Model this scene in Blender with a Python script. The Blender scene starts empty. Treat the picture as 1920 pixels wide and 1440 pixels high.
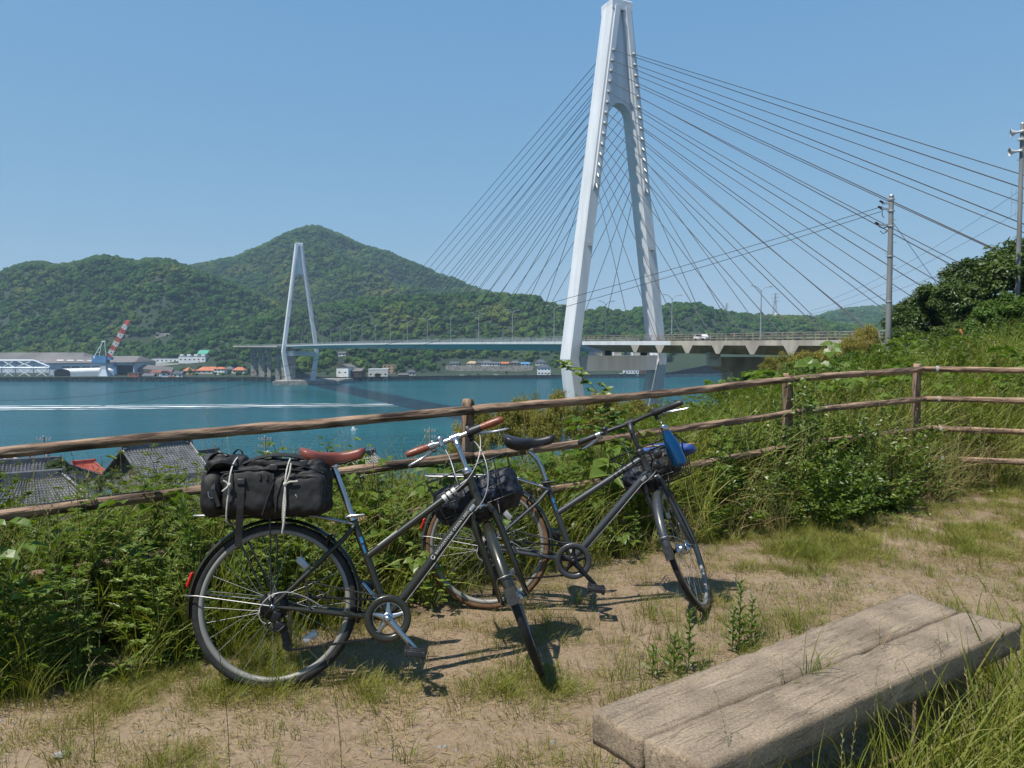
import bpy, bmesh, math, random
import numpy as np
from mathutils import Vector, Matrix, noise as mnoise

# ------------------------------------------------------------------ camera, sky, sun, exposure
S = bpy.context.scene
COL = S.collection
random.seed(7)
RNG = np.random.default_rng(7)
PITCH = math.atan(65 / 1400.0)
FPX = 1400.0
cam_d = bpy.data.cameras.new("camera")
cam = bpy.data.objects.new("camera", cam_d)
COL.objects.link(cam)
cam.location = (0, 0, 0)                       # the eye is z = 0; the path is 1.42 m below, the sea 30 m below
cam.rotation_euler = (math.pi / 2 - PITCH, 0, 0)
cam_d.sensor_width = 36
cam_d.lens = FPX / 1920 * 36
cam_d.clip_start = 0.05
cam_d.clip_end = 20000
S.camera = cam

SUN_DIR = Vector((-0.365, -0.27, 0.89)).normalized()      # towards the sun
world = bpy.data.worlds.new("World")
S.world = world
world.use_nodes = True
wn = world.node_tree.nodes
bg = wn["Background"]
sky = wn.new("ShaderNodeTexSky")
sky.sky_type = 'NISHITA'
sky.sun_disc = False
sky.sun_elevation = math.asin(SUN_DIR.z)
sky.sun_rotation = math.atan2(SUN_DIR.x, SUN_DIR.y)
sky.altitude = 30
sky.air_density = 1.0
sky.dust_density = 0.0
sky.ozone_density = 3.0
# the whole sky alike: softer contrast between zenith and horizon and a cleaner blue, as in the photograph
sepc = wn.new("ShaderNodeSeparateColor"); comb = wn.new("ShaderNodeCombineColor")
world.node_tree.links.new(sky.outputs[0], sepc.inputs[0])
for i, (ex, k) in enumerate(((0.60, 1.12), (0.37, 2.12), (0.14, 4.05))):
    pw = wn.new("ShaderNodeMath"); pw.operation = 'POWER'; pw.inputs[1].default_value = ex
    ml = wn.new("ShaderNodeMath"); ml.operation = 'MULTIPLY'; ml.inputs[1].default_value = k
    world.node_tree.links.new(sepc.outputs[i], pw.inputs[0]); world.node_tree.links.new(pw.outputs[0], ml.inputs[0]); world.node_tree.links.new(ml.outputs[0], comb.inputs[i])
world.node_tree.links.new(comb.outputs[0], bg.inputs[0])
bg.inputs[1].default_value = 0.095

sun_l = bpy.data.lights.new("sun", 'SUN')
sun_l.energy = 5.0
sun_l.angle = math.radians(0.5)
sun_l.color = (1.0, 0.945, 0.855)
sun_o = bpy.data.objects.new("sun", sun_l)
COL.objects.link(sun_o)
sun_o.rotation_euler = SUN_DIR.to_track_quat('Z', 'Y').to_euler()
sun_o.location = (-40, -20, 90)
S.view_settings.view_transform = 'Standard'
S.view_settings.look = 'None'
S.view_settings.exposure = 0.40
S.view_settings.gamma = 1.0
S.view_settings.use_curve_mapping = False
S.render.engine = 'CYCLES'
S.cycles.max_bounces = 6
S.cycles.diffuse_bounces = 2
S.cycles.glossy_bounces = 2
S.cycles.transmission_bounces = 4
S.cycles.transparent_max_bounces = 8
S.cycles.volume_bounces = 0
S.cycles.caustics_reflective = False
S.cycles.caustics_refractive = False

# ------------------------------------------------------------------ helpers
CP, SP = math.cos(PITCH), math.sin(PITCH)

def at(px, py, Y):
    """world point at depth Y (metres ahead) on the sight line through photo pixel (px, py)"""
    u, v = (px - 960) / FPX, (py - 720) / FPX
    r = Vector((u, CP - v * SP, -SP - v * CP))
    return r * (Y / r.y)

def at_z(px, py, z):
    u, v = (px - 960) / FPX, (py - 720) / FPX
    r = Vector((u, CP - v * SP, -SP - v * CP))
    return r * (z / r.z)

def _h(ix, iy, seed):
    n = (ix.astype(np.int64) * 374761393 + iy.astype(np.int64) * 668265263 + seed * 1442695041) & 0x7fffffff
    n = ((n ^ (n >> 13)) * 1274126177) & 0x7fffffff
    n = (n ^ (n >> 16)) & 0xffff
    return n / 65535.0

def vnoise(x, y, seed=0):
    x = np.asarray(x, float); y = np.asarray(y, float)
    ix, iy = np.floor(x), np.floor(y)
    fx, fy = x - ix, y - iy
    fx = fx * fx * (3 - 2 * fx); fy = fy * fy * (3 - 2 * fy)
    a, b = _h(ix, iy, seed), _h(ix + 1, iy, seed)
    c, d = _h(ix, iy + 1, seed), _h(ix + 1, iy + 1, seed)
    return (a * (1 - fx) + b * fx) * (1 - fy) + (c * (1 - fx) + d * fx) * fy

def fbm(x, y, seed=0, oct=4):
    s, a, t = 0, 0.5, 0
    for i in range(oct):
        s = s + a * vnoise(np.asarray(x) * 2 ** i, np.asarray(y) * 2 ** i, seed + i * 17); t += a; a *= 0.5
    return s / t

def sstep(a, b, x):
    t = np.clip((x - a) / (b - a), 0, 1)
    return t * t * (3 - 2 * t)

def tag(o, label=None, cat=None, group=None, kind=None):
    if label: o["label"] = label
    if cat: o["category"] = cat
    if group: o["group"] = group
    if kind: o["kind"] = kind
    return o

def link(name, me, mats=None, parent=None, M=None):
    o = bpy.data.objects.new(name, me)
    COL.objects.link(o)
    if mats is not None and not len(me.materials):
        for m in (mats if isinstance(mats, (list, tuple)) else [mats]): me.materials.append(m)
    if parent is not None: o.parent = parent
    if M is not None: o.matrix_local = M
    return o

def empty(name, loc=(0, 0, 0), label=None, cat=None, group=None, M=None, parent=None):
    o = bpy.data.objects.new(name, None)
    COL.objects.link(o)
    o.empty_display_size = 0.2
    if M is not None: o.matrix_world = M
    else: o.location = loc
    if parent is not None: o.parent = parent
    return tag(o, label, cat, group)

def arr_mesh(name, V, F, smooth=False, mi=None, uv=None):
    V = np.asarray(V, np.float32); F = np.asarray(F, np.int32)
    k = F.shape[1]
    me = bpy.data.meshes.new(name)
    me.vertices.add(len(V)); me.vertices.foreach_set("co", V.ravel())
    me.loops.add(F.size); me.loops.foreach_set("vertex_index", F.ravel())
    me.polygons.add(len(F))
    me.polygons.foreach_set("loop_start", np.arange(0, F.size, k, dtype=np.int32))
    me.polygons.foreach_set("loop_total", np.full(len(F), k, np.int32))
    if mi is not None: me.polygons.foreach_set("material_index", np.asarray(mi, np.int32))
    me.polygons.foreach_set("use_smooth", np.full(len(F), bool(smooth)))
    me.update(calc_edges=True)
    return me

class MB:
    """collects shapes into ONE mesh; every shape may carry its own transform"""
    def __init__(self, X=None):
        self.v, self.f, self.m, self.s = [], [], [], []
        self.X = X
    def add(self, vs, fs, mi=0, smooth=False):
        b = len(self.v)
        if self.X is not None: vs = [self.X @ Vector(p) for p in vs]
        self.v += [tuple(p) for p in vs]
        for f in fs:
            self.f.append(tuple(b + i for i in f)); self.m.append(mi); self.s.append(smooth)
    def box(self, c, size, R=None, mi=0, taper=1.0, bev=0.0):
        sx, sy, sz = size[0] / 2, size[1] / 2, size[2] / 2
        c = Vector(c)
        def T(p):
            p = Vector(p)
            return c + (R @ p if R is not None else p)
        if bev <= 0:
            vs = [T((x * sx * (taper if z > 0 else 1), y * sy * (taper if z > 0 else 1), z * sz)) for z in (-1, 1) for y in (-1, 1) for x in (-1, 1)]
            self.add(vs, [(0, 2, 3, 1), (4, 5, 7, 6), (0, 1, 5, 4), (2, 6, 7, 3), (0, 4, 6, 2), (1, 3, 7, 5)], mi)
        else:
            bm = bmesh.new()
            bmesh.ops.create_cube(bm, size=1)
            for v in bm.verts: v.co = Vector((v.co.x * 2 * sx, v.co.y * 2 * sy, v.co.z * 2 * sz))
            bmesh.ops.bevel(bm, geom=list(bm.edges), offset=bev, segments=2, affect='EDGES', profile=0.6)
            bm.verts.index_update()
            self.add([T(v.co) for v in bm.verts], [[v.index for v in f.verts] for f in bm.faces], mi, True)
            bm.free()
    def tube(self, pts, r, n=8, mi=0, cap=True, smooth=True, closed=False, flat=None):
        pts = [Vector(p) for p in pts]
        N = len(pts)
        rs = r if isinstance(r, (list, tuple)) else [r] * N
        vs, fs = [], []
        up = None
        for i, p in enumerate(pts):
            if closed: t = pts[(i + 1) % N] - pts[i - 1]
            else: t = pts[min(i + 1, N - 1)] - pts[max(i - 1, 0)]
            if t.length < 1e-9: t = Vector((0, 0, 1))
            t.normalize()
            if up is None:
                up = Vector((0, 0, 1)) if abs(t.z) < 0.9 else Vector((1, 0, 0))
            a = up - t * up.dot(t)
            if a.length < 1e-6: a = t.orthogonal()
            a.normalize(); up = a
            b = t.cross(a)
            for k in range(n):
                th = 2 * math.pi * k / n
                ra, rb = rs[i], rs[i] * (flat if flat else 1)
                vs.append(p + a * math.cos(th) * ra + b * math.sin(th) * rb)
        M = N if closed else N - 1
        for i in range(M):
            j = (i + 1) % N
            for k in range(n):
                l = (k + 1) % n
                fs.append((i * n + k, i * n + l, j * n + l, j * n + k))
        self.add(vs, fs, mi, smooth)
        if cap and not closed:
            self.add(vs[:n], [tuple(range(n - 1, -1, -1))], mi)
            self.add(vs[-n:], [tuple(range(n))], mi)
    def cyl(self, a, b, r, n=12, mi=0, r2=None):
        self.tube([a, b], [r, r if r2 is None else r2], n, mi)
    def lathe(self, prof, o, ax, n=20, mi=0, smooth=True):
        """prof: (radius, distance along ax) pairs"""
        o, ax = Vector(o), Vector(ax).normalized()
        a = ax.orthogonal().normalized(); b = ax.cross(a)
        vs, fs = [], []
        for (r, h) in prof:
            for k in range(n):
                th = 2 * math.pi * k / n
                vs.append(o + ax * h + (a * math.cos(th) + b * math.sin(th)) * r)
        for i in range(len(prof) - 1):
            for k in range(n):
                l = (k + 1) % n
                fs.append((i * n + k, i * n + l, (i + 1) * n + l, (i + 1) * n + k))
        self.add(vs, fs, mi, smooth)
    def loft(self, rings, mi=0, smooth=True, cap=True):
        n = len(rings[0])
        vs = [p for r in rings for p in r]
        fs = []
        for i in range(len(rings) - 1):
            for k in range(n):
                l = (k + 1) % n
                fs.append((i * n + k, i * n + l, (i + 1) * n + l, (i + 1) * n + k))
        if cap:
            fs.append(tuple(range(n - 1, -1, -1)))
            fs.append(tuple((len(rings) - 1) * n + k for k in range(n)))
        self.add(vs, fs, mi, smooth)
    def prism(self, poly, ext, mi=0, smooth=False):
        """poly: planar list of points, ext: extrusion vector"""
        poly = [Vector(p) for p in poly]; e = Vector(ext); n = len(poly)
        vs = poly + [p + e for p in poly]
        fs = [tuple(range(n - 1, -1, -1)), tuple(range(n, 2 * n))]
        for k in range(n):
            l = (k + 1) % n
            fs.append((k, l, n + l, n + k))
        self.add(vs, fs, mi, smooth)
    def mesh(self, name):
        me = bpy.data.meshes.new(name)
        me.from_pydata(self.v, [], self.f)
        me.polygons.foreach_set("material_index", self.m)
        me.polygons.foreach_set("use_smooth", self.s)
        me.update()
        bm = bmesh.new(); bm.from_mesh(me)
        bmesh.ops.recalc_face_normals(bm, faces=bm.faces)
        bm.to_mesh(me); bm.free()
        return me
    def build(self, name, mats, parent=None, M=None, world=False, auto=True):
        """world=True: the vertices are world coordinates, kept in place under the parent"""
        me = self.mesh(name)
        o = link(name, me, mats, parent)
        if parent is not None and world: o.matrix_parent_inverse = parent_world(parent).inverted()
        if M is not None: o.matrix_local = M
        return o

def parent_world(o):
    M = o.matrix_basis.copy()
    if o.parent: M = parent_world(o.parent) @ o.matrix_parent_inverse @ M
    return M

def arc(c, r, a0, a1, n, plane='xz'):
    out = []
    for i in range(n + 1):
        a = a0 + (a1 - a0) * i / n
        if plane == 'xz': out.append(Vector((c[0] + r * math.cos(a), c[1], c[2] + r * math.sin(a))))
        else: out.append(Vector((c[0] + r * math.cos(a), c[1] + r * math.sin(a), c[2])))
    return out

def bez(p0, p1, p2, p3, n=10):
    p0, p1, p2, p3 = map(Vector, (p0, p1, p2, p3))
    return [p0 * (1 - t) ** 3 + p1 * 3 * t * (1 - t) ** 2 + p2 * 3 * t * t * (1 - t) + p3 * t ** 3 for t in [i / n for i in range(n + 1)]]

# ------------------------------------------------------------------ materials
MATS = {}
def mat(name, col, rough=0.6, metal=0.0, var=0.15, scale=4.0, bump=0.0, bscale=30.0, spec=0.5, stretch=None, col2=None, coat=0.0, detail=4.0, obj=True):
    m = bpy.data.materials.new(name); m.use_nodes = True
    nt = m.node_tree; N, L = nt.nodes, nt.links
    P = N["Principled BSDF"]
    P.inputs["Roughness"].default_value = rough
    P.inputs["Metallic"].default_value = metal
    P.inputs["Specular IOR Level"].default_value = spec
    if coat: P.inputs["Coat Weight"].default_value = coat; P.inputs["Coat Roughness"].default_value = 0.12
    tc = N.new("ShaderNodeTexCoord")
    mp = N.new("ShaderNodeMapping")
    L.new(tc.outputs["Object" if obj else "Generated"], mp.inputs[0])
    if stretch: mp.inputs["Scale"].default_value = stretch
    no = N.new("ShaderNodeTexNoise"); no.inputs["Scale"].default_value = scale; no.inputs["Detail"].default_value = detail
    L.new(mp.outputs[0], no.inputs[0])
    c2 = col2 if col2 else tuple(max(0, c * (1 - var * 2)) for c in col)
    c1 = col if col2 else tuple(min(1, c * (1 + var)) for c in col)
    mr = N.new("ShaderNodeMapRange"); mr.inputs[1].default_value = 0.35; mr.inputs[2].default_value = 0.65
    L.new(no.outputs[0], mr.inputs[0])
    mx = N.new("ShaderNodeMix"); mx.data_type = 'RGBA'
    L.new(mr.outputs[0], mx.inputs[0])
    mx.inputs[6].default_value = (*c2, 1); mx.inputs[7].default_value = (*c1, 1)
    L.new(mx.outputs[2], P.inputs["Base Color"])
    if bump:
        nb = N.new("ShaderNodeTexNoise"); nb.inputs["Scale"].default_value = bscale; nb.inputs["Detail"].default_value = 5
        L.new(mp.outputs[0], nb.inputs[0])
        bp = N.new("ShaderNodeBump"); bp.inputs["Strength"].default_value = bump; bp.inputs["Distance"].default_value = 0.55 / bscale
        L.new(nb.outputs[0], bp.inputs["Height"]); L.new(bp.outputs[0], P.inputs["Normal"])
    MATS[name] = m
    return m

def leaf_mat(name, cols, trans=0.35, patch=0.0, patch_cols=None, rough=0.5, gloss=0.06, vary=1.0):
    """foliage: colour by the random of each instance or plant and by leaf-sized noise; thin leaves let light through"""
    m = bpy.data.materials.new(name); m.use_nodes = True
    nt = m.node_tree; N, L = nt.nodes, nt.links
    for n in list(N):
        if n.type != 'OUTPUT_MATERIAL': N.remove(n)
    out = [n for n in N if n.type == 'OUTPUT_MATERIAL'][0]
    oi = N.new("ShaderNodeObjectInfo")
    geo = N.new("ShaderNodeNewGeometry")
    no = N.new("ShaderNodeTexNoise"); no.inputs["Scale"].default_value = 0.9 if patch == 0 else patch; no.inputs["Detail"].default_value = 2
    if patch == 0: L.new(geo.outputs["Position"], no.inputs[0])
    else: L.new(oi.outputs["Location"], no.inputs[0])
    isl = geo.outputs["Random Per Island"]
    a = N.new("ShaderNodeMath"); a.operation = 'MULTIPLY'; a.inputs[1].default_value = 0.42; L.new(oi.outputs["Random"], a.inputs[0])
    b = N.new("ShaderNodeMath"); b.operation = 'MULTIPLY_ADD'; b.inputs[1].default_value = 0.30; L.new(isl, b.inputs[0]); L.new(a.outputs[0], b.inputs[2])
    c = N.new("ShaderNodeMath"); c.operation = 'MULTIPLY_ADD'; c.inputs[1].default_value = 0.7; L.new(no.outputs[0], c.inputs[0]); L.new(b.outputs[0], c.inputs[2])
    d = N.new("ShaderNodeMath"); d.operation = 'SUBTRACT'; d.inputs[1].default_value = 0.2; L.new(c.outputs[0], d.inputs[0])
    r = N.new("ShaderNodeValToRGB"); L.new(d.outputs[0], r.inputs[0])
    el = r.color_ramp.elements
    while len(el) < len(cols): el.new(0.5)
    for i, (e, col) in enumerate(zip(el, cols)):
        e.position = i / (len(cols) - 1); e.color = (*col, 1)
    colout = r.outputs[0]
    if patch_cols:
        n2 = N.new("ShaderNodeTexNoise"); n2.inputs["Scale"].default_value = patch_cols[1]; n2.inputs["Detail"].default_value = 3
        L.new(oi.outputs["Location"], n2.inputs[0])
        mr = N.new("ShaderNodeMapRange"); mr.inputs[1].default_value = patch_cols[2]; mr.inputs[2].default_value = patch_cols[2] + 0.16; mr.inputs[4].default_value = 0.8
        L.new(n2.outputs[0], mr.inputs[0])
        mx = N.new("ShaderNodeMix"); mx.data_type = 'RGBA'; L.new(mr.outputs[0], mx.inputs[0]); L.new(colout, mx.inputs[6]); mx.inputs[7].default_value = (*patch_cols[0], 1)
        colout = mx.outputs[2]
    di = N.new("ShaderNodeBsdfDiffuse"); L.new(colout, di.inputs[0])
    tr = N.new("ShaderNodeBsdfTranslucent")
    hs = N.new("ShaderNodeHueSaturation"); hs.inputs["Value"].default_value = 1.25; hs.inputs["Saturation"].default_value = 1.1; hs.inputs["Hue"].default_value = 0.49
    L.new(colout, hs.inputs["Color"]); L.new(hs.outputs[0], tr.inputs[0])
    m1 = N.new("ShaderNodeMixShader"); m1.inputs[0].default_value = trans; L.new(di.outputs[0], m1.inputs[1]); L.new(tr.outputs[0], m1.inputs[2])
    gl = N.new("ShaderNodeBsdfGlossy"); gl.inputs["Roughness"].default_value = rough; gl.inputs[0].default_value = (1, 1, 1, 1)
    m2 = N.new("ShaderNodeMixShader"); m2.inputs[0].default_value = gloss * 0.35; L.new(m1.outputs[0], m2.inputs[1]); L.new(gl.outputs[0], m2.inputs[2])
    L.new(m2.outputs[0], out.inputs[0])
    MATS[name] = m
    return m

# painted, metal, rubber
M_OLIVE = mat("olive_paint", (0.024, 0.024, 0.016), 0.34, 0.2, 0.06, 3, coat=0.3)
M_GREYPAINT = mat("grey_paint", (0.046, 0.050, 0.055), 0.38, 0.2, 0.06, 3, coat=0.25)
M_DARKMET = mat("dark_metal", (0.013, 0.013, 0.014), 0.4, 0.3, 0.2, 9)
M_CHROME = mat("silver_alloy", (0.48, 0.48, 0.49), 0.27, 1.0, 0.08, 6)
M_STEEL = mat("spoke_steel", (0.36, 0.36, 0.36), 0.48, 1.0, 0.1, 6)
M_RIM = mat("rim_alloy", (0.235, 0.23, 0.21), 0.55, 0.25, 0.08, 6)
M_TYRE = mat("black_rubber", (0.013, 0.013, 0.014), 0.75, 0, 0.3, 40, 0.2, 120)
M_TAN = mat("tan_sidewall", (0.16, 0.085, 0.04), 0.8, 0, 0.15, 20)
M_PLASTIC = mat("black_plastic", (0.018, 0.018, 0.02), 0.45, 0, 0.1, 9)
M_BROWNLEATHER = mat("brown_leather", (0.165, 0.042, 0.026), 0.40, 0, 0.12, 14, 0.12, 160)
M_BLACKLEATHER = mat("black_vinyl", (0.014, 0.014, 0.017), 0.42, 0, 0.1, 14, 0.1, 160)
M_BROWNGRIP = mat("brown_grip", (0.20, 0.055, 0.028), 0.38, 0, 0.12, 20, 0.2, 80)
M_RED = mat("red_reflector", (0.55, 0.01, 0.012), 0.2, 0, 0.1, 50)
M_CLEAR = mat("reflector_grey", (0.42, 0.43, 0.44), 0.2, 0.3, 0.1, 60)
M_WHITEPRINT = mat("white_print", (0.50, 0.50, 0.48), 0.5, 0, 0.05, 30)
M_BLUEPRINT = mat("blue_print", (0.02, 0.19, 0.42), 0.4, 0, 0.1, 30)
M_CABLE = mat("cable_housing", (0.33, 0.33, 0.34), 0.4, 0.3, 0.1, 30)
M_BAG = mat("bag_nylon", (0.0062, 0.0060, 0.0068), 0.68, 0, 0.25, 60, 0.35, 420)
M_BAGDARK = mat("bag_webbing", (0.011, 0.011, 0.012), 0.8, 0, 0.25, 120, 0.4, 500)
M_ROPE = mat("white_cord", (0.48, 0.46, 0.41), 0.8, 0, 0.2, 200, 0.4, 600)
M_NAVY = mat("navy_cloth", (0.0065, 0.0105, 0.024), 0.62, 0, 0.25, 25, 0.35, 60)
M_BLUEBOTTLE = mat("blue_bottle_paint", (0.003, 0.062, 0.17), 0.2, 0.55, 0.05, 5, coat=0.5)
M_BLUECLOTH = mat("blue_cloth", (0.012, 0.060, 0.26), 0.6, 0, 0.15, 40, 0.3, 200)
M_GOLD = mat("tan_piping", (0.34, 0.22, 0.11), 0.6, 0, 0.1, 40)
# concrete, wood, steel of the place
M_LOG = mat("weathered_log", (0.34, 0.225, 0.150), 0.88, 0, 0.3, 15, 1.0, 34, stretch=(0.26, 1.6, 1.6), col2=(0.045, 0.026, 0.017), detail=8)
M_BENCH = mat("bench_concrete", (0.270, 0.207, 0.142), 0.92, 0, 0.2, 6, 0.9, 210, col2=(0.165, 0.125, 0.086), detail=9)
def speckle(m, scale, lo, hi, stretch, streak, col):
    """coarse grains and pale worn streaks over a plain stone colour"""
    nt = m.node_tree; N, L = nt.nodes, nt.links; P = N["Principled BSDF"]
    src = P.inputs["Base Color"].links[0].from_socket
    tc = N.new("ShaderNodeTexCoord")
    n1 = N.new("ShaderNodeTexNoise"); n1.inputs["Scale"].default_value = scale; n1.inputs["Detail"].default_value = 3; n1.inputs["Roughness"].default_value = 0.7; L.new(tc.outputs["Object"], n1.inputs[0])
    r = N.new("ShaderNodeMapRange"); r.inputs[1].default_value = 0.36; r.inputs[2].default_value = 0.66; r.inputs[3].default_value = lo; r.inputs[4].default_value = hi; L.new(n1.outputs[0], r.inputs[0])
    mu = N.new("ShaderNodeVectorMath"); mu.operation = 'SCALE'; L.new(src, mu.inputs[0]); L.new(r.outputs[0], mu.inputs["Scale"])
    mp = N.new("ShaderNodeMapping"); mp.inputs["Rotation"].default_value = (0, 0, math.radians(-35.3)); L.new(tc.outputs["Object"], mp.inputs[0])
    mp2 = N.new("ShaderNodeMapping"); mp2.inputs["Scale"].default_value = stretch; L.new(mp.outputs[0], mp2.inputs[0])
    n2 = N.new("ShaderNodeTexNoise"); n2.inputs["Scale"].default_value = 1; n2.inputs["Detail"].default_value = 8; n2.inputs["Roughness"].default_value = 0.75; L.new(mp2.outputs[0], n2.inputs[0])
    r2 = N.new("ShaderNodeMapRange"); r2.inputs[1].default_value = 0.56; r2.inputs[2].default_value = 0.72; r2.inputs[4].default_value = streak; L.new(n2.outputs[0], r2.inputs[0])
    mx = N.new("ShaderNodeMix"); mx.data_type = 'RGBA'; L.new(r2.outputs[0], mx.inputs[0]); L.new(mu.outputs[0], mx.inputs[6]); mx.inputs[7].default_value = (*col, 1)
    mp3 = N.new("ShaderNodeMapping"); mp3.inputs["Scale"].default_value = (1.6, 26, 26); L.new(mp.outputs[0], mp3.inputs[0])
    n3 = N.new("ShaderNodeTexNoise"); n3.inputs["Scale"].default_value = 1; n3.inputs["Detail"].default_value = 5; n3.inputs["Roughness"].default_value = 0.6; L.new(mp3.outputs[0], n3.inputs[0])
    ab = N.new("ShaderNodeMath"); ab.operation = 'SUBTRACT'; ab.inputs[1].default_value = 0.47; L.new(n3.outputs[0], ab.inputs[0])
    a2 = N.new("ShaderNodeMath"); a2.operation = 'ABSOLUTE'; L.new(ab.outputs[0], a2.inputs[0])
    r3 = N.new("ShaderNodeMapRange"); r3.inputs[1].default_value = 0.004; r3.inputs[2].default_value = 0.016; r3.inputs[3].default_value = 0.75; r3.inputs[4].default_value = 0.0; L.new(a2.outputs[0], r3.inputs[0])
    mx2 = N.new("ShaderNodeMix"); mx2.data_type = 'RGBA'; L.new(r3.outputs[0], mx2.inputs[0]); L.new(mx.outputs[2], mx2.inputs[6]); mx2.inputs[7].default_value = (0.07, 0.052, 0.036, 1)
    L.new(mx2.outputs[2], P.inputs["Base Color"])
speckle(M_BENCH, 120, 0.70, 1.22, (3.2, 20, 20), 0.55, (0.42, 0.355, 0.27))
M_WHITESTEEL = mat("white_bridge_paint", (0.60, 0.62, 0.645), 0.45, 0, 0.055, 0.5, stretch=(1, 1, 0.12), detail=7)
M_GIRDER = mat("girder_steel_paint", (0.50, 0.54, 0.55), 0.5, 0, 0.07, 0.4, stretch=(1, 1, 0.3), detail=7)
M_CONC = mat("bridge_concrete", (0.37, 0.34, 0.29), 0.85, 0, 0.18, 0.35, 0.2, 3, stretch=(1, 1, 0.35))
M_CONCD = mat("old_concrete", (0.30, 0.28, 0.25), 0.9, 0, 0.22, 0.5, 0.2, 3)
M_STAY = mat("stay_sheath", (0.040, 0.043, 0.050), 0.5, 0, 0.05, 1)
M_RUSTRAIL = mat("rusted_railing", (0.30, 0.24, 0.19), 0.7, 0.2, 0.25, 0.8)
M_CUTTING = mat("hillside_concrete", (0.15, 0.15, 0.14), 0.95, 0, 0.3, 0.12)
M_POLE = mat("pole_concrete", (0.20, 0.205, 0.205), 0.75, 0, 0.12, 2, 0.2, 14, stretch=(1, 1, 0.2))
M_GALV = mat("galvanised_steel", (0.42, 0.44, 0.45), 0.45, 0.6, 0.1, 3)
M_WIRE = mat("black_wire", (0.02, 0.02, 0.02), 0.6, 0, 0.05, 1)
M_HORN = mat("horn_paint", (0.50, 0.51, 0.53), 0.5, 0.1, 0.06, 2)
M_ASPHALT = mat("asphalt", (0.06, 0.06, 0.062), 0.9, 0, 0.15, 1)
M_TILE = mat("grey_roof_tile", (0.115, 0.118, 0.125), 0.42, 0, 0.2, 1.4, 0.2, 8)
M_TILED = mat("dark_roof_tile", (0.075, 0.080, 0.095), 0.4, 0, 0.2, 1.4, 0.2, 8)
M_REDROOF = mat("red_roof_sheet", (0.38, 0.050, 0.032), 0.5, 0, 0.15, 1.2)
M_ORANGEROOF = mat("orange_roof_tile", (0.45, 0.14, 0.06), 0.7, 0, 0.15, 0.5)
M_PLASTER = mat("pale_plaster", (0.62, 0.60, 0.55), 0.8, 0, 0.1, 0.6)
M_DARKWOOD = mat("dark_wall_boards", (0.060, 0.046, 0.036), 0.8, 0, 0.2, 1.5)
M_GLASSD = mat("dark_window_glass", (0.02, 0.025, 0.03), 0.12, 0, 0.1, 1, spec=0.7)
M_SHEDROOF = mat("weathered_shed_roof", (0.135, 0.125, 0.118), 0.75, 0, 0.14, 0.05, stretch=(1, 0.3, 1))
M_SHEDWALL = mat("pale_blue_sheet", (0.50, 0.56, 0.64), 0.6, 0, 0.06, 0.1)
M_WHITEWALL = mat("white_sheet", (0.74, 0.75, 0.76), 0.6, 0, 0.05, 0.2)
M_BLUEPAINT = mat("crane_blue_paint", (0.075, 0.22, 0.42), 0.5, 0, 0.08, 0.3)
M_REDPAINT = mat("crane_red_paint", (0.62, 0.085, 0.045), 0.5, 0, 0.08, 0.5)
M_BRICKRED = mat("red_brown_wall", (0.23, 0.075, 0.045), 0.8, 0, 0.15, 0.3)
M_TANWALL = mat("tan_wall", (0.42, 0.29, 0.18), 0.8, 0, 0.1, 0.3)
M_GREENROOF = mat("green_roof_sheet", (0.06, 0.30, 0.20), 0.6, 0, 0.1, 0.3)
M_RUST = mat("rusty_iron", (0.27, 0.11, 0.03), 0.8, 0.2, 0.2, 8, 0.3, 40)
M_STONE = mat("grey_stone", (0.27, 0.26, 0.24), 0.85, 0, 0.15, 20, 0.5, 60)
M_BARK = mat("bark", (0.085, 0.062, 0.042), 0.9, 0, 0.25, 6, 0.6, 20)
M_STEM = mat("green_stem", (0.10, 0.13, 0.035), 0.7, 0, 0.2, 12)
M_CARWHITE = mat("car_white", (0.72, 0.72, 0.72), 0.3, 0, 0.02, 1, coat=0.5)
M_CARDARK = mat("car_dark", (0.05, 0.06, 0.08), 0.3, 0.2, 0.05, 1, coat=0.5)
# foliage
L_GRASS = leaf_mat("grass_leaf", [(0.062, 0.088, 0.011), (0.122, 0.158, 0.019), (0.200, 0.220, 0.035), (0.30, 0.265, 0.085)], 0.32, rough=0.45, gloss=0.05)
L_DRYGRASS = leaf_mat("seed_grass_leaf", [(0.15, 0.15, 0.045), (0.23, 0.215, 0.075), (0.32, 0.27, 0.115)], 0.35, gloss=0.03)
L_STRAW = leaf_mat("straw_leaf", [(0.22, 0.155, 0.07), (0.33, 0.25, 0.12), (0.42, 0.34, 0.18)], 0.25, gloss=0.03)
L_TURF = leaf_mat("short_turf_leaf", [(0.085, 0.115, 0.020), (0.170, 0.190, 0.036), (0.27, 0.245, 0.07), (0.38, 0.31, 0.12)], 0.35, gloss=0.03)
L_WEED = leaf_mat("weed_leaf", [(0.058, 0.096, 0.014), (0.110, 0.170, 0.021), (0.180, 0.235, 0.036)], 0.30, rough=0.5, gloss=0.05)
L_BROAD = leaf_mat("broad_leaf", [(0.060, 0.110, 0.018), (0.105, 0.170, 0.026), (0.165, 0.215, 0.042)], 0.40, rough=0.4, gloss=0.06)
L_SHRUB = leaf_mat("shrub_leaf", [(0.048, 0.092, 0.014), (0.100, 0.160, 0.022), (0.20, 0.24, 0.036)], 0.32, rough=0.4, gloss=0.07)
L_TREEDARK = leaf_mat("dark_tree_leaf", [(0.030, 0.055, 0.012), (0.058, 0.098, 0.018), (0.110, 0.150, 0.030)], 0.25, rough=0.4, gloss=0.06)
L_TREELIGHT = leaf_mat("light_tree_leaf", [(0.042, 0.090, 0.014), (0.085, 0.150, 0.021), (0.15, 0.21, 0.034)], 0.32, rough=0.45, gloss=0.05)
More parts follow.
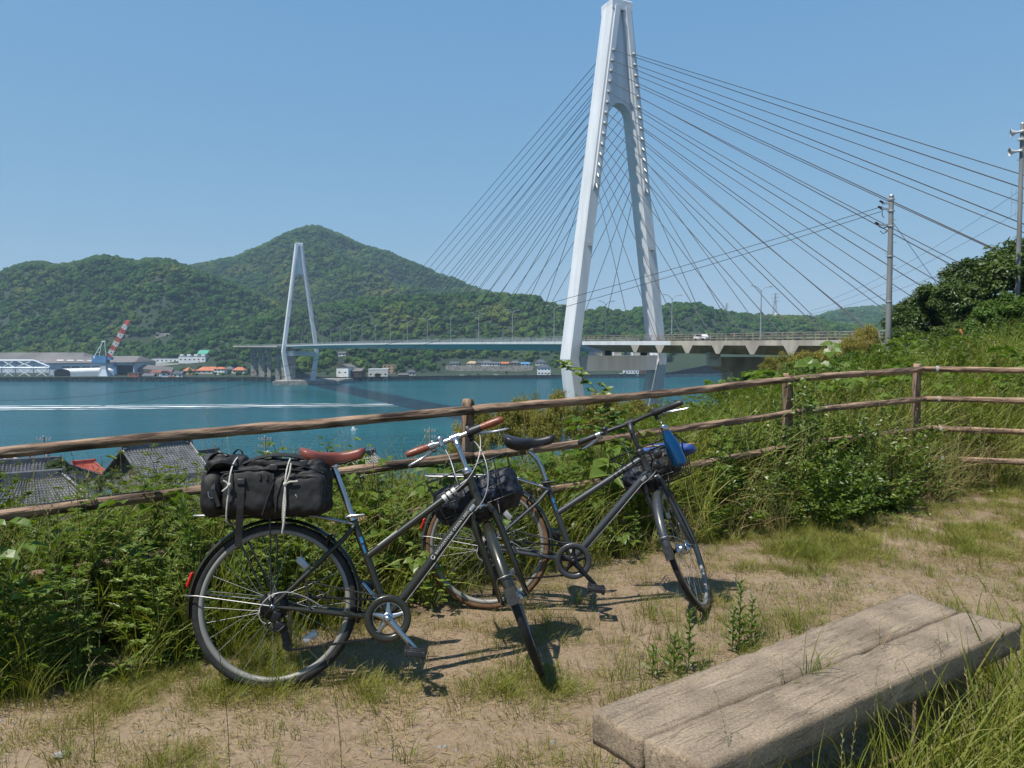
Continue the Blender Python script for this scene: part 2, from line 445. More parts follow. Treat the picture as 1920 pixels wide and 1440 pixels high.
L_BAMBOO = leaf_mat("bamboo_leaf", [(0.13, 0.145, 0.026), (0.24, 0.220, 0.045), (0.36, 0.285, 0.075)], 0.35, gloss=0.04)
L_FOREST = leaf_mat("forest_leaf", [(0.012, 0.034, 0.013), (0.025, 0.061, 0.017), (0.050, 0.098, 0.023), (0.125, 0.165, 0.033)], 0.08, patch=0.011, patch_cols=((0.110, 0.120, 0.028), 0.011, 0.58), gloss=0.0)
# ------------------------------------------------------------------ the near ground: path, bank, slope down to the sea
SEA = -30.0
def fence_q(X, Y): return (Y - 5.06 - 0.612 * X) / 1.172

def ground_z(X, Y, fine=True):
    X = np.asarray(X, float); Y = np.asarray(Y, float)
    q = fence_q(X, Y)
    z = np.full(np.broadcast(X, Y).shape, -1.42)
    z = z - 0.05 * sstep(-0.8, -3.5, X) * sstep(1, 4, Y)
    z = z - 0.9 * sstep(0.6, 4.5, q) * sstep(3.0, 0.5, X)
    q1 = np.maximum(0, q - 0.5)
    drop = 0.21 * (q1 * q1 / (q1 + 2.0))
    z = z - drop
    hill = 8.5 * (1 - np.exp(-0.031 * np.maximum(0, X - 5))) * sstep(-2, 7, q) * (1 - 0.55 * sstep(45, 95, X))
    z = z + hill
    z = z + (fbm(X * 0.35, Y * 0.35, 3) - 0.5) * 0.10 * sstep(-1, -3, q) + (fbm(X * 0.12, Y * 0.12, 9) - 0.5) * 1.6 * sstep(3, 15, q)
    if fine:
        z = z + 0.005 * np.exp(-((X + .995) ** 2 + (Y - 3.05) ** 2) / .1) + 0.016 * np.exp(-((X - .132) ** 2 + (Y - 3.205) ** 2) / .1) + 0.010 * np.exp(-((X - 1.05) ** 2 + (Y - 3.95) ** 2) / .1)
        w = sstep(1.0, 0.0, q)
        z = z + w * ((fbm(X * 2.2, Y * 2.2, 5) - 0.5) * 0.035 + (fbm(X * 14, Y * 14, 6, 3) - 0.5) * 0.012)
    return np.maximum(z, SEA - 3.0)

def path_cover(X, Y):
    """how much thin grass covers the trodden earth (0 bare, 1 covered)"""
    n = fbm(np.asarray(X) * 0.95 + 3.1, np.asarray(Y) * 0.95, 31, 4)
    c = (0.07 + 0.93 * sstep(0.36, 0.60, n)) * (0.06 + 0.94 * sstep(0.40, 0.60, fbm(np.asarray(X) * 3.6, np.asarray(Y) * 3.6, 33, 3)))
    c = c * (1 - 0.45 * sstep(4.6, 6.0, Y))
    c = c * (1 - 0.75 * np.exp(-(((X - 0.75) / 0.9) ** 2 + ((Y - 4.6) / 0.45) ** 2)))      # bare where the second wheel stands
    c = c * (1 - 0.7 * np.exp(-(((X - 4.3) / 1.0) ** 2 + ((Y - 6.6) / 0.5) ** 2)))
    c = c * (1 - 0.8 * np.exp(-(((X + 0.45) / 0.55) ** 2 + ((Y - 3.35) / 0.35) ** 2)))
    c = c * (1 - 0.7 * np.exp(-(((X + 1.2) / 0.5) ** 2 + ((Y - 2.75) / 0.25) ** 2)))
    return c

xs = np.concatenate([-3.2 - np.geomspace(0.06, 110, 58)[::-1], np.arange(-3.2, 6.51, 0.03), 6.5 + np.geomspace(0.06, 150, 64)])
ys = np.concatenate([0.9 - np.geomspace(0.06, 12, 14)[::-1], np.arange(0.9, 8.51, 0.03), 8.5 + np.geomspace(0.06, 260, 92)])
GX, GY = np.meshgrid(xs, ys)
GZ = ground_z(GX, GY)
ny, nx = GX.shape
idx = np.arange(nx * ny).reshape(ny, nx)
F = np.stack([idx[:-1, :-1].ravel(), idx[:-1, 1:].ravel(), idx[1:, 1:].ravel(), idx[1:, :-1].ravel()], 1)
me = arr_mesh("ground", np.stack([GX.ravel(), GY.ravel(), GZ.ravel()], 1), F, True)
at_ = me.attributes.new("cover", 'FLOAT', 'POINT')
at_.data.foreach_set("value", path_cover(GX, GY).ravel().astype(np.float32))
at_ = me.attributes.new("bank", 'FLOAT', 'POINT')
at_.data.foreach_set("value", sstep(-0.9, 0.2, fence_q(GX, GY) + 0.5 * (fbm(GX * 2, GY * 2, 71) - 0.5)).ravel().astype(np.float32))

def ground_mat():
    m = bpy.data.materials.new("trodden_earth"); m.use_nodes = True
    nt = m.node_tree; N, L = nt.nodes, nt.links
    P = N["Principled BSDF"]; P.inputs["Roughness"].default_value = 0.95; P.inputs["Specular IOR Level"].default_value = 0.15
    geo = N.new("ShaderNodeNewGeometry")
    def noise(sc, det=5, rough=0.6):
        n = N.new("ShaderNodeTexNoise"); n.inputs["Scale"].default_value = sc; n.inputs["Detail"].default_value = det; n.inputs["Roughness"].default_value = rough
        L.new(geo.outputs["Position"], n.inputs[0]); return n
    def ramp(src, stops):
        r = N.new("ShaderNodeValToRGB"); L.new(src, r.inputs[0]); e = r.color_ramp.elements
        while len(e) < len(stops): e.new(0.5)
        for k, (p, c) in zip(e, stops): k.position = p; k.color = (*c, 1)
        return r
    def mix(fac, a, b):
        x = N.new("ShaderNodeMix"); x.data_type = 'RGBA'; L.new(fac, x.inputs[0]); L.new(a, x.inputs[6]); L.new(b, x.inputs[7]); return x.outputs[2]
    big = noise(1.3, 6); fin = noise(60, 6, 0.75); thatch = noise(34, 5, 0.7)
    earth = ramp(big.outputs[0], [(0.3, (0.175, 0.122, 0.080)), (0.5, (0.235, 0.170, 0.115)), (0.7, (0.29, 0.218, 0.152))])
    grit = ramp(fin.outputs[0], [(0.32, (0.095, 0.065, 0.042)), (0.5, (0.225, 0.162, 0.108)), (0.72, (0.37, 0.29, 0.205))])
    half = N.new("ShaderNodeValue"); half.outputs[0].default_value = 0.45
    e2 = mix(half.outputs[0], earth.outputs[0], grit.outputs[0])
    th = ramp(thatch.outputs[0], [(0.3, (0.10, 0.085, 0.038)), (0.5, (0.23, 0.175, 0.085)), (0.7, (0.20, 0.20, 0.07))])
    at1 = N.new("ShaderNodeAttribute"); at1.attribute_name = "cover"
    mm = N.new("ShaderNodeMath"); mm.operation = 'MULTIPLY'; mm.inputs[1].default_value = 0.55; L.new(at1.outputs["Fac"], mm.inputs[0])
    c1 = mix(mm.outputs[0], e2, th.outputs[0])
    at2 = N.new("ShaderNodeAttribute"); at2.attribute_name = "bank"
    gr = ramp(noise(9, 5).outputs[0], [(0.3, (0.030, 0.034, 0.012)), (0.55, (0.060, 0.062, 0.022)), (0.75, (0.10, 0.075, 0.038))])
    c2 = mix(at2.outputs["Fac"], c1, gr.outputs[0])
    L.new(c2, P.inputs["Base Color"])
    b1 = N.new("ShaderNodeBump"); b1.inputs["Strength"].default_value = 0.9; b1.inputs["Distance"].default_value = 0.006
    L.new(fin.outputs[0], b1.inputs["Height"])
    b2 = N.new("ShaderNodeBump"); b2.inputs["Strength"].default_value = 0.7; b2.inputs["Distance"].default_value = 0.03
    L.new(noise(9, 6).outputs[0], b2.inputs["Height"]); L.new(b1.outputs[0], b2.inputs["Normal"])
    L.new(b2.outputs[0], P.inputs["Normal"])
    return m
ground = link("ground", me, ground_mat())
tag(ground, kind="structure")

# ------------------------------------------------------------------ the sea
def water_mat():
    m = bpy.data.materials.new("sea_water"); m.use_nodes = True
    nt = m.node_tree; N, L = nt.nodes, nt.links
    P = N["Principled BSDF"]
    P.inputs["Roughness"].default_value = 0.16
    P.inputs["IOR"].default_value = 1.33
    P.inputs["Specular IOR Level"].default_value = 0.42
    geo = N.new("ShaderNodeNewGeometry")
    mp = N.new("ShaderNodeMapping"); mp.inputs["Scale"].default_value = (0.006, 0.02, 1); L.new(geo.outputs["Position"], mp.inputs[0])
    n0 = N.new("ShaderNodeTexNoise"); n0.inputs["Scale"].default_value = 1.0; n0.inputs["Detail"].default_value = 4; L.new(mp.outputs[0], n0.inputs[0])
    r = N.new("ShaderNodeValToRGB"); L.new(n0.outputs[0], r.inputs[0])
    r.color_ramp.elements[0].position = 0.35; r.color_ramp.elements[0].color = (0.003, 0.058, 0.080, 1)
    r.color_ramp.elements[1].position = 0.68; r.color_ramp.elements[1].color = (0.007, 0.092, 0.116, 1)
    L.new(r.outputs[0], P.inputs["Base Color"])
    hs = []
    for sc, st in (((0.35, 0.9, 1), 0.8), ((0.05, 0.20, 1), 0.75)):
        m2 = N.new("ShaderNodeMapping"); m2.inputs["Scale"].default_value = sc; L.new(geo.outputs["Position"], m2.inputs[0])
        n = N.new("ShaderNodeTexNoise"); n.inputs["Scale"].default_value = 1; n.inputs["Detail"].default_value = 4; L.new(m2.outputs[0], n.inputs[0])
        hs.append((n, st))
    b1 = N.new("ShaderNodeBump"); b1.inputs["Strength"].default_value = hs[0][1]; b1.inputs["Distance"].default_value = 0.5; L.new(hs[0][0].outputs[0], b1.inputs["Height"])
    b2 = N.new("ShaderNodeBump"); b2.inputs["Strength"].default_value = hs[1][1]; b2.inputs["Distance"].default_value = 1.6; L.new(hs[1][0].outputs[0], b2.inputs["Height"]); L.new(b1.outputs[0], b2.inputs["Normal"])
    L.new(b2.outputs[0], P.inputs["Normal"])
    return m
w = MB(); w.add([(-2400, 30, SEA), (3000, 30, SEA), (3000, 1500, SEA), (-2400, 1500, SEA)], [(0, 1, 2, 3)])
tag(w.build("water", water_mat()), kind="structure")

def foam_mat():
    m = bpy.data.materials.new("wake_foam"); m.use_nodes = True
    nt = m.node_tree; N, L = nt.nodes, nt.links
    P = N["Principled BSDF"]; P.inputs["Base Color"].default_value = (0.80, 0.83, 0.84, 1); P.inputs["Roughness"].default_value = 0.8
    geo = N.new("ShaderNodeNewGeometry"); tc = N.new("ShaderNodeTexCoord"); sep = N.new("ShaderNodeSeparateXYZ")
    mp = N.new("ShaderNodeMapping"); mp.inputs["Scale"].default_value = (0.05, 0.30, 1); L.new(geo.outputs["Position"], mp.inputs[0])
    n = N.new("ShaderNodeTexNoise"); n.inputs["Scale"].default_value = 1; n.inputs["Detail"].default_value = 6; n.inputs["Roughness"].default_value = 0.7; L.new(mp.outputs[0], n.inputs[0])
    at1 = N.new("ShaderNodeAttribute"); at1.attribute_name = "thick"
    a = N.new("ShaderNodeMath"); a.operation = 'ADD'; L.new(n.outputs[0], a.inputs[0]); L.new(at1.outputs["Fac"], a.inputs[1])
    mr = N.new("ShaderNodeMapRange"); mr.inputs[1].default_value = 0.74; mr.inputs[2].default_value = 1.02; L.new(a.outputs[0], mr.inputs[0])
    L.new(mr.outputs[0], P.inputs["Alpha"])
    return m
# the wake left by a boat that has passed: a ribbon of foam lying on the water
nu, nv = 120, 31
V, T = [], []
for i in range(nu):
    t = i / (nu - 1)
    px = -420 + t * 1420
    yc = 765.5 - 7.5 * sstep(0.15, 1.0, t)
    c = at_z(px, float(yc), SEA)
    wid = 44 * (1 - 0.30 * t)
    for j in range(nv):
        s = j / (nv - 1) * 2 - 1
        V.append((c.x, c.y + s * wid / 2, SEA + 0.02))
        edge = 1 - abs(s) ** 3
        line = 0.5 + 0.42 * math.cos(s * 9.4) + 0.08 * math.cos(s * 19)
        T.append((0.66 * line * edge + 0.04 * edge - 0.30 * (abs(s) > 0.95)) * (1 - 0.45 * t) - 0.9 * float(sstep(0.80, 1.0, t)))
idx = np.arange(nu * nv).reshape(nu, nv)
F = np.stack([idx[:-1, :-1].ravel(), idx[1:, :-1].ravel(), idx[1:, 1:].ravel(), idx[:-1, 1:].ravel()], 1)
me = arr_mesh("boat_wake", V, F, True)
a_ = me.attributes.new("thick", 'FLOAT', 'POINT'); a_.data.foreach_set("value", np.array(T, np.float32))
tag(link("boat_wake", me, foam_mat()), kind="stuff", label="long white foam trail crossing the blue water")

# ------------------------------------------------------------------ the far shore and its hills
LAY = {  # crest outlines: photo column -> row, with the distance of each ridge
 'peak': (1850, 1120, [(-600, 640), (200, 560), (300, 520), (360, 503), (400, 496), (450, 486), (500, 464), (540, 443), (560, 437), (582, 430), (602, 430), (615, 436), (640, 446), (680, 466), (720, 476), (760, 491), (800, 506), (820, 518), (850, 527), (880, 541), (930, 556), (960, 566), (1000, 582), (1060, 600), (1200, 640), (2600, 660)]),
 'left': (1280, 840, [(-700, 560), (-300, 545), (-100, 538), (0, 520), (25, 508), (50, 500), (80, 497), (110, 504), (150, 498), (175, 490), (205, 485), (230, 490), (260, 497), (300, 491), (330, 496), (355, 506), (400, 520), (450, 540), (500, 560), (600, 600), (700, 640), (2600, 660)]),
 'front': (980, 800, [(-700, 655), (300, 640), (420, 618), (520, 590), (640, 572), (700, 565), (760, 560), (850, 558), (900, 560), (950, 560), (1000, 563), (1030, 573), (1060, 582), (1100, 590), (1130, 584), (1170, 592), (1200, 581), (1230, 584), (1262, 576), (1300, 575), (1340, 586), (1380, 597), (1450, 598), (1500, 601), (1550, 609), (1600, 616), (1680, 620), (1800, 618), (2000, 606), (2600, 600)]),
 'right': (2050, 1300, [(-700, 658), (1300, 640), (1480, 612), (1530, 597), (1560, 588), (1600, 581), (1640, 578), (1680, 576), (1750, 583), (1900, 575), (2100, 585), (2600, 600)]),
}
def shore_y(px): return 700 + 55 * sstep(600, 950, px) + 75 * sstep(950, 1400, px) + 40 * sstep(1400, 2200, px)

def hill_z(px, Y):
    px = np.asarray(px, float); Y = np.asarray(Y, float)
    ys0 = shore_y(px)
    X = (px - 960) / FPX * Y
    z = -32 + 5.6 * sstep(-2, 3, Y - ys0) + 4.5 * sstep(25, 130, Y - ys0)
    for k, (D, foot, pts) in LAY.items():
        p = np.array(pts, float)
        rows = np.interp(px, p[:, 0], p[:, 1])
        crest = (655 - rows) / FPX * D + 26
        t = np.clip((Y - foot) / (D - foot), 0, 1)
        up = np.where(t < 1, np.sin(t * math.pi / 2) ** 1.15, 1)
        dn = 1 - 0.85 * sstep(0, 700, Y - D)
        g = (fbm(X * 0.0045, Y * 0.0045, 11) - 0.5) * 0.85 + (fbm(X * 0.02, Y * 0.02, 12) - 0.5) * 0.16
        h = np.maximum(0, crest) * (up * dn + g * np.sin(np.clip(t, 0, 1) * math.pi) ** 0.8)
        lim = (655 - rows) / FPX * Y - 1.5 - 5 * np.sin(np.clip(t, 0, 1) * math.pi)
        z = np.maximum(z, np.where(t < 1, np.minimum(-26 + h, lim), -26 + h))
    return z
def hill_xy(X, Y): return hill_z(960 + FPX * np.asarray(X) / np.asarray(Y), Y)

pxs = np.arange(-460, 2440, 9.0)
ds = np.concatenate([np.arange(-6, 12, 2.0), np.arange(12, 140, 8.0), np.arange(140, 700, 14.0), np.arange(700, 2000, 40.0)])
PX, DD = np.meshgrid(pxs, ds)
YY = shore_y(PX) + DD
HZ = hill_z(PX, YY)
HX = (PX - 960) / FPX * YY
ny, nx = PX.shape
idx = np.arange(nx * ny).reshape(ny, nx)
F = np.stack([idx[:-1, :-1].ravel(), idx[:-1, 1:].ravel(), idx[1:, 1:].ravel(), idx[1:, :-1].ravel()], 1)
me = arr_mesh("hills", np.stack([HX.ravel(), YY.ravel(), HZ.ravel()], 1), F, True)
M_HILL = mat("hill_soil", (0.020, 0.038, 0.013), 0.95, 0, 0.2, 0.02, col2=(0.011, 0.023, 0.008))
tag(link("hills", me, M_HILL), kind="structure")

# ------------------------------------------------------------------ instanced ground cover (one object of kind stuff each)
def scatter(name, protos, P, R, SC, ID, label=None):
    """P (n,3) places, R (n,3) euler angles, SC (n,) sizes, ID (n,) which of the plants; a geometry-node cover of plants too many to count"""
    coll = bpy.data.collections.new(name + "_kinds")
    for o in protos: coll.objects.link(o)
    me = bpy.data.meshes.new(name)
    n = len(P)
    me.vertices.add(n); me.vertices.foreach_set("co", np.asarray(P, np.float32).ravel())
    a = me.attributes.new("turn", 'FLOAT_VECTOR', 'POINT'); a.data.foreach_set("vector", np.asarray(R, np.float32).ravel())
    a = me.attributes.new("size", 'FLOAT', 'POINT'); a.data.foreach_set("value", np.asarray(SC, np.float32).ravel())
    a = me.attributes.new("pick", 'INT', 'POINT'); a.data.foreach_set("value", np.asarray(ID, np.int32).ravel())
    o = link(name, me)
    ng = bpy.data.node_groups.new(name, 'GeometryNodeTree')
    ng.interface.new_socket("Geometry", in_out='INPUT', socket_type='NodeSocketGeometry')
    ng.interface.new_socket("Geometry", in_out='OUTPUT', socket_type='NodeSocketGeometry')
    N, L = ng.nodes, ng.links
    gi, go = N.new("NodeGroupInput"), N.new("NodeGroupOutput")
    ci = N.new("GeometryNodeCollectionInfo"); ci.inputs["Collection"].default_value = coll
    ci.inputs["Separate Children"].default_value = True; ci.inputs["Reset Children"].default_value = True
    ip = N.new("GeometryNodeInstanceOnPoints"); ip.inputs["Pick Instance"].default_value = True
    def attr(nm, ty):
        x = N.new("GeometryNodeInputNamedAttribute"); x.data_type = ty; x.inputs[0].default_value = nm; return x
    ar, asz, ap = attr("turn", 'FLOAT_VECTOR'), attr("size", 'FLOAT'), attr("pick", 'INT')
    L.new(gi.outputs[0], ip.inputs["Points"]); L.new(ci.outputs[0], ip.inputs["Instance"])
    L.new(ap.outputs[0], ip.inputs["Instance Index"])
    e2r = N.new("FunctionNodeEulerToRotation"); L.new(ar.outputs[0], e2r.inputs[0]); L.new(e2r.outputs[0], ip.inputs["Rotation"])
    L.new(asz.outputs[0], ip.inputs["Scale"])
    L.new(ip.outputs[0], go.inputs[0])
    md = o.modifiers.new("cover", 'NODES'); md.node_group = ng
    tag(o, label, kind="stuff")
    return o

def proto(name, me, mats):
    o = bpy.data.objects.new(name, me)
    for m in (mats if isinstance(mats, (list, tuple)) else [mats]): me.materials.append(m)
    return o

def blob_crown(seed, n=15, flat=0.8, sub=2):
    """a broad crown seen from afar: bunched billows of foliage with gaps between"""
    rg = np.random.default_rng(seed)
    Vs, Fs, b = [], [], 0
    bm = bmesh.new(); bmesh.ops.create_icosphere(bm, subdivisions=sub, radius=1)
    sv = np.array([v.co[:] for v in bm.verts]); sf = np.array([[v.index for v in f.verts] for f in bm.faces]); bm.free()
    for i in range(n):
        d = rg.normal(size=3); d /= np.linalg.norm(d)
        if d[2] < -0.35: d[2] *= -1
        c = d * np.array([0.62, 0.62, 0.72 * flat]) * rg.uniform(0.55, 1.05)
        r = rg.uniform(0.26, 0.44)
        off = rg.uniform(0, 50, 3)
        dn = np.array([mnoise.noise(Vector(p * 3.3 + off)) for p in sv])
        dn2 = np.array([mnoise.noise(Vector(p * 8 + off)) for p in sv])
        Vs.append(sv * (r * (1 + 0.42 * dn + 0.28 * dn2))[:, None] * np.array([1, 1, 0.95]) + c); Fs.append(sf + b); b += len(sv)
    V = np.concatenate(Vs); V[:, 2] += 0.35
    return arr_mesh("forest_crown", V, np.concatenate(Fs), False)

CROWNS = [blob_crown(100 + i, 13 + i % 4, 0.8 + 0.12 * (i % 4)) for i in range(6)]
rg = np.random.default_rng(21)
n = 330000
px = rg.uniform(-440, 2420, n); dd = rg.uniform(0, 1, n) ** 0.75 * 1700 + 22
Y = shore_y(px) + dd; X = (px - 960) / FPX * Y
# keep an even density over the ground (the polar draw is denser near by), and nothing behind a crest
keep = rg.uniform(0, 1, n) < np.clip(Y / 1300, 0, 1)
px, dd, Y, X = px[keep], dd[keep], Y[keep], X[keep]; n = len(px); keep = np.ones(n, bool)
Z = hill_z(px, Y)
row = 655 - FPX * (Z + 10) / Y
best = np.full(n, 9999.0)
for s in np.linspace(0.0, 1, 24):                      # hidden behind nearer ground?
    Yq = shore_y(px) + 10 + s * (dd - 30)
    Yq = np.minimum(Yq, Y - 12)
    best = np.minimum(best, 655 - FPX * (hill_z(px, Yq) + 3) / Yq)
keep &= row < best + 2.0
flatland = (Z < -20.5)
town = sstep(0.45, 0.55, fbm(X * 0.018, Y * 0.018, 77))
keep &= ~(flatland & (rg.uniform(0, 1, n) < np.where(px < 800, 0.22 + 0.5 * town, 0.25)))
keep &= ~((dd < 75) & flatland)
scar = (px > 196) & (px < 322) & (Y > 820) & (row > 617) & (row < 630)
keep &= ~scar
px, X, Y, Z = px[keep], X[keep], Y[keep], Z[keep]
n = len(px)
SC = (2.5 + 6.6 * rg.uniform(0, 1, n) ** 3.2) * (0.7 + 0.5 * fbm(X * 0.02, Y * 0.02, 5)) * (1 + 0.15 * sstep(1000, 1900, Y))
# leave clear the buildings, the works and the far approach of the bridge
FOREST = (px, X, Y, Z, SC)
# ------------------------------------------------------------------ the cable-stayed bridge
BP = Vector((27.5, 200.0, 0)); BN = Vector((0.904, 0.428, 0)).normalized(); BD = Vector((0.428, -0.904, 0)).normalized()
SPAN = 490.0
def BW(s, t, z):
    """s across the deck (negative = the side towards the camera), t along it (0 near pylon, -490 far pylon, positive on to the near bank)"""
    return BP + BN * s + BD * t + Vector((0, 0, z))
def deck_z(t):
    if t > 0: return 2.1 - 0.007 * t
    u = -t / SPAN
    return 2.1 + 1.1 * min(u, 1.0) + 1.3 * 4 * max(0, u * (1 - u)) * 0.45 - max(0, -t - SPAN) * 0.002
bridge = empty("cable_stayed_bridge", BW(0, 0, SEA), "white twin-pylon cable-stayed bridge crossing the strait", "bridge")
BINV = bridge.matrix_basis.inverted()

def pylon(t0, name_lab):
    root = empty("pylon", BW(0, t0, SEA), parent=None)
    root.parent = bridge; root.matrix_parent_inverse = BINV
    if name_lab: root["label"] = name_lab
    ZT, ZK, ZF = 90.4, -2.5, -29.6
    def wo(z):                       # outer half width
        if z >= ZK: return 15.5 + (2.9 - 15.5) * (z - ZK) / (ZT - ZK)
        return 15.5 + (11.8 - 15.5) * (ZK - z) / (ZK - ZF)
    def td(z): return 2.55 if z > ZK else 2.55 + 0.55 * (ZK - z) / (ZK - ZF)       # half depth along the deck
    def lw(z): return 3.1 if z > ZK else 3.1 + 0.9 * (ZK - z) / (ZK - ZF)
    for sg in (-1, 1):
        m = MB()
        rings = []
        for z in (ZF, -16, ZK - 0.01, 12, 40, 65, ZT - 1.5):
            o, i_, d = wo(z), max(wo(z) - lw(z), 0.15), td(z)
            c = 0.35
            ring = [(o - c, -d), (o, -d + c), (o, d - c), (o - c, d), (i_ + c * .5, d), (i_, d - c), (i_, -d + c), (i_ + c * .5, -d)]
            rings.append([BW(sg * a, t0 + b, z) for a, b in ring])
        m.loft(rings, 0, False)
        m.build("leg", M_WHITESTEEL, root, world=True)
        for fs in (-1, 1):           # the raised strip that holds the stay anchors, on both faces
            m = MB(); rings = []
            for z in (41.0, 42.6, 65, 88.6):
                ctr = wo(z) - 1.62; hw = 0.72 if z > 41.5 else 0.66
                dd0, dd1 = td(z) - 0.05, td(z) + (0.55 if z > 41.5 else 0.05)
                rings.append([BW(sg * (ctr + a), t0 + fs * b, z) for a, b in ((-hw, dd0), (-hw, dd1), (hw, dd1), (hw, dd0))])
            m.loft(rings, 0, False)
            m.build("anchor_strip", M_WHITESTEEL, root, world=True)
    # web between the legs above the arch
    m = MB(); prof = []
    wi = lambda z: wo(z) - 3.0
    zs = list(np.linspace(57.5, 64.2, 9))
    left, right = [], []
    poly = []
    R0 = wi(57.5)
    for k in range(17):
        a = math.pi * k / 16
        poly.append((-R0 * math.cos(a) * 0.985, 57.5 + 6.9 * math.sin(a)))
    poly = poly + [(wi(ZT - 2) + 0.5, ZT - 2), (-wi(ZT - 2) - 0.5, ZT - 2)]
    # strips from the arch up to the cap, so that every face is flat
    for k in range(16):
        (s0, z0), (s1, z1) = poly[k], poly[k + 1]
        u0 = max(-1, min(1, s0 / R0)); u1 = max(-1, min(1, s1 / R0))
        top0, top1 = (u0 * 0.9, ZT - 2.2), (u1 * 0.9, ZT - 2.2)
        for d in (1.7, -1.7):
            m.add([BW(s0, t0 + d, z0), BW(s1, t0 + d, z1), BW(top1[0], t0 + d, top1[1]), BW(top0[0], t0 + d, top0[1])], [(0, 1, 2, 3)])
        m.add([BW(s0, t0 - 1.7, z0), BW(s1, t0 - 1.7, z1), BW(s1, t0 + 1.7, z1), BW(s0, t0 + 1.7, z0)], [(0, 1, 2, 3)])
    for sg in (-1, 1):               # haunches closing web to leg
        for d in (1.7, -1.7):
            m.add([BW(sg * R0 * 0.985, t0 + d, 57.5), BW(sg * (wi(57.5) + 0.6), t0 + d, 55.2), BW(sg * (wi(ZT) + 1.2), t0 + d, ZT - 2.2), BW(sg * 0.9, t0 + d, ZT - 2.2)], [(0, 1, 2, 3)])
        m.add([BW(sg * R0 * 0.985, t0 - 1.7, 57.5), BW(sg * (wi(57.5) + 0.6), t0 - 1.7, 55.2), BW(sg * (wi(57.5) + 0.6), t0 + 1.7, 55.2), BW(sg * R0 * 0.985, t0 + 1.7, 57.5)], [(0, 1, 2, 3)])
    m.build("web", M_WHITESTEEL, root, world=True)
    m = MB()
    m.loft([[BW(a * 3.1, t0 + b * 2.75, z) for a, b in ((-1, -1), (1, -1), (1, 1), (-1, 1))] for z in (ZT - 2.6, ZT - 0.2)] + [[BW(a * 2.7, t0 + b * 2.4, ZT + 0.15) for a, b in ((-1, -1), (1, -1), (1, 1), (-1, 1))]], 0, False)
    m.cyl(BW(0.4, t0, ZT), BW(0.4, t0, ZT + 1.6), 0.12, 6)
    m.build("cap", M_WHITESTEEL, root, world=True)
    m = MB()                          # beam under the deck
    m.loft([[BW(s, t0 + d * 2.1, z) for d, z in ((-1, -5.6), (1, -5.6), (1, -1.6), (-1, -1.6))] for s in (-12.2, 12.2)], 0, False)
    for s in (-6, 0, 6): m.loft([[BW(s + a, t0 + b, z) for a, b in ((-1.2, -1.4), (1.2, -1.4), (1.2, 1.4), (-1.2, 1.4))] for z in (-1.6, -0.6)], 0, False)
    m.build("crossbeam", M_WHITESTEEL, root, world=True)
    for sg in (-1, 1):
        m = MB()
        m.loft([[BW(sg * 10.2 + a, t0 + b, z) for a, b in ((-5.5, -6), (5.5, -6), (5.5, 6), (-5.5, 6))] for z in (SEA - 2.5, SEA + 1.4)], 0, False)
        m.build("footing", M_CONCD, root, world=True)
    for sg in (-1, 1):                # aviation light boxes on the legs
        m = MB(); m.box(BW(sg * (wo(27) - 1.8), t0 + 2.95, 27), (0.9, 0.9, 1.0)); m.build("light_box", M_GALV, root, world=True)
    return root, wo, td

for t0, lab in ((0.0, "near white pylon standing close above the fence"), (-SPAN, "far white pylon at the opposite shore")):
    root, wo, td = pylon(t0, lab)
    out = 1 if t0 == 0 else -1
    zs = [77 - 2.68 * i for i in range(14)]
    side_t = [146 - 9.3 * i for i in range(14)]
    main_t = [236 - 16.2 * i for i in range(14)]
    knob = MB(); knob.cyl((0, 0, 0), (0, 0, 0.95), 0.36, 10, 0, 0.33); knob.cyl((0, 0, 0.9), (0, 0, 1.25), 0.22, 8)
    knob_me = knob.mesh("anchor_socket"); knob_me.materials.append(M_GALV)
    stay = MB(); stay.tube([(0, 0, 0), (0, 0, 1)], 1.0, 7, 0, False); stay_me = stay.mesh("stay_cable"); stay_me.materials.append(M_STAY)
    for sg in (-1, 1):
        for face, tl in ((out, side_t), (-out, main_t)):
            for i in range(14):
                z = zs[i]
                a = BW(sg * (wo(z) - 1.62), t0 + face * (td(z) + 0.5), z)
                te = t0 + face * tl[i]
                b = BW(sg * 11.6, te, deck_z(te) + 0.25)
                d = (b - a).normalized()
                Q = d.to_track_quat('Z', 'Y').to_matrix().to_4x4()
                k = link("anchor_socket", knob_me, None, root); k.matrix_parent_inverse = parent_world(root).inverted()
                k.matrix_basis = Matrix.Translation(a - d * 0.2) @ Q
                c = link("stay_cable", stay_me, None, bridge); c.matrix_parent_inverse = BINV
                c.matrix_basis = Matrix.Translation(a) @ Q @ Matrix.Diagonal((0.082, 0.082, (b - a).length, 1))

def deck_section(name, ts, prof, mats, mi=0):
    """prof(t) -> outline (s, z below/above the deck edge top)"""
    m = MB(); rings = [[BW(s, t, deck_z(t) + z) for s, z in prof] for t in ts]
    m.loft(rings, 0, False)
    return m.build(name, mats, bridge, world=True)
W_ = 12.1
steel = [(-W_, 0), (W_, 0), (W_, -0.75), (W_ - 2.6, -1.15), (6.5, -2.75), (-6.5, -2.75), (-W_ + 2.6, -1.15), (-W_, -0.75)]
deck_section("main_girder", list(np.linspace(-3.2, -SPAN + 3.2, 26)), steel, M_GIRDER)
conc = [(-W_, 0), (W_, 0), (W_, -0.95), (W_ - 0.5, -0.96), (4.8, -2.75), (-4.8, -2.75), (-W_ + 0.5, -0.96), (-W_, -0.95)]
deck_section("side_girder", list(np.linspace(3.2, 160, 12)), conc, M_CONC)
deck_section("side_girder", list(np.linspace(-SPAN - 3.2, -SPAN - 150, 10)), conc, M_CONC)
m = MB()                                     # the white-painted steel length next to the near pylon
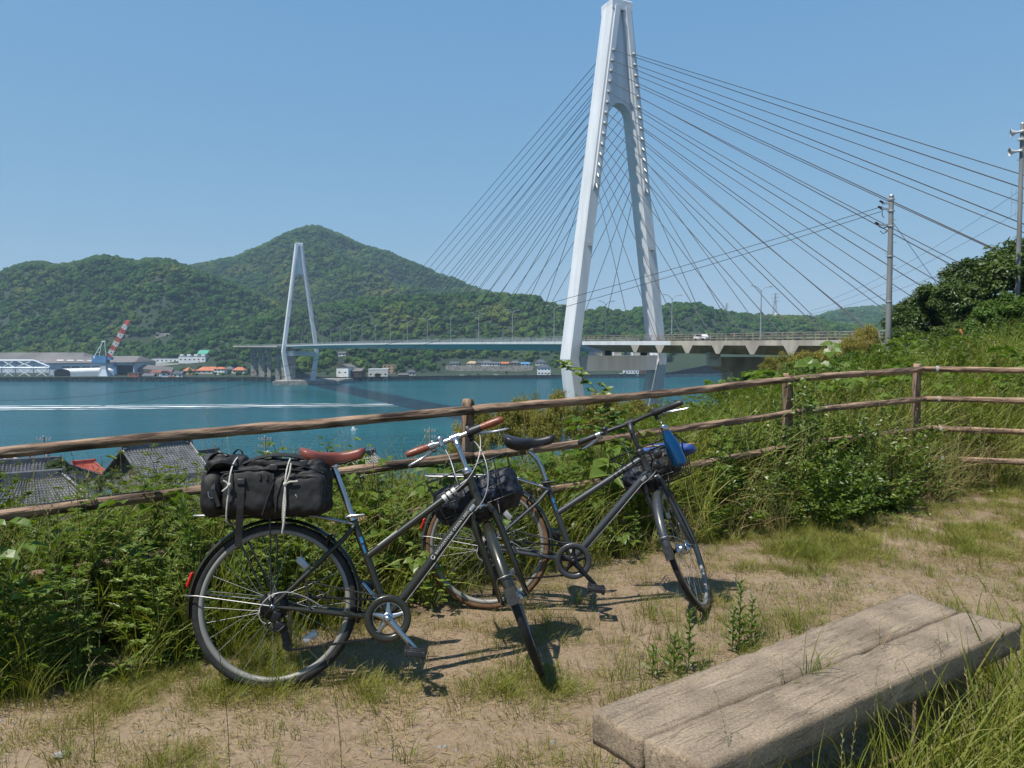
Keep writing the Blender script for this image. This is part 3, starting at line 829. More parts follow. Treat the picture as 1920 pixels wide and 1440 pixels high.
m.loft([[BW(-W_ - 0.04, t, deck_z(t) + a), BW(-W_ + 0.02, t, deck_z(t) + a), BW(-W_ + 0.02, t, deck_z(t) + b), BW(-W_ - 0.04, t, deck_z(t) + b)][0:4] for t, a, b in ((3.3, -0.02, -0.93), (40, -0.02, -0.93))], 0, False)
m.build("edge_plate", M_WHITESTEEL, bridge, world=True)
for i in range(14):                          # the tapered ribs hanging under the deck edges
    t = 26.9 + 9.3 * i
    for sg in (-1, 1):
        m = MB(); z = deck_z(t)
        rings = []
        for s, d in ((W_ + 0.03, 1.65), (9.0, 1.75), (6.0, 0)):
            if d: rings.append([BW(sg * s, t + a, z + b) for a, b in ((-1.75, -0.93), (1.75, -0.93), (0.5, -0.93 - d), (-0.5, -0.93 - d))])
        m.loft(rings, 0, False)
        if sg < 0 or i < 3: m.build("rib", M_CONC, bridge, world=True)
# roadway and kerbs
m = MB()
for a, b in ((3, 160), (-SPAN - 150, -3)):
    ts = np.linspace(a, b, 30)
    for i in range(29):
        m.add([BW(-9.6, ts[i], deck_z(ts[i]) + 0.12), BW(9.6, ts[i], deck_z(ts[i]) + 0.12), BW(9.6, ts[i + 1], deck_z(ts[i + 1]) + 0.12), BW(-9.6, ts[i + 1], deck_z(ts[i + 1]) + 0.12)], [(0, 1, 2, 3)])
m.build("roadway", M_ASPHALT, bridge, world=True)
# railings: too small to pick apart singly, joined
def railing(name, s, t0, t1, step, h, mats, bars=3, r=0.05):
    m = MB()
    n = int(abs(t1 - t0) / step); ts = np.linspace(t0, t1, n + 1)
    for t in ts:
        m.box(BW(s, t, deck_z(t) + h / 2), (0.16, 0.16, h))
    for k in range(bars):
        zz = h * (k + 1) / bars - 0.05
        for i in range(0, n, 4):
            j = min(i + 4, n)
            a, b = BW(s, ts[i], deck_z(ts[i]) + zz), BW(s, ts[j], deck_z(ts[j]) + zz)
            m.tube([a, b], r, 4, 0, False)
    o = m.build(name, mats, bridge, world=True); o["kind"] = "stuff"
railing("railing", -11.75, 3.5, 158, 2.4, 1.35, M_RUSTRAIL, 3, 0.05)
railing("railing", -11.75, -3.5, -SPAN - 150, 2.4, 1.3, M_GALV, 4, 0.045)
railing("railing", 11.75, 3.5, 95, 4.0, 1.9, M_RUSTRAIL, 3, 0.05)
railing("railing", 11.75, -3.5, -SPAN - 150, 4.0, 1.3, M_GALV, 3, 0.05)
m = MB()
for t in (6.0, ):
    m.box(BW(-6, t, -1), (1.5, 1.5, 1.2)); m.box(BW(5, t, -1), (1.5, 1.5, 1.2))
m.build("bearing", M_DARKMET, bridge, world=True)
# pier under the near side span
m = MB()
m.loft([[BW(s, 50 + d, z) for s, d in ((-5.5, -1.8), (5.5, -1.8), (5.5, 1.8), (-5.5, 1.8))] for z in (-28, -4.6)] + [[BW(s, 50 + d, z) for s, d in ((-9, -2.2), (9, -2.2), (9, 2.2), (-9, 2.2))] for z in (-3.4, -1.6)], 0, False)
m.build("pier", M_CONC, bridge, world=True)
m = MB(); m.box(BW(-9.1, 50, -1.1), (2.2, 2.2, 1.0)); m.box(BW(-9.1, 50, 0), (0.1, 0.1, 0.1)); m.build("pier_walkway", M_GALV, bridge, world=True)

# lamp posts along the middle of the deck, 30 m apart
def lamp_post(t, first=[None]):
    z = deck_z(t)
    M = Matrix.Translation(BW(0, t, z)) @ Matrix.Rotation(math.atan2(BN.y, BN.x), 4, 'Z')
    if first[0] is None:
        r = empty("street_lamp", M=M)
        p = MB(); p.tube([(0, 0, 0), (0, 0, 10.2)], [0.17, 0.10], 7); p.build("post", M_GALV, r)
        for sg in (-1, 1):
            a = MB(); a.tube([(0, 0, 9.9), (sg * 0.9, 0, 10.7), (sg * 1.9, 0, 11.0)], 0.06, 6); a.build("arm", M_GALV, r)
            h = MB(); h.box((sg * 2.3, 0, 11.02), (1.0, 0.34, 0.18), None, 0, 1, 0.05); h.build("lamp_head", M_HORN, r)
        first[0] = r
        return r
    r = first[0].copy(); COL.objects.link(r); r.matrix_basis = M
    for c in first[0].children:
        k = c.copy(); COL.objects.link(k); k.parent = r
    return r
lamps_t = [53.5, 24.5, -4.5] + [-33.9 - 30 * i for i in range(16)]
for i, t in enumerate(lamps_t):
    o = lamp_post(t)
    if i == 0: lab = "tall twin-armed lamp post on the concrete side span, right of the near pylon"
    elif i == 1: lab = "twin-armed lamp post just right of the near pylon's right leg"
    elif i == 2: lab = "lamp post seen between the two legs of the near pylon"
    else: lab = "%s lamp post along the steel main span, counted leftwards from the near pylon" % ("first", "second", "third", "fourth", "fifth", "sixth", "seventh", "eighth", "ninth", "tenth", "eleventh", "twelfth", "thirteenth", "fourteenth", "fifteenth", "sixteenth")[i - 3]
    tag(o, lab, "street lamp", "lamp posts along the bridge deck")

# the viaduct that carries the road on beyond the far pylon
via = empty("approach_viaduct", tuple(at(470, 712, 700)), "grey concrete approach viaduct on tall piers left of the far pylon", "viaduct")
VI = via.matrix_basis.inverted()
path = [Vector((-196, 652, 0)), Vector((-212, 674, 0)), Vector((-229, 696, 0)), Vector((-247, 718, 0)), Vector((-268, 742, 0))]
m = MB(); rings = []
for i, p in enumerate(path):
    d = (path[min(i + 1, 4)] - path[max(i - 1, 0)]).normalized(); nrm = Vector((d.y, -d.x, 0))
    zt = 3.0 + 0.12 * i
    rings.append([p + nrm * s + Vector((0, 0, zt + z)) for s, z in ((-9, 0), (9, 0), (9, -1.1), (4.5, -2.9), (-4.5, -2.9), (-9, -1.1))])
m.loft(rings, 0, False)
m.build("deck", M_CONC, via, world=True)
m = MB()
for i in range(4):
    for s in (-8.8, 8.8):
        a, b = path[i], path[i + 1]
        d = (b - a).normalized(); nrm = Vector((d.y, -d.x, 0))
        for k in range(10):
            p = a.lerp(b, k / 10) + nrm * s
            m.box(p + Vector((0, 0, 3.5 + 0.12 * (i + k / 10))), (0.2, 0.2, 1.1))
        m.tube([a + nrm * s + Vector((0, 0, 4.1 + 0.12 * i)), b + nrm * s + Vector((0, 0, 4.22 + 0.12 * i))], 0.08, 4)
o = m.build("railing", M_GALV, via, world=True); o["kind"] = "stuff"
for (px, pw, Y) in ((541, 25, 664), (521, 8, 680), (505, 7, 696), (491, 11, 710), (476, 11, 726)):
    p = at(px, 690, Y); w2 = pw / FPX * Y / 2
    m = MB()
    m.loft([[Vector((p.x + a * w2, p.y + b * 1.2, z)) for a, b in ((-1, -1), (1, -1), (1, 1), (-1, 1))] for z in (-29, -5)] + [[Vector((p.x + a * w2 * 1.06, p.y + b * 1.3, z)) for a, b in ((-1, -1), (1, -1), (1, 1), (-1, 1))] for z in (-1, 0.15)], 0, False)
    m.build("pier", M_CONCD, via, world=True)
m = MB()                                     # the quay on which the far pylon stands
q0, q1 = at_z(510, 722, SEA), at_z(645, 718.5, SEA)
m.prism([Vector((q0.x, 628, SEA - 2)), Vector((q1.x + 0, 640, SEA - 2)), Vector((q1.x, 708, SEA - 2)), Vector((q0.x - 4, 708, SEA - 2))], (0, 0, 5.2))
tag(m.build("pylon_quay", M_CONCD), "grey concrete quay jutting out under the far pylon", "quay")
# ------------------------------------------------------------------ the far shore: works, crane, houses, walls
def wbox(m, px0, px1, y0, y1, Y, depth, mi=0, skew=0.0):
    """a box whose front face spans these columns and rows at distance Y"""
    a, b = at(px0, y1, Y), at(px1, y1, Y); zt = at((px0 + px1) / 2, y0, Y).z
    m.add([Vector((a.x, Y, a.z)), Vector((b.x, Y + skew, a.z)), Vector((b.x, Y + skew + depth, a.z)), Vector((a.x, Y + depth, a.z)),
           Vector((a.x, Y, zt)), Vector((b.x, Y + skew, zt)), Vector((b.x, Y + skew + depth, zt)), Vector((a.x, Y + depth, zt))],
          [(0, 1, 5, 4), (1, 2, 6, 5), (2, 3, 7, 6), (3, 0, 4, 7), (4, 5, 6, 7), (3, 2, 1, 0)], mi)

def on_hill(px, row):
    for Y in np.arange(float(shore_y(px)) + 1, 2000, 2.0):
        p = at(px, row, Y)
        if p.z < float(hill_z(px, Y)): return p
    return p

CLEAR = []
def house(name, label, cat, px, py, Y, w, d, h, roof="gable", rh=2.0, wall=None, roofm=None, rot=0.0, wins=(3, 1), door=True, over=0.5, group=None, ridge_x=True, found=3.0):
    """a small building of w x d x h metres standing with its front's middle at photo point (px, py) at distance Y"""
    p = on_hill(px, py); k_ = p.y / Y; CLEAR.append((p.x, p.y, w * k_ / 2 + 2, d * k_ + 4))
    r = empty(name, p, label, cat, group); r.scale = (k_, k_, k_)
    r.rotation_euler = (0, 0, math.radians(rot))
    m = MB(); m.box((0, d / 2, (h - found) / 2), (w, d, h + found)); m.build("wall", wall or M_PLASTER, r)
    m = MB()
    if roof == "flat":
        m.box((0, d / 2, h + 0.2), (w + 0.4, d + 0.4, 0.4))
    else:
        o = over
        if ridge_x:
            a = w / 2 + o; f0, f1, mid = -o, d + o, d / 2
            inset = 0.0 if roof == "gable" else min(w, d) * 0.45
            e0, e1 = (-a, a)
            lo = h - rh * o / (d / 2) * 0.6
            P = [(e0, f0, lo), (e1, f0, lo), (e1, f1, lo), (e0, f1, lo), (e0 + inset, mid, h + rh), (e1 - inset, mid, h + rh)]
            Fs = [(0, 1, 5, 4), (2, 3, 4, 5), (1, 2, 5), (3, 0, 4)]
        else:
            a0, a1 = -o, d + o; s = w / 2 + o
            inset = 0.0 if roof == "gable" else min(w, d) * 0.45
            lo = h - rh * o / (w / 2) * 0.6
            P = [(-s, a0, lo), (s, a0, lo), (s, a1, lo), (-s, a1, lo), (0, a0 + inset, h + rh), (0, a1 - inset, h + rh)]
            Fs = [(1, 2, 5, 4), (3, 0, 4, 5), (0, 1, 4), (2, 3, 5)]
        P2 = [Vector(q) - Vector((0, 0, 0.22)) for q in P]
        m.add(P, Fs); m.add(P2, [tuple(reversed(f)) for f in Fs])
        m.add(P[:4] + P2[:4], [(0, 4, 5, 1), (1, 5, 6, 2), (2, 6, 7, 3), (3, 7, 4, 0)])
    m.build("roof", roofm or M_TILE, r)
    if roof == "gable" and not ridge_x:
        m = MB(); m.add([(-w / 2, 0.02, h - 0.2), (w / 2, 0.02, h - 0.2), (0, 0.02, h + rh - 0.3)], [(0, 1, 2)]); m.add([(-w / 2, d - 0.02, h - 0.2), (w / 2, d - 0.02, h - 0.2), (0, d - 0.02, h + rh - 0.3)], [(0, 2, 1)]); m.build("gable", wall or M_PLASTER, r)
    if roof == "gable" and ridge_x:
        m = MB()
        for s in (-1, 1): m.add([(s * (w / 2 - .02), 0, h - 0.2), (s * (w / 2 - .02), d, h - 0.2), (s * (w / 2 - .02), d / 2, h + rh - 0.3)], [(0, 1, 2)])
        m.build("gable", wall or M_PLASTER, r)
    nw, fl = wins
    for k in range(fl):
        for i in range(nw):
            x = (i + 0.5) / nw * w - w / 2
            ww, wh = min(1.8, w / nw * 0.55), min(1.3, h / fl * 0.42)
            zc = h * (k + 0.55) / fl
            m = MB(); m.box((x, -0.03, zc), (ww, 0.10, wh)); f = m.build("window", M_GLASSD, r)
    if door:
        m = MB(); m.box((w * 0.28, -0.04, 1.0), (1.0, 0.1, 2.0)); m.build("door", M_DARKWOOD, r)
    return r

# sea wall along the whole far shore, with pale ladders of concrete
sw = empty("sea_wall", tuple(at(700, 712, 712)), "long concrete sea wall along the far shore", "wall")
m = MB(); rings = []
for px in range(-460, 2440, 25):
    Y = float(shore_y(px)); X = (px - 960) / FPX * Y
    rings.append([Vector((X, Y - 1.8, SEA - 2)), Vector((X, Y - 1.2, SEA + 1.2)), Vector((X, Y - 0.7, SEA + 3.3)), Vector((X, Y + 0.6, SEA + 3.3)), Vector((X, Y + 0.6, SEA - 2))])
m.loft(rings, 0, False)
m.build("wall_face", M_CONCD, sw, world=True)
m = MB(); m.box((0, 0, 0), (0.8, 1.3, 3.6)); bm_ = m.mesh("buttress"); bm_.materials.append(M_PLASTER)
for px in (237, 262, 272, 299, 325, 361, 392, 424, 455, 482, 660, 690, 720, 770, 830):
    Y = float(shore_y(px)); b = link("buttress", bm_, None, sw); b.matrix_parent_inverse = sw.matrix_basis.inverted()
    b.matrix_basis = Matrix.Translation(((px - 960) / FPX * Y, Y - 1.7, SEA + 1.4)) @ Matrix.Rotation(math.radians(24), 4, 'Y')

# shipyard sheds
yd = empty("boatyard_shed", tuple(at(60, 708, 775)), "long low boatyard shed with a weathered brown-grey roof, behind the steel frames", "shed")
m = MB(); wbox(m, -180, 148, 676, 710, 775, 60); m.build("wall", M_SHEDWALL, yd, world=True)
m = MB()
a, b = at(-190, 678, 773), at(151, 678, 773); zt = at(60, 661, 800).z
P = [Vector((a.x, 773, a.z)), Vector((b.x, 773, a.z)), Vector((b.x, 837, a.z)), Vector((a.x, 837, a.z)), Vector((a.x + 8, 805, zt)), Vector((b.x - 14, 805, zt))]
m.add(P, [(0, 1, 5, 4), (2, 3, 4, 5), (1, 2, 5), (3, 0, 4)]); m.build("roof", M_SHEDROOF, yd, world=True)
yd2 = empty("boatyard_shed", tuple(at(165, 710, 745)), "pale blue boatyard shed with a brown-grey roof and a dark open bay", "shed")
m = MB(); wbox(m, 93, 216, 681, 711, 745, 45); wbox(m, 216, 252, 678, 684.5, 745, 45); wbox(m, 250, 252, 678, 711, 745, 45); m.build("wall", M_SHEDWALL, yd2, world=True)
m = MB(); wbox(m, 216, 250, 684.5, 711, 751, 36); m.build("bay", M_DARKMET, yd2, world=True)
m = MB(); wbox(m, 213, 218.5, 678, 702, 744.4, 2); m.build("stripe", M_BLUEPAINT, yd2, world=True)
m = MB(); a, b = at(74, 681, 743), at(253, 679, 743); zt = at(160, 668.5, 765).z
P = [Vector((a.x, 743, a.z)), Vector((b.x, 743, a.z + 1)), Vector((b.x, 792, a.z + 1)), Vector((a.x, 792, a.z)), Vector((a.x + 3, 768, zt)), Vector((b.x - 7, 768, zt + 0.6))]
m.add(P, [(0, 1, 5, 4), (2, 3, 4, 5), (1, 2, 5), (3, 0, 4)]); m.build("roof", M_SHEDROOF, yd2, world=True)
for k in range(4):
    m = MB(); wbox(m, 116 + 19 * k, 130 + 19 * k, 687, 689.2, 744.6, 1); m.build("window", M_GLASSD, yd2, world=True)
for k in range(4):
    px = 106 + 19 * k
    m = MB(); p = [at(px, 676.5, 750), at(px + 13, 676.5, 750), at(px + 14, 674.2, 757), at(px + 2, 674.2, 757)]
    m.add([q + Vector((0, 0, 0.12)) for q in p], [(0, 1, 2, 3)]); m.build("skylight", M_PLASTER, yd2, world=True)
# white arched tent shed
ts = empty("arched_shed", tuple(at(150, 709, 718)), "white arched-roof shed with a dark open end beside the crane", "shed")
def arch_ring(px, yb, yt, Y, hw):
    c = at(px, yb, Y); zt = at(px, yt, Y).z
    return [Vector((c.x + hw * math.cos(a), c.y, c.z + (zt - c.z) * (0.62 + 0.38 * math.sin(a)))) for a in [math.pi * (1 - k / 10) for k in range(11)]] + [Vector((c.x + hw, c.y, c.z)), Vector((c.x - hw, c.y, c.z))]
m = MB(); hw = 16 / FPX * 718
r0 = arch_ring(116, 709, 691.5, 718, hw); r1 = [p + Vector((33, 16, 0.8)) for p in r0]
m.loft([r0, r1], 0, False, cap=False); m.add(r1, [tuple(range(len(r1)))]); m.build("shell", M_WHITEWALL, ts, world=True)
m = MB(); m.add([p + Vector((0.15, 0.35, -0.35)) for p in r0], [tuple(range(len(r0)))]); m.build("opening", M_DARKMET, ts, world=True)
# white steel frames at the quay on the left
sf = empty("steel_gantry", tuple(at(45, 709, 722)), "white steel truss frames standing over the boatyard slip", "gantry")
def beam(m, p, q, r): m.tube([p, q], r, 4, 0, False, False)
for (x0, x1) in ((-62, -30), (-30, 3), (3, 28.5), (28.5, 63), (63, 93)):
    m = MB()
    for (Y0, off) in ((722, 0), (738, -1)):
        A, B, C, D = at(x0, 709, Y0), at(x1, 709, Y0), at(x1, 690 + off, Y0), at(x0, 690 + off, Y0)
        E_, G = at(x0, 676 + off + (8 if x1 > 90 else 0) * 0, Y0), at(x1, 676 + off + (12 if x1 > 90 else 0), Y0)
        for p, q, r in ((A, D, 0.55), (B, C, 0.55), (D, C, 0.7), (A, C, 0.28), (B, D, 0.28), (D, E_, 0.35), (C, G, 0.35), (E_, G, 0.45), (D, G, 0.25), (E_, C, 0.25)):
            beam(m, p, q, r)
        mid0, mid1 = D.lerp(C, .5), E_.lerp(G, .5); beam(m, mid0, mid1, .22)
    beam(m, at(x0, 690, 722), at(x0, 689, 738), 0.35); beam(m, at(x1, 676, 722), at(x1, 675, 738), 0.35)
    m.build("frame", M_SHEDWALL, sf, world=True)
m = MB(); wbox(m, -150, 96, 707.5, 713.5, 716, 60); m.build("slipway", M_CONCD, sf, world=True)
m = MB(); wbox(m, -60, 30, 705.8, 707.6, 718, 3); wbox(m, 40, 92, 706.2, 707.6, 718, 3); m.build("deck_edge", M_RUST, sf, world=True)

# quayside crane
cr = empty("harbour_crane", tuple(at(192, 711, 724)), "harbour crane with blue cab and slanting red and white lattice boom", "crane")
YC = 724
m = MB()
b0 = at(196, 711, YC)
for dx in (-1, 1):
    for dy in (-1, 1): beam(m, b0 + Vector((dx * 5.5, dy * 4, 0)), b0 + Vector((dx * 2.2, dy * 2, 9)), 0.6)
m.loft([[b0 + Vector((a * s, b * s * .8, z)) for a, b in ((-1, -1), (1, -1), (1, 1), (-1, 1))] for s, z in ((5.0, 1.2), (2.6, 9.5), (2.6, 14.6))], 0, False)
m.build("pedestal", M_SHEDWALL, cr, world=True)
m = MB(); wbox(m, 172, 199, 667, 680.5, YC - 3, 7); wbox(m, 199, 208, 670, 674.5, YC - 2.5, 5); m.build("cab", M_BLUEPAINT, cr, world=True)
m = MB()
for q in ((174.5, 666.6, 178.0, 668.6), (175.3, 668.6, 177.2, 671.4)): wbox(m, q[0], q[2], q[1] + 1, q[3] + 1, YC - 3.12, 0.2)
m.build("emblem", M_WHITEWALL, cr, world=True)
for yy in (YC - 2, YC + 2):
    m = MB()
    beam(m, at(177, 668, yy), at(193, 640, yy), 0.35); beam(m, at(186, 668, yy), at(192, 640, yy), 0.28); beam(m, at(199, 670, yy), at(196, 640, yy), 0.35); beam(m, at(191, 640, yy), at(197.5, 640, yy), 0.35)
    beam(m, at(181, 660.5, yy), at(187.5, 660.5, yy), 0.2); beam(m, at(187, 652, yy), at(189.5, 652, yy), 0.2)
    m.build("mast", M_WHITEWALL, cr, world=True)
A, B = at(203, 671.5, YC), at(236.5, 608.5, YC)
ax = (B - A).normalized(); sd = Vector((ax.z, 0, -ax.x))
nb = 8
for k in range(nb):
    m = MB(); p, q = A.lerp(B, k / nb), A.lerp(B, (k + 1) / nb)
    w0, w1 = (1.75 if k else 0.9), 1.75 - 0.0 * k
    if k == nb - 1: w1 = 0.9
    C0 = [p + sd * w0 * a + Vector((0, b * 1.4, 0)) for a, b in ((-1, -1), (1, -1), (1, 1), (-1, 1))]
    C1 = [q + sd * w1 * a + Vector((0, b * 1.4, 0)) for a, b in ((-1, -1), (1, -1), (1, 1), (-1, 1))]
    for i in range(4):
        beam(m, C0[i], C1[i], 0.36); beam(m, C0[i], C1[(i + 1) % 4], 0.2); beam(m, C0[i], C0[(i + 1) % 4], 0.2)
        beam(m, C0[i].lerp(C1[i], .5), C0[(i + 1) % 4], 0.16)
    m.build("boom_section", M_REDPAINT if k % 2 == 0 else M_WHITEWALL, cr, world=True)
m = MB(); p = B + ax * 1.0
m.loft([[p + sd * w * a + ax * h + Vector((0, b * .9, 0)) for a, b in ((-1, -1), (1, -1), (1, 1), (-1, 1))] for h, w in ((-1.2, 1.1), (1.5, 1.9), (3.4, 1.2))], 0, False)
m.build("boom_head", M_REDPAINT, cr, world=True)
m = MB()
for yy in (-1.4, 1.4): beam(m, at(194, 640, YC) + Vector((0, yy, 0)), B + Vector((0, yy, 0)), 0.07)
beam(m, B + ax * 2.5 + Vector((1.2, 0, 0)), B + ax * 2.5 + Vector((1.2, 0, -14)), 0.06)
m.build("hoist_rope", M_WIRE, cr, world=True)

# houses and small works buildings on the far shore
HS = [
 ("workshop", "red-brown block with a flat roof beside the boatyard shed", "building", 250, 712.5, 716, 12.5, 9, 6.6, dict(roof="flat", wall=M_BRICKRED, roofm=M_TILED, wins=(2, 2), rot=-12)),
 ("house", "low grey-roofed house just right of the red-brown block", "house", 277, 712, 728, 11, 8, 4.0, dict(wall=M_PLASTER, roofm=M_TILE, rh=2.2, wins=(3, 1))),
 ("house", "small white house with a dark red roof behind the sea wall", "house", 292, 706, 745, 10, 8, 4.2, dict(wall=M_WHITEWALL, roofm=M_BRICKRED, rh=1.8, wins=(2, 1))),
 ("house", "white two-storey house with a red-brown gable near the sea wall", "house", 312, 711.5, 728, 8.5, 8, 6.4, dict(wall=M_WHITEWALL, roofm=M_BRICKRED, rh=2.2, wins=(2, 2), ridge_x=False, rot=14)),
 ("house", "small red-roofed shed leaning on the white two-storey house", "shed", 322, 711.5, 724, 5.5, 6, 3.0, dict(wall=M_TANWALL, roofm=M_BRICKRED, rh=1.4, wins=(1, 1))),
 ("house", "orange-roofed bungalow above the hedge left of the far piers", "house", 388, 701, 765, 22, 11, 3.6, dict(roof="hip", wall=M_PLASTER, roofm=M_ORANGEROOF, rh=3.6, wins=(4, 1))),
 ("house", "white two-storey house joined to the orange-roofed bungalow", "house", 411, 702.5, 760, 10.5, 9, 6.0, dict(roof="hip", wall=M_WHITEWALL, roofm=M_ORANGEROOF, rh=1.8, wins=(3, 2))),
 ("house", "brown house with an orange hipped roof among the shore trees", "house", 351, 703, 758, 10, 9, 4.4, dict(roof="hip", wall=M_TANWALL, roofm=M_ORANGEROOF, rh=3.2, wins=(2, 1), ridge_x=False)),
 ("house", "orange-roofed house farthest right before the viaduct piers", "house", 447, 700.5, 775, 12, 9, 3.8, dict(roof="hip", wall=M_PLASTER, roofm=M_ORANGEROOF, rh=3, wins=(3, 1))),
 ("house", "grey-roofed white house between the two orange-roofed ones", "house", 428, 699, 790, 10, 9, 4.2, dict(roof="hip", wall=M_WHITEWALL, roofm=M_TILE, rh=2.4, wins=(3, 1))),
 ("plant_building", "long white plant building with vents on the terrace below the hill", "building", 312, 681, 838, 34, 9, 5.2, dict(roof="flat", wall=M_WHITEWALL, roofm=M_GALV, wins=(7, 1))),
 ("plant_building", "white plant building with four pale roof hoods on the terrace", "building", 360, 681, 836, 30, 9, 7.6, dict(roof="flat", wall=M_WHITEWALL, roofm=M_GALV, wins=(6, 1))),
 ("shed", "green-roofed shed on the hillside above the terrace", "shed", 379, 668, 872, 11, 16, 3.0, dict(wall=M_PLASTER, roofm=M_GREENROOF, rh=4.2, wins=(1, 1))),
 ("warehouse", "tall pale warehouse with a grey gable beside the far pylon", "warehouse", 642, 711, 745, 13, 18, 12.2, dict(wall=M_WHITEWALL, roofm=M_SHEDROOF, rh=3.0, wins=(2, 1), ridge_x=False, rot=-14)),
 ("warehouse", "brown-roofed annexe built against the tall pale warehouse", "warehouse", 664, 711, 742, 15, 14, 8.2, dict(wall=M_DARKWOOD, roofm=M_SHEDROOF, rh=2.6, wins=(3, 1), rot=-8)),
 ("pump_house", "white flat-roofed block with a dark arched doorway at the water", "building", 709, 713, 716, 18.5, 14, 10.4, dict(roof="flat", wall=M_PLASTER, roofm=M_WHITEWALL, wins=(4, 1), door=False, rot=6)),
 ("apartment_house", "tan block of flats behind the white flat-roofed block", "building", 730, 701, 790, 14, 9, 9.0, dict(roof="flat", wall=M_TANWALL, roofm=M_TANWALL, wins=(3, 3))),
 ("house", "little grey-roofed house by the shore trees", "house", 770, 704, 785, 10, 8, 3.4, dict(roof="hip", wall=M_PLASTER, roofm=M_TILED, rh=2.6, wins=(3, 1))),
 ("house", "white house on the slope under the main span", "house", 641, 668, 905, 9, 7, 3.8, dict(wall=M_WHITEWALL, roofm=M_TILE, rh=1.8, wins=(2, 1))),
 ("house", "two-storey white house with dark hipped roof left of the near pylon", "house", 1020, 704, 800, 14, 10, 8.6, dict(roof="hip", wall=M_WHITEWALL, roofm=M_TILED, rh=2.8, wins=(4, 2))),
 ("house", "upper house with a dark hipped roof above the two-storey white one", "house", 1014, 686, 850, 12, 9, 4.2, dict(roof="hip", wall=M_PLASTER, roofm=M_TILED, rh=3, wins=(3, 1))),
 ("house", "pale bungalow with a tan roof on the walled terrace", "house", 885, 686, 850, 12, 8, 3.0, dict(roof="hip", wall=M_PLASTER, roofm=M_TANWALL, rh=2.4, wins=(3, 1))),
 ("house", "white-fronted house right of the tan-roofed bungalow", "house", 913, 686, 852, 13, 8, 3.4, dict(roof="hip", wall=M_WHITEWALL, roofm=M_TILE, rh=2.8, wins=(4, 1))),
 ("house", "low cream house in the middle of the walled terrace", "house", 945, 686, 855, 11, 8, 2.8, dict(wall=M_PLASTER, roofm=M_ORANGEROOF, rh=1.8, wins=(3, 1))),
 ("house", "blue-roofed small house at the right end of the walled terrace", "house", 985, 687, 860, 10, 8, 3.0, dict(wall=M_WHITEWALL, roofm=M_BLUEPAINT, rh=1.8, wins=(2, 1))),
 ("house", "small cream house between the tan-roofed bungalow and the white-fronted one", "house", 899, 685.5, 853, 8, 7, 3.4, dict(roof="hip", wall=M_TANWALL, roofm=M_TILED, rh=2.2, wins=(2, 1))),
 ("house", "low white house between the white-fronted house and the orange-roofed cream one", "house", 930, 686, 855, 9, 7, 3.0, dict(wall=M_WHITEWALL, roofm=M_TILE, rh=1.6, wins=(3, 1))),
 ("house", "tan house with a grey roof left of the small blue-roofed house", "house", 966, 686, 858, 11, 8, 3.6, dict(roof="hip", wall=M_TANWALL, roofm=M_TILE, rh=2.4, wins=(3, 1))),
 ("house", "farthest left house of the walled terrace, with a dark gabled roof", "house", 852, 687, 850, 10, 8, 3.4, dict(wall=M_PLASTER, roofm=M_TILED, rh=2.4, wins=(3, 1))),
 ("shed", "low grey shed behind the sea wall, right of the white flat-roofed block", "shed", 756, 708, 745, 10, 6, 3.0, dict(wall=M_CONCD, roofm=M_SHEDROOF, rh=1.2, wins=(3, 1))),
 ("house", "grey-roofed house between the red-brown block and the shore trees", "house", 333, 709, 736, 9, 8, 4.6, dict(wall=M_PLASTER, roofm=M_TILED, rh=2.2, wins=(2, 1))),
 ("shop", "white flat-roofed roadside shop seen under the near pylon's beam", "building", 1184, 701.5, 850, 17, 9, 4.6, dict(roof="flat", wall=M_WHITEWALL, roofm=M_WHITEWALL, wins=(5, 1))),
 ("shop", "small brick-red roadside building seen under the near pylon's beam", "building", 1203, 701.5, 852, 8, 8, 3.8, dict(roof="flat", wall=M_BRICKRED, roofm=M_TILED, wins=(2, 1))),
]
for (nm, lab, cat, px, py, Y, w_, d_, h_, kw) in HS:
    r = house(nm, lab, cat, px, py, Y, w_, d_, h_, **kw)
    if nm == "pump_house":
        m = MB(); m.prism([(-3.2, -0.14, 0), (3.2 - 1, -0.14, 0), (2.2, -0.14, 5.2), (1.2, -0.14, 6.4), (-0.5, -0.14, 6.9), (-2.2, -0.14, 6.4), (-3.2, -0.14, 5.2)], (0, 0.3, 0)); m.build("doorway", M_DARKMET, r)
    if "four pale roof hoods" in lab:
        for k in range(4):
            m = MB(); x = -12 + 8 * k
            m.prism([(x - 2, 1, 8.0), (x - 2, 6, 8.0), (x - 2, 6, 8.8), (x - 2, 1, 10.2)], (4, 0, 0)); m.build("roof_hood", M_WHITEWALL, r)
Yw = on_hill(918, 697).y
m = MB(); wbox(m, 836, 1000, 686, 700, Yw, 3); CLEAR.append(((918 - 960) / FPX * Yw, Yw, 52, 6)); tag(m.build("retaining_wall", M_CONCD), "dark grey retaining wall below the row of terrace houses", "wall")
m = MB(); Yw = on_hill(338, 684).y
wbox(m, 283, 392, 681.5, 688, Yw, 3); CLEAR.append(((338 - 960) / FPX * Yw, Yw, 34, 6)); tag(m.build("terrace_wall", M_PLASTER), "pale terrace wall under the white plant buildings", "wall")
m = MB()
p0, p1 = at(255, 690, 752), at(322, 697, 752)
m.add([p0, p1, p1 + Vector((-4, 14, 4)), p0 + Vector((0, 14, 3.5))], [(0, 1, 2, 3)]); m.add([p0 + Vector((0, 0, -4)), p1 + Vector((0, 0, -3)), p1, p0], [(0, 1, 2, 3)]); m.add([p1 + Vector((0, 0, -3)), p1 + Vector((-4, 14, -3)), p1 + Vector((-4, 14, 4)), p1], [(0, 1, 2, 3)])
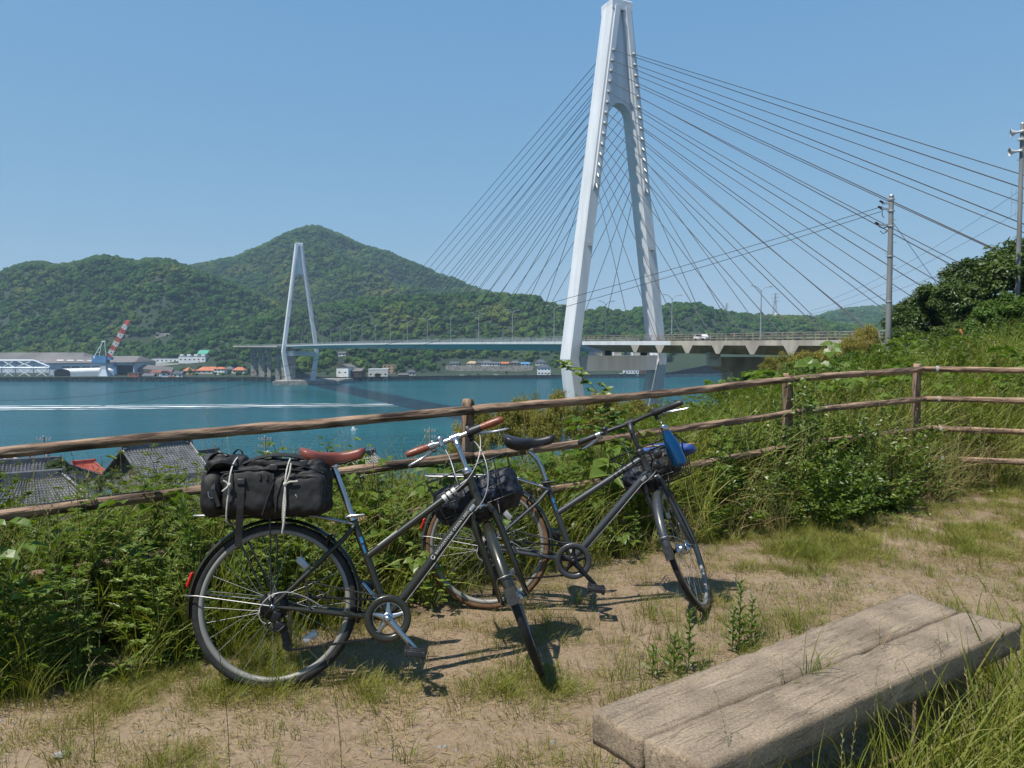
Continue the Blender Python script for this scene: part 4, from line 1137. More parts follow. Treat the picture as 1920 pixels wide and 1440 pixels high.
tag(m.build("warehouse_roof_slope", M_SHEDROOF), "long low shed roof sloping down beside the open bay", "shed")
m = MB()
lo_, hi_ = [], []
for px in range(198, 322, 6):
    lo_.append(on_hill(px, 634) + Vector((0, -2.0, -2))); hi_.append(on_hill(px, 623 if 212 < px < 300 else 627) + Vector((0, -1.0, 1.5)))
k = len(lo_); m.add(lo_ + hi_, [(i, i + 1, k + i + 1, k + i) for i in range(k - 1)])
tag(m.build("rock_cutting", M_CUTTING), "grey concrete-faced cutting on the wooded hillside behind the crane", "cutting")

# cars parked on the far shore and one crossing the bridge
def car(p, rz, paint, label, group=None):
    r = empty("parked_car" if group else "car", p, label, "car", group); r.rotation_euler = (0, 0, rz)
    m = MB(); m.loft([[(x, y * 0.85, z) for x, z in ((-2.1, 0.35), (2.1, 0.35), (2.15, 0.8), (1.2, 0.95), (0.6, 1.45), (-1.3, 1.48), (-2.0, 0.98))] for y in (-1, 1)], 0, False); m.build("body", paint, r)
    m = MB(); m.loft([[(x, y * 0.87, z) for x, z in ((0.95, 0.98), (0.5, 1.38), (-1.2, 1.40), (-1.7, 1.0))] for y in (-1, 1)], 0, False); m.build("window_band", M_GLASSD, r)
    for x in (-1.3, 1.3):
        for y in (-0.85, 0.85):
            m = MB(); m.cyl((x, y - 0.1, 0.32), (x, y + 0.1, 0.32), 0.32, 10); m.build("wheel", M_TYRE, r)
car(BW(4.0, 30.7, deck_z(30.7) + 0.13), math.atan2(BD.y, BD.x), M_CARWHITE, "white car driving over the bridge's concrete side span")
car(BW(-7.2, -SPAN - 30, deck_z(-SPAN - 30) + 0.13), math.atan2(BD.y, BD.x), M_CARWHITE, "tiny white car on the road left of the far pylon")
for k, (px, py, Y, rz, mt, lab) in enumerate([(640, 709.5, 735, 0.2, M_CARWHITE, "white car parked beside the tall pale warehouse"), (866, 705, 760, 0.05, M_CARWHITE, "white car parked on the shore road left of the dark ones"), (880, 705, 762, 0.1, M_CARDARK, "dark car parked behind the sea wall, beside a white one"), (897, 703.5, 775, 0.1, M_CARDARK, "dark car parked below the retaining wall's left half"), (930, 704, 776, 0.1, M_CARWHITE, "white car parked below the middle of the retaining wall"), (985, 703.5, 785, 0.1, M_CARDARK, "dark car parked beside the two-storey white house"), (289, 712.5, 716, 0.3, M_CARWHITE, "white van-like car parked behind the sea wall near the red-brown block"), (1165, 702, 840, 0.0, M_CARWHITE, "white car parked left of the roadside shop"), (1172, 702, 842, 0.0, M_CARDARK, "dark car parked in front of the roadside shop")]):
    pc_ = on_hill(px, py); CLEAR.append((pc_.x, pc_.y, 4, 4))
    car(pc_ + Vector((0, 0, 0.1)), rz, mt, lab, "cars parked along the far shore")

# lattice pylons carrying a power line over the ridge
def lattice(px, py, Y, h, label):
    p = at(px, py, Y); r = empty("transmission_tower", p, label, "transmission tower", "transmission towers on the far ridge")
    m = MB(); b = h * 0.10
    lev = [(0, 1.0), (0.25, 0.68), (0.5, 0.42), (0.75, 0.22), (1.0, 0.10)]
    cs = [[Vector((a * b * s, c * b * s, h * z)) for a, c in ((-1, -1), (1, -1), (1, 1), (-1, 1))] for z, s in lev]
    for i in range(4):
        for k in range(4):
            beam(m, cs[i][k], cs[i + 1][k], 0.28); beam(m, cs[i][k], cs[i + 1][(k + 1) % 4], 0.16); beam(m, cs[i + 1][k], cs[i + 1][(k + 1) % 4], 0.16)
    m.build("tower_frame", M_GALV, r)
    for z in (0.66, 0.8, 0.94):
        m = MB(); beam(m, Vector((-h * .17, 0, h * z)), Vector((h * .17, 0, h * z)), 0.28); beam(m, Vector((-h * .17, 0, h * z)), Vector((0, 0, h * (z + .06))), 0.14); beam(m, Vector((h * .17, 0, h * z)), Vector((0, 0, h * (z + .06))), 0.14); m.build("crossarm", M_GALV, r)
lattice(1453, 596, 985, 33, "tall lattice transmission tower rising over the ridge right of the near pylon")
lattice(1362, 592, 1010, 17, "short lattice transmission tower left of the taller one on the ridge")
# boat moored on the strait
p = at_z(664, 808, SEA)
b = empty("small_boat", p, "tiny white boat afloat below the wake", "boat")
m = MB(); m.loft([[(x * s, y * s2, z) for x, y in ((-1.2, -.5), (0.8, -.5), (1.5, 0), (0.8, .5), (-1.2, .5))] for s, s2, z in ((0.85, .8, -0.1), (1.0, 1.0, 0.75))], 0, False); m.build("hull", M_CARWHITE, b)
m = MB(); m.box((-0.3, 0, 1.1), (0.9, 0.7, 0.8)); m.build("cabin", M_WHITEWALL, b)
# ------------------------------------------------------------------ fence of log-shaped rails
def fence_pt(px, py):
    """where the sight line through this photo point meets the upright plane of the long fence"""
    u, v = (px - 960) / FPX, (py - 720) / FPX
    r = Vector((u, CP - v * SP, -SP - v * CP))
    return r * (5.06 / (r.y - 0.612 * r.x))
fence = empty("log_fence", (-0.263, 4.90, -1.45), "rustic brown log-rail fence running along the edge of the bank", "fence")
FI = fence.matrix_basis.inverted()

def log(a, b, r, name, seed, sag=0.0, ends=(0.05, 0.05), n=46, k=22):
    a, b = Vector(a), Vector(b)
    ax = (b - a); Ln = ax.length; ax.normalize()
    up = Vector((0, 0, 1)) - ax * ax.z if abs(ax.z) < 0.9 else Vector((1, 0, 0))
    up.normalize(); sd = ax.cross(up)
    m = MB(); rings = []
    n = max(10, int(Ln / 0.03))
    for i in range(n + 1):
        t = i / n; s = t * Ln
        c = a + ax * s + Vector((0, 0, -sag * 4 * t * (1 - t)))
        c += up * (mnoise.noise(Vector((s * 0.9, seed, 0))) * r * 0.35) + sd * (mnoise.noise(Vector((s * 0.9, seed + 9, 0))) * r * 0.35)
        ring = []
        for j in range(k):
            th = 2 * math.pi * j / k
            q = Vector((math.cos(th) * 2.6 + seed, math.sin(th) * 2.6, s * 3.2))
            rr = r * (1 + 0.08 * mnoise.noise(q) - 0.30 * max(0, 0.22 - abs(mnoise.noise(Vector((math.cos(th) * 3 + seed, math.sin(th) * 3, s * 1.6))))) * 2 + 0.22 * mnoise.noise(Vector((math.cos(th) * 5 + seed, math.sin(th) * 5, s * 3.0))) + 0.05 * mnoise.noise(Vector((math.cos(th) * 9 + seed, math.sin(th) * 9, s * 14))))
            if i == 0 or i == n: rr *= 0.86
            ring.append(c + up * math.cos(th) * rr + sd * math.sin(th) * rr)
        rings.append(ring)
    m.loft(rings, 0, True)
    me = m.mesh(name)
    # local frame along the log, so that the grain follows it
    Q = Matrix((ax, sd, up)).transposed().to_4x4(); M = Matrix.Translation(a) @ Q
    me.transform(M.inverted())
    o = link(name, me, M_LOG, fence); o.matrix_parent_inverse = FI; o.matrix_basis = M
    return o
cor = fence_pt(1730, 692)
dirR = Vector((0.94, -0.34, 0)).normalized()
R_POST, R_RAIL = 0.043, 0.0295
def post(p, ztop, zbot, name="post"): return log(Vector((p.x, p.y, zbot)), Vector((p.x, p.y, ztop)), R_POST, name, p.x * 3 + 5)
P_left = fence_pt(885, 769); P_mid = fence_pt(1487, 711)
nrm = Vector((0.522, -0.853, 0))               # towards the camera
for p, (px, yt) in ((P_left, (886, 749)), (P_mid, (1488, 700)), (cor, (1730, 682))):
    q = fence_pt(px, yt); post(Vector((q.x, q.y, 0)) - nrm * 0.055, q.z, -1.75)
pl = fence_pt(885, 769) + Vector((-0.853, -0.522, 0)) * 3.25
post(Vector((pl.x, pl.y, 0)) - nrm * 0.055, -0.47, -1.8)
pr = cor + dirR * 2.1; post(Vector((pr.x, pr.y, 0)), -0.15, -1.7)
rows = {  # rows of each rail at columns 0, 885, 1487, 1730, 1920
    0: (848, 769, 711, 692, 697), 1: (966, 855, 772, 748, 751), 2: (1086, 942, 834, 803, 807), 3: (1206, 1030, 897, 858, 862)}
for k, (y0, y1, y2, y3, y4) in rows.items():
    a0, a1, a2, a3 = [p + nrm * (0.016 * k) for p in (fence_pt(0, y0), fence_pt(885, y1), fence_pt(1487, y2), fence_pt(1730, y3))]
    dl = (a0 - a1).normalized(); aL = a1 + dl * 3.4
    aL2 = a1 + dl * 6.0
    log(aL + dl * 2.2, a1, R_RAIL, "rail", 11 + k * 5.3)
    log(a1 + (a2 - a1) * 0.002, a2, R_RAIL, "rail", 42 + k * 3.1, 0.012)
    log(a2, a3 + (a3 - a2).normalized() * 0.03, R_RAIL, "rail", 71 + k * 4.7)
    u, v = (1920 - 960) / FPX, (y4 - 720) / FPX
    e = cor + dirR * 2.1; e = Vector((e.x, e.y, a3.z + (0.0 if k else -0.01)))
    log(a3 + Vector((0, 0, 0.002)), e, R_RAIL, "rail", 97 + k * 2.9)
    m = MB(); c = a3 + dirR * 0.13; m.tube([c - dirR * 0.012, c + dirR * 0.012], R_RAIL * 1.14, 14); m.build("wire_tie", M_CLEAR, fence, world=True)

# ------------------------------------------------------------------ concrete plank bench
ZB = -1.0
cA, cM, cC = at_z(1111, 1332, ZB), at_z(1203, 1386, ZB), at_z(1325, 1436, ZB)
eA, eM, eC = at_z(1706, 1110.5, ZB), at_z(1802, 1146, ZB), at_z(1916, 1170, ZB)
bench = empty("plank_bench", (0, 0, 0), "weathered two-plank concrete bench at the lower right, among grass", "bench")
bench.location = ((cA + eC) / 2 + Vector((0, 0, -0.42)))
BI = bench.matrix_basis.inverted()
def plank(a, b, c, d, seed, th=0.094):
    """a-b near-left end to far-right along one edge, d-c along the other"""
    bm = bmesh.new()
    nl, nw, nh = 90, 12, 5
    grid = {}
    def P(i, j, kk):
        u, v, w_ = i / nl, j / nw, kk / nh
        p = a.lerp(b, u).lerp(d.lerp(c, u), v) + Vector((0, 0, -th * w_))
        # worn, rounded arrises
        e = 0.0
        du = min(u, 1 - u) * (b - a).length; dv = min(v, 1 - v) * (d - a).length; dw = min(w_, 1 - w_) * th
        cen = a.lerp(c, .5) + Vector((0, 0, -th / 2))
        near = sorted((du, dv, dw))
        if near[1] < 0.008: p += (cen - p).normalized() * max(0.001, 0.004 + 0.016 * mnoise.noise(p * 17 + Vector((seed, 0, 0))))
        nz = mnoise.noise(p * 5 + Vector((seed, 3, 1))) * 0.0035 + mnoise.noise(p * 22 + Vector((seed, 0, 4))) * 0.0016
        if near[0] < 0.0005: 
            q = p - cen
            if dw < 1e-6: p.z += nz if w_ < .5 else -nz
            elif dv < 1e-6: p += (d - a).normalized() * (nz if v > .5 else -nz) * .4
            else: p += (b - a).normalized() * (nz if u > .5 else -nz) * .4
        return p
    def V(i, j, k):
        key = (i, j, k)
        if key not in grid: grid[key] = bm.verts.new(P(i, j, k))
        return grid[key]
    for i in range(nl):
        for j in range(nw):
            bm.faces.new((V(i, j, 0), V(i + 1, j, 0), V(i + 1, j + 1, 0), V(i, j + 1, 0)))
            bm.faces.new((V(i, j, nh), V(i, j + 1, nh), V(i + 1, j + 1, nh), V(i + 1, j, nh)))
        for k in range(nh):
            bm.faces.new((V(i, 0, k), V(i, 0, k + 1), V(i + 1, 0, k + 1), V(i + 1, 0, k)))
            bm.faces.new((V(i, nw, k), V(i + 1, nw, k), V(i + 1, nw, k + 1), V(i, nw, k + 1)))
    for j in range(nw):
        for k in range(nh):
            bm.faces.new((V(0, j, k), V(0, j + 1, k), V(0, j + 1, k + 1), V(0, j, k + 1)))
            bm.faces.new((V(nl, j, k), V(nl, j, k + 1), V(nl, j + 1, k + 1), V(nl, j + 1, k)))
    bmesh.ops.recalc_face_normals(bm, faces=bm.faces)
    for f in bm.faces: f.smooth = True
    me = bpy.data.meshes.new("plank"); bm.to_mesh(me); bm.free()
    o = link("plank", me, M_BENCH, bench); o.matrix_parent_inverse = BI
    return o
g = 0.0055
wv = (cC - cA).normalized()
plank(cA, eA, eM - wv * g * 1.6, cM - wv * g, 1.0)
plank(cM + wv * g, eM + wv * g, eC, cC, 7.7)
for t in (0.17, 0.83):
    m = MB()
    c0 = cA.lerp(eA, t) * 0.86 + cC.lerp(eC, t) * 0.14; c1 = cA.lerp(eA, t) * 0.14 + cC.lerp(eC, t) * 0.86
    lx = (eA - cA).normalized() * 0.075
    m.loft([[Vector((p.x, p.y, z)) for p in (c0 - lx, c1 - lx, c1 + lx, c0 + lx)] for z in (-1.55, -1.097)], 0, False)
    m.build("leg", M_BENCH, bench, world=True)

# ------------------------------------------------------------------ bicycles
def bicycle(name, label, origin, heading, lean, steer, wb, Lst, sa, ha, hl, cs, paint, ring_paint, saddle_m, grip_m, bar_m, tyre2, stem_m, spokes=14, dress="olive", crank_m=None, bar_half=0.22, fender_m=None):
    R = 0.343
    root = empty(name, label=label, cat="bicycle")
    B = Matrix.Translation(origin) @ Matrix.Rotation(math.radians(heading), 4, 'Z') @ Matrix.Rotation(-math.radians(lean), 4, 'X')
    root.matrix_world = B
    sa_, ha_ = math.radians(sa), math.radians(ha)
    BB = Vector((cs, 0, 0.278)); sdir = Vector((-math.cos(sa_), 0, math.sin(sa_)))
    SC = BB + sdir * Lst
    ax = Vector((-math.cos(ha_), 0, math.sin(ha_)))
    pf = Vector((math.sin(ha_), 0, math.cos(ha_)))            # forward, square to the steering axis
    P0 = Vector((wb, 0, R)) - pf * 0.05
    HB, HT = P0 + ax * 0.44, P0 + ax * (0.44 + hl)
    RA = Vector((0, 0, R))
    St = Matrix.Translation(P0) @ Matrix.Rotation(math.radians(steer), 4, ax) @ Matrix.Translation(-P0)
    FA = P0 + pf * 0.05                                       # front axle before steering
    part = lambda m, nm, mt: m.build(nm, mt, root)
    fender_m = fender_m or paint
    # --- frame
    m = MB()
    m.tube([BB, SC + sdir * 0.01], 0.0158, 14)
    TT0 = BB + sdir * (Lst * 0.60); TT1 = HB + ax * hl * 0.82
    m.tube([TT0, TT1], 0.0158, 14)
    DT1 = HB + ax * hl * 0.18
    d = (DT1 - BB)
    m.tube([BB, BB + d * 0.86, BB + d * 0.95 + Vector((0, 0, 0.004)), DT1 + Vector((0, 0, 0.0))], 0.0195, 14)
    m.tube([HB - ax * 0.002, HB + ax * 0.012, HB + ax * 0.02, HT - ax * 0.02, HT - ax * 0.012, HT], [0.023, 0.023, 0.0195, 0.0195, 0.023, 0.023], 16)
    m.cyl(BB + Vector((0, -0.036, 0)), BB + Vector((0, 0.036, 0)), 0.022, 16)
    for s in (-1, 1):
        m.tube([BB + Vector((-0.02, s * 0.022, 0)), BB + Vector((-0.12, s * 0.036, 0.012)), RA + Vector((0.02, s * 0.062, -0.002))], [0.0125, 0.0115, 0.0085], 10)
        m.tube([SC - sdir * 0.035 + Vector((0, s * 0.014, 0)), SC - sdir * 0.05 + Vector((-0.06, s * 0.034, -0.05)), RA + Vector((0.012, s * 0.062, 0.012))], [0.0095, 0.0095, 0.0075], 10)
        m.box(RA + Vector((0.008, s * 0.063, 0)), (0.045, 0.005, 0.035))
    m.cyl(BB.lerp(RA, 0.2) + Vector((0, -0.026, 0)), BB.lerp(RA, 0.2) + Vector((0, 0.026, 0)), 0.008, 8)
    mid = SC.lerp(RA, 0.22); m.cyl(mid + Vector((0.0, -0.032, 0)), mid + Vector((0.0, 0.032, 0)), 0.007, 8)
    frame = part(m, "frame", paint)
    # bands and badge prints on the tubes
    td = (TT1 - TT0)
    for k in range(4):
        a = TT0 + td * (0.735 + 0.045 * k) if dress == "olive" else TT0 + td * (0.66 + 0.05 * k)
        if dress == "olive" and k == 3: continue
        mb = MB(); mb.tube([a, a + td.normalized() * (0.017 if dress == "olive" else 0.012)], 0.0166, 14, 0, False); mb.build("band", M_WHITEPRINT if dress == "olive" else M_DARKMET, frame)
    def strip(p0, p1, r, ang, wid, name, mt):
        """a print lying on a round tube: a curved patch between two points along it"""
        p0, p1 = Vector(p0), Vector(p1); a = (p1 - p0).normalized(); q = Vector((0, -1, 0)); e = a.cross(q)
        mb = MB(); rings = []
        for p in (p0, p1):
            rings.append([p + (q * math.cos(ang + t) + e * math.sin(ang + t)) * r for t in (-wid, -wid / 2, 0, wid / 2, wid)])
        vs = rings[0] + rings[1]; mb.add(vs, [(i, i + 1, 6 + i, 5 + i) for i in range(4)], 0, True)
        return mb.build(name, mt, frame)
    dd = d.normalized()
    strip(BB + d * 0.905, BB + d * 0.905 + dd * 0.032, 0.0203, 0.25, 0.55, "badge", M_CLEAR)
    strip(BB + sdir * Lst * 0.74, BB + sdir * Lst * 0.80, 0.0163, 0.3, 0.40, "decal", M_BLUEPRINT)
    strip(BB + sdir * Lst * 0.64, BB + sdir * Lst * 0.72, 0.0163, 0.15, 0.22, "decal", M_BLUEPRINT)
    if dress == "olive":
        strip(TT0 + td * 0.12, TT0 + td * 0.30, 0.0163, -0.9, 0.12, "decal", M_WHITEPRINT)
        strip(RA + Vector((0.07, -0.0, 0)), RA + Vector((0.07, 0, 0)), 0.001, 0, 0.1, "decal", M_BLUEPRINT)
        cu = bpy.data.curves.new("lettering", 'FONT'); cu.body = "BRIDGESTONE GREEN LABEL"; cu.size = 0.0165; cu.space_character = 1.12; cu.resolution_u = 2
        to = bpy.data.objects.new("lettering_tmp", cu); COL.objects.link(to)
        bpy.context.view_layer.update(); dg = bpy.context.evaluated_depsgraph_get()
        tme = bpy.data.meshes.new_from_object(to.evaluated_get(dg)); COL.objects.unlink(to); bpy.data.objects.remove(to)
        e = dd.cross(Vector((0, -1, 0))).normalized()
        if e.z < 0: e = -e
        for v in tme.vertices:
            s = v.co.x + d.length * 0.525; h = v.co.y - 0.006
            th = h / 0.0201 + 0.18
            v.co = BB + dd * s + (Vector((0, -1, 0)) * math.cos(th) + e * math.sin(th)) * 0.0202
        tme.name = "lettering"
        link("lettering", tme, M_WHITEPRINT, frame)
        mb = MB()                                             # round emblem before the words
        pts = []
        for i in range(17):
            a = 0.5 + i / 16 * 5.6; s = d.length * 0.497 + 0.0085 * math.cos(a); h = 0.0085 * math.sin(a); th = h / 0.0201 + 0.18
            pts.append(BB + dd * s + (Vector((0, -1, 0)) * math.cos(th) + e * math.sin(th)) * 0.0202)
        pts.append(pts[-1] + dd * -0.012 - e * 0.008)
        mb.tube(pts, 0.0016, 5); mb.build("emblem", M_WHITEPRINT, frame)
    else:
        strip(BB + sdir * Lst * 0.09, BB + sdir * Lst * 0.155, 0.0163, 0.35, 0.5, "sticker", M_WHITEPRINT)
        strip(BB + sdir * Lst * 0.13, BB + sdir * Lst * 0.152, 0.0166, 0.35, 0.3, "sticker", M_RED)
    # --- wheels
    sp = MB(); sp.tube([(0, 0, 0), (0, 0, 1)], 1.0, 5, 0, False); sp_me = sp.mesh("spoke"); sp_me.materials.append(M_STEEL)
    def wheel(nm, C, T, hubr, hubm, hubw=0.05):
        w = empty(nm, (0, 0, 0), parent=root); w.matrix_basis = T @ Matrix.Translation(C)
        m = MB()
        prof = [(0.3135, -0.0135), (0.325, -0.0172), (0.335, -0.0135), (0.341, -0.0075), (R, 0), (0.341, 0.0075), (0.335, 0.0135), (0.325, 0.0172), (0.3135, 0.0135)]
        n = 72; vs, fs, mi = [], [], []
        for k in range(n):
            th = 2 * math.pi * k / n
            for (r, y) in prof: vs.append((r * math.cos(th), y, r * math.sin(th)))
        q = len(prof)
        for k in range(n):
            for j in range(q - 1):
                a, b = k * q + j, ((k + 1) % n) * q + j
                m_i = 1 if j in (0, 1, 6, 7) and tyre2 else 0
                fs.append(((a, a + 1, b + 1, b), m_i))
        for f, i_ in fs: pass
        m.v = vs; m.f = [f for f, _ in fs]; m.m = [i_ for _, i_ in fs]; m.s = [True] * len(fs)
        m.build("tyre", [M_TYRE, M_TAN], w)
        m = MB()
        prof = [(0.3155, -0.0115), (0.3155, -0.0125), (0.300, -0.0118), (0.293, -0.006), (0.2925, 0.006), (0.300, 0.0118), (0.3155, 0.0125), (0.3155, 0.0115), (0.309, 0.009), (0.309, -0.009)]
        vs, fs = [], []
        for k in range(n):
            th = 2 * math.pi * k / n
            for (r, y) in prof: vs.append((r * math.cos(th), y, r * math.sin(th)))
        q = len(prof)
        for k in range(n):
            for j in range(q):
                a, a2 = k * q + j, k * q + (j + 1) % q; b, b2 = ((k + 1) % n) * q + j, ((k + 1) % n) * q + (j + 1) % q
                fs.append((a, a2, b2, b))
        m.add(vs, fs, 0, True); m.build("rim", M_RIM, w)
        m = MB()
        m.lathe([(0.004, -hubw - 0.022), (0.009, -hubw - 0.022), (0.009, -hubw - 0.006), (hubr * 0.6, -hubw), (hubr + 0.010, -hubw * 0.72), (hubr + 0.010, -hubw * 0.66), (hubr, -hubw * 0.6), (hubr, hubw * 0.6), (hubr + 0.010, hubw * 0.66), (hubr + 0.010, hubw * 0.72), (hubr * 0.6, hubw), (0.009, hubw + 0.006), (0.009, hubw + 0.022), (0.004, hubw + 0.022)], (0, 0, 0), (0, 1, 0), 18)
        m.build("hub", hubm, w)
        N = spokes * 2
        for k in range(N):
            side = 1 if k % 2 else -1
            th = 2 * math.pi * k / N
            cross = (1 if (k // 2) % 2 else -1) * 1.05
            a = Vector(((hubr + 0.007) * math.cos(th + cross), side * hubw * 0.69, (hubr + 0.007) * math.sin(th + cross)))
            b = Vector((0.297 * math.cos(th), side * 0.003, 0.297 * math.sin(th)))
            s = link("spoke", sp_me, None, w)
            s.matrix_basis = Matrix.Translation(a) @ (b - a).to_track_quat('Z', 'Y').to_matrix().to_4x4() @ Matrix.Diagonal((0.0011, 0.0011, (b - a).length, 1))
        for th in ((-0.75, 1.0) if nm == "rear_wheel" else (2.0,)):
            m = MB(); c = Vector((0.20 * math.cos(th), 0.004, 0.20 * math.sin(th)))
            m.box(c, (0.030, 0.012, 0.062), Matrix.Rotation(-th + 0.25, 3, 'Y'), 0, 1, 0.004); m.build("reflector", M_CLEAR, w)
        return w
    wheel("rear_wheel", RA, Matrix.Identity(4), 0.020, M_CHROME if dress == "olive" else M_DARKMET)
    wheel("front_wheel", FA, St, 0.030, M_CHROME, 0.040)
    # --- mudguards
    def guard(C, T, a0, a1, nm, rad=0.362, halfw=0.0235, flap=None):
        m = MB(T); n = 40; k = 9
        rings_o, rings_i = [], []
        for i in range(n + 1):
            a = a0 + (a1 - a0) * i / n
            hw = halfw * (1 if 0.04 < i / n < 0.96 else 0.8)
            ro, ri = [], []
            for j in range(k):
                t = (j / (k - 1) * 2 - 1)
                r = rad - 0.0125 * t * t
                y = hw * t
                ro.append(Vector((C.x + r * math.cos(a), y, C.z + r * math.sin(a)))); r -= 0.0022
                ri.append(Vector((C.x + r * math.cos(a), y * 0.97, C.z + r * math.sin(a))))
            rings_o.append(ro + ri[::-1])
        m.loft(rings_o, 0, True)
        o = m.build(nm, fender_m, root)
        return o
    rf = guard(RA, Matrix.Identity(4), math.radians(-14 if dress == "olive" else -8), math.radians(188), "rear_mudguard")
    ff = guard(FA, St, math.radians(64), math.radians(186), "front_mudguard")
    # flap and stays
    Cf = FA
    m = MB(St); a = math.radians(188)
    p = Vector((Cf.x + 0.362 * math.cos(a), 0, Cf.z + 0.362 * math.sin(a))); tdn = Vector((math.sin(a), 0, -math.cos(a))) * 1
    tdn = Vector((0.10, 0, -1)).normalized(); m.prism([p + Vector((0, -0.023, 0.030)), p + Vector((0, 0.023, 0.030)), p + tdn * 0.040 + Vector((0, 0.021, 0)), p + tdn * 0.040 + Vector((0, -0.021, 0))], (-0.003, 0, 0)); m.build("mud_flap", M_TYRE, root)
    m = MB(St)
    a = math.radians(176); q = Vector((Cf.x + 0.366 * math.cos(a), 0, Cf.z + 0.366 * math.sin(a)))
    m.tube([Cf + Vector((0, -0.062, 0)), q + Vector((0.06, -0.040, 0)), q + Vector((-0.002, -0.028, 0)), q + Vector((-0.006, 0, 0)), q + Vector((-0.002, 0.028, 0)), q + Vector((0.06, 0.040, 0)), Cf + Vector((0, 0.062, 0))], 0.0024, 6)
    m.build("mudguard_stay", M_STEEL, root)
    m = MB(); a = math.radians(172); q = Vector((RA.x + 0.366 * math.cos(a), 0, RA.z + 0.366 * math.sin(a)))
    m.tube([RA + Vector((-0.01, -0.072, 0.005)), q + Vector((0.05, -0.040, 0)), q + Vector((-0.002, -0.028, 0)), q + Vector((-0.006, 0, 0)), q + Vector((-0.002, 0.028, 0)), q + Vector((0.05, 0.040, 0)), RA + Vector((-0.01, 0.072, 0.005))], 0.0026, 6)
    m.build("mudguard_stay", M_STEEL, root)
    m = MB(); a = math.radians(162); q = Vector((RA.x + 0.372 * math.cos(a), 0, RA.z + 0.372 * math.sin(a)))
    m.box(q, (0.012, 0.030, 0.062), Matrix.Rotation(-(a - math.pi), 3, 'Y'), 0, 1, 0.005); m.build("rear_reflector", M_RED, root)
    # --- drive train
    cb = BB + Vector((0, -0.052, 0))
    m = MB(); m.lathe([(0.078, 0), (0.096, 0), (0.097, -0.004), (0.096, -0.009), (0.090, -0.012), (0.074, -0.011), (0.067, -0.006), (0.067, 0.0), (0.078, 0)], cb + Vector((0, -0.004, 0)), (0, 1, 0), 48); m.build("chain_guard", ring_paint, root)
    m = MB(); m.lathe([(0.063, 0), (0.0785, 0), (0.0785, 0.004), (0.063, 0.004), (0.063, 0)], cb + Vector((0, 0.003, 0)), (0, 1, 0), 44)
    for k in range(5):
        a = 2 * math.pi * k / 5 + 0.3
        tip = Vector((0.068 * math.cos(a), 0, 0.068 * math.sin(a))); root_ = Vector((0.022 * math.cos(a), 0, 0.022 * math.sin(a)))
        m.tube([cb + root_, cb + root_.lerp(tip, .5) + Vector((0, -.001, 0)), cb + tip], [0.015, 0.0095, 0.0085], 8, 0, True, True, False, 0.45)
        m.cyl(cb + tip * 0.97 + Vector((0, -0.007, 0)), cb + tip * 0.97 + Vector((0, 0.004, 0)), 0.0055, 8)
    m.lathe([(0.001, -0.008), (0.020, -0.008), (0.027, -0.004), (0.027, 0.006), (0.001, 0.006)], cb, (0, 1, 0), 20)
    m.build("chainring", crank_m, root)
    ca = math.radians(-47)
    for sgn, side in ((1, -1), (-1, 1)):
        dv = Vector((math.cos(ca), 0, math.sin(ca))) * sgn
        c0 = BB + Vector((0, side * 0.066, 0)); c1 = c0 + dv * 0.170 + Vector((0, side * 0.012, 0))
        m = MB(); m.tube([c0 - dv * 0.018, c0, c0 + dv * 0.03, c0.lerp(c1, .55), c1 - dv * 0.012, c1 + dv * 0.012], [0.012, 0.017, 0.0155, 0.0115, 0.0125, 0.010], 12, 0, True, True, False, 0.55)
        m.lathe([(0.001, 0.012), (0.012, 0.012), (0.0135, 0.008), (0.0135, -0.004)], c0, (0, side, 0), 14)
        m.build("crank", crank_m, root)
        pc = c1 + Vector((0, side * 0.062, 0))
        w = Matrix.Rotation(0.18, 3, 'Y')
        m = MB()
        for dx in (-0.036, 0.036): m.box(pc + w @ Vector((dx, 0, 0)), (0.016, 0.094, 0.026), w, 0, 1, 0.004)
        for dy in (-0.042, 0.0, 0.042): m.box(pc + Vector((0, dy, 0)), (0.066, 0.012 if dy else 0.026, 0.022), w, 0, 1, 0.003)
        for k in range(6):
            for dx in (-0.036, 0.036):
                for dz in (-.014, .014): m.box(pc + w @ Vector((dx, -0.040 + 0.016 * k, dz)), (0.014, 0.008, 0.005), w)
        m.cyl(c1, pc, 0.007, 8)
        m.build("pedal", M_PLASTIC, root)
    cy = -0.046
    m = MB()
    m.lathe([(0.012, -0.024), (0.036, -0.022), (0.044, -0.010), (0.053, -0.008), (0.055, 0.0), (0.060, 0.002), (0.062, 0.014), (0.02, 0.016)], RA + Vector((0, cy + 0.006, 0)), (0, 1, 0), 26)
    m.build("sprocket", M_DARKMET, root)
    m = MB()                                                 # derailleur: body, cage and jockey wheels
    dr = RA + Vector((0.012, -0.066, -0.03))
    m.box(dr + Vector((0.005, 0, -0.012)), (0.036, 0.030, 0.046), Matrix.Rotation(0.4, 3, 'Y'), 0, 1, 0.006)
    m.box(dr + Vector((0.022, -0.004, -0.05)), (0.045, 0.030, 0.036), Matrix.Rotation(0.5, 3, 'Y'), 0, 1, 0.006)
    j0, j1 = dr + Vector((0.030, 0.012, -0.062)), dr + Vector((0.052, 0.012, -0.130))
    for y in (-0.006, 0.010): m.prism([j0 + Vector((-.012, y, .012)), j0 + Vector((.014, y, .008)), j1 + Vector((.016, y, -.006)), j1 + Vector((-.012, y, -.014))], (0, 0.002, 0))
    for j in (j0, j1): m.cyl(j + Vector((0, -.004, 0)), j + Vector((0, .008, 0)), 0.019, 14)
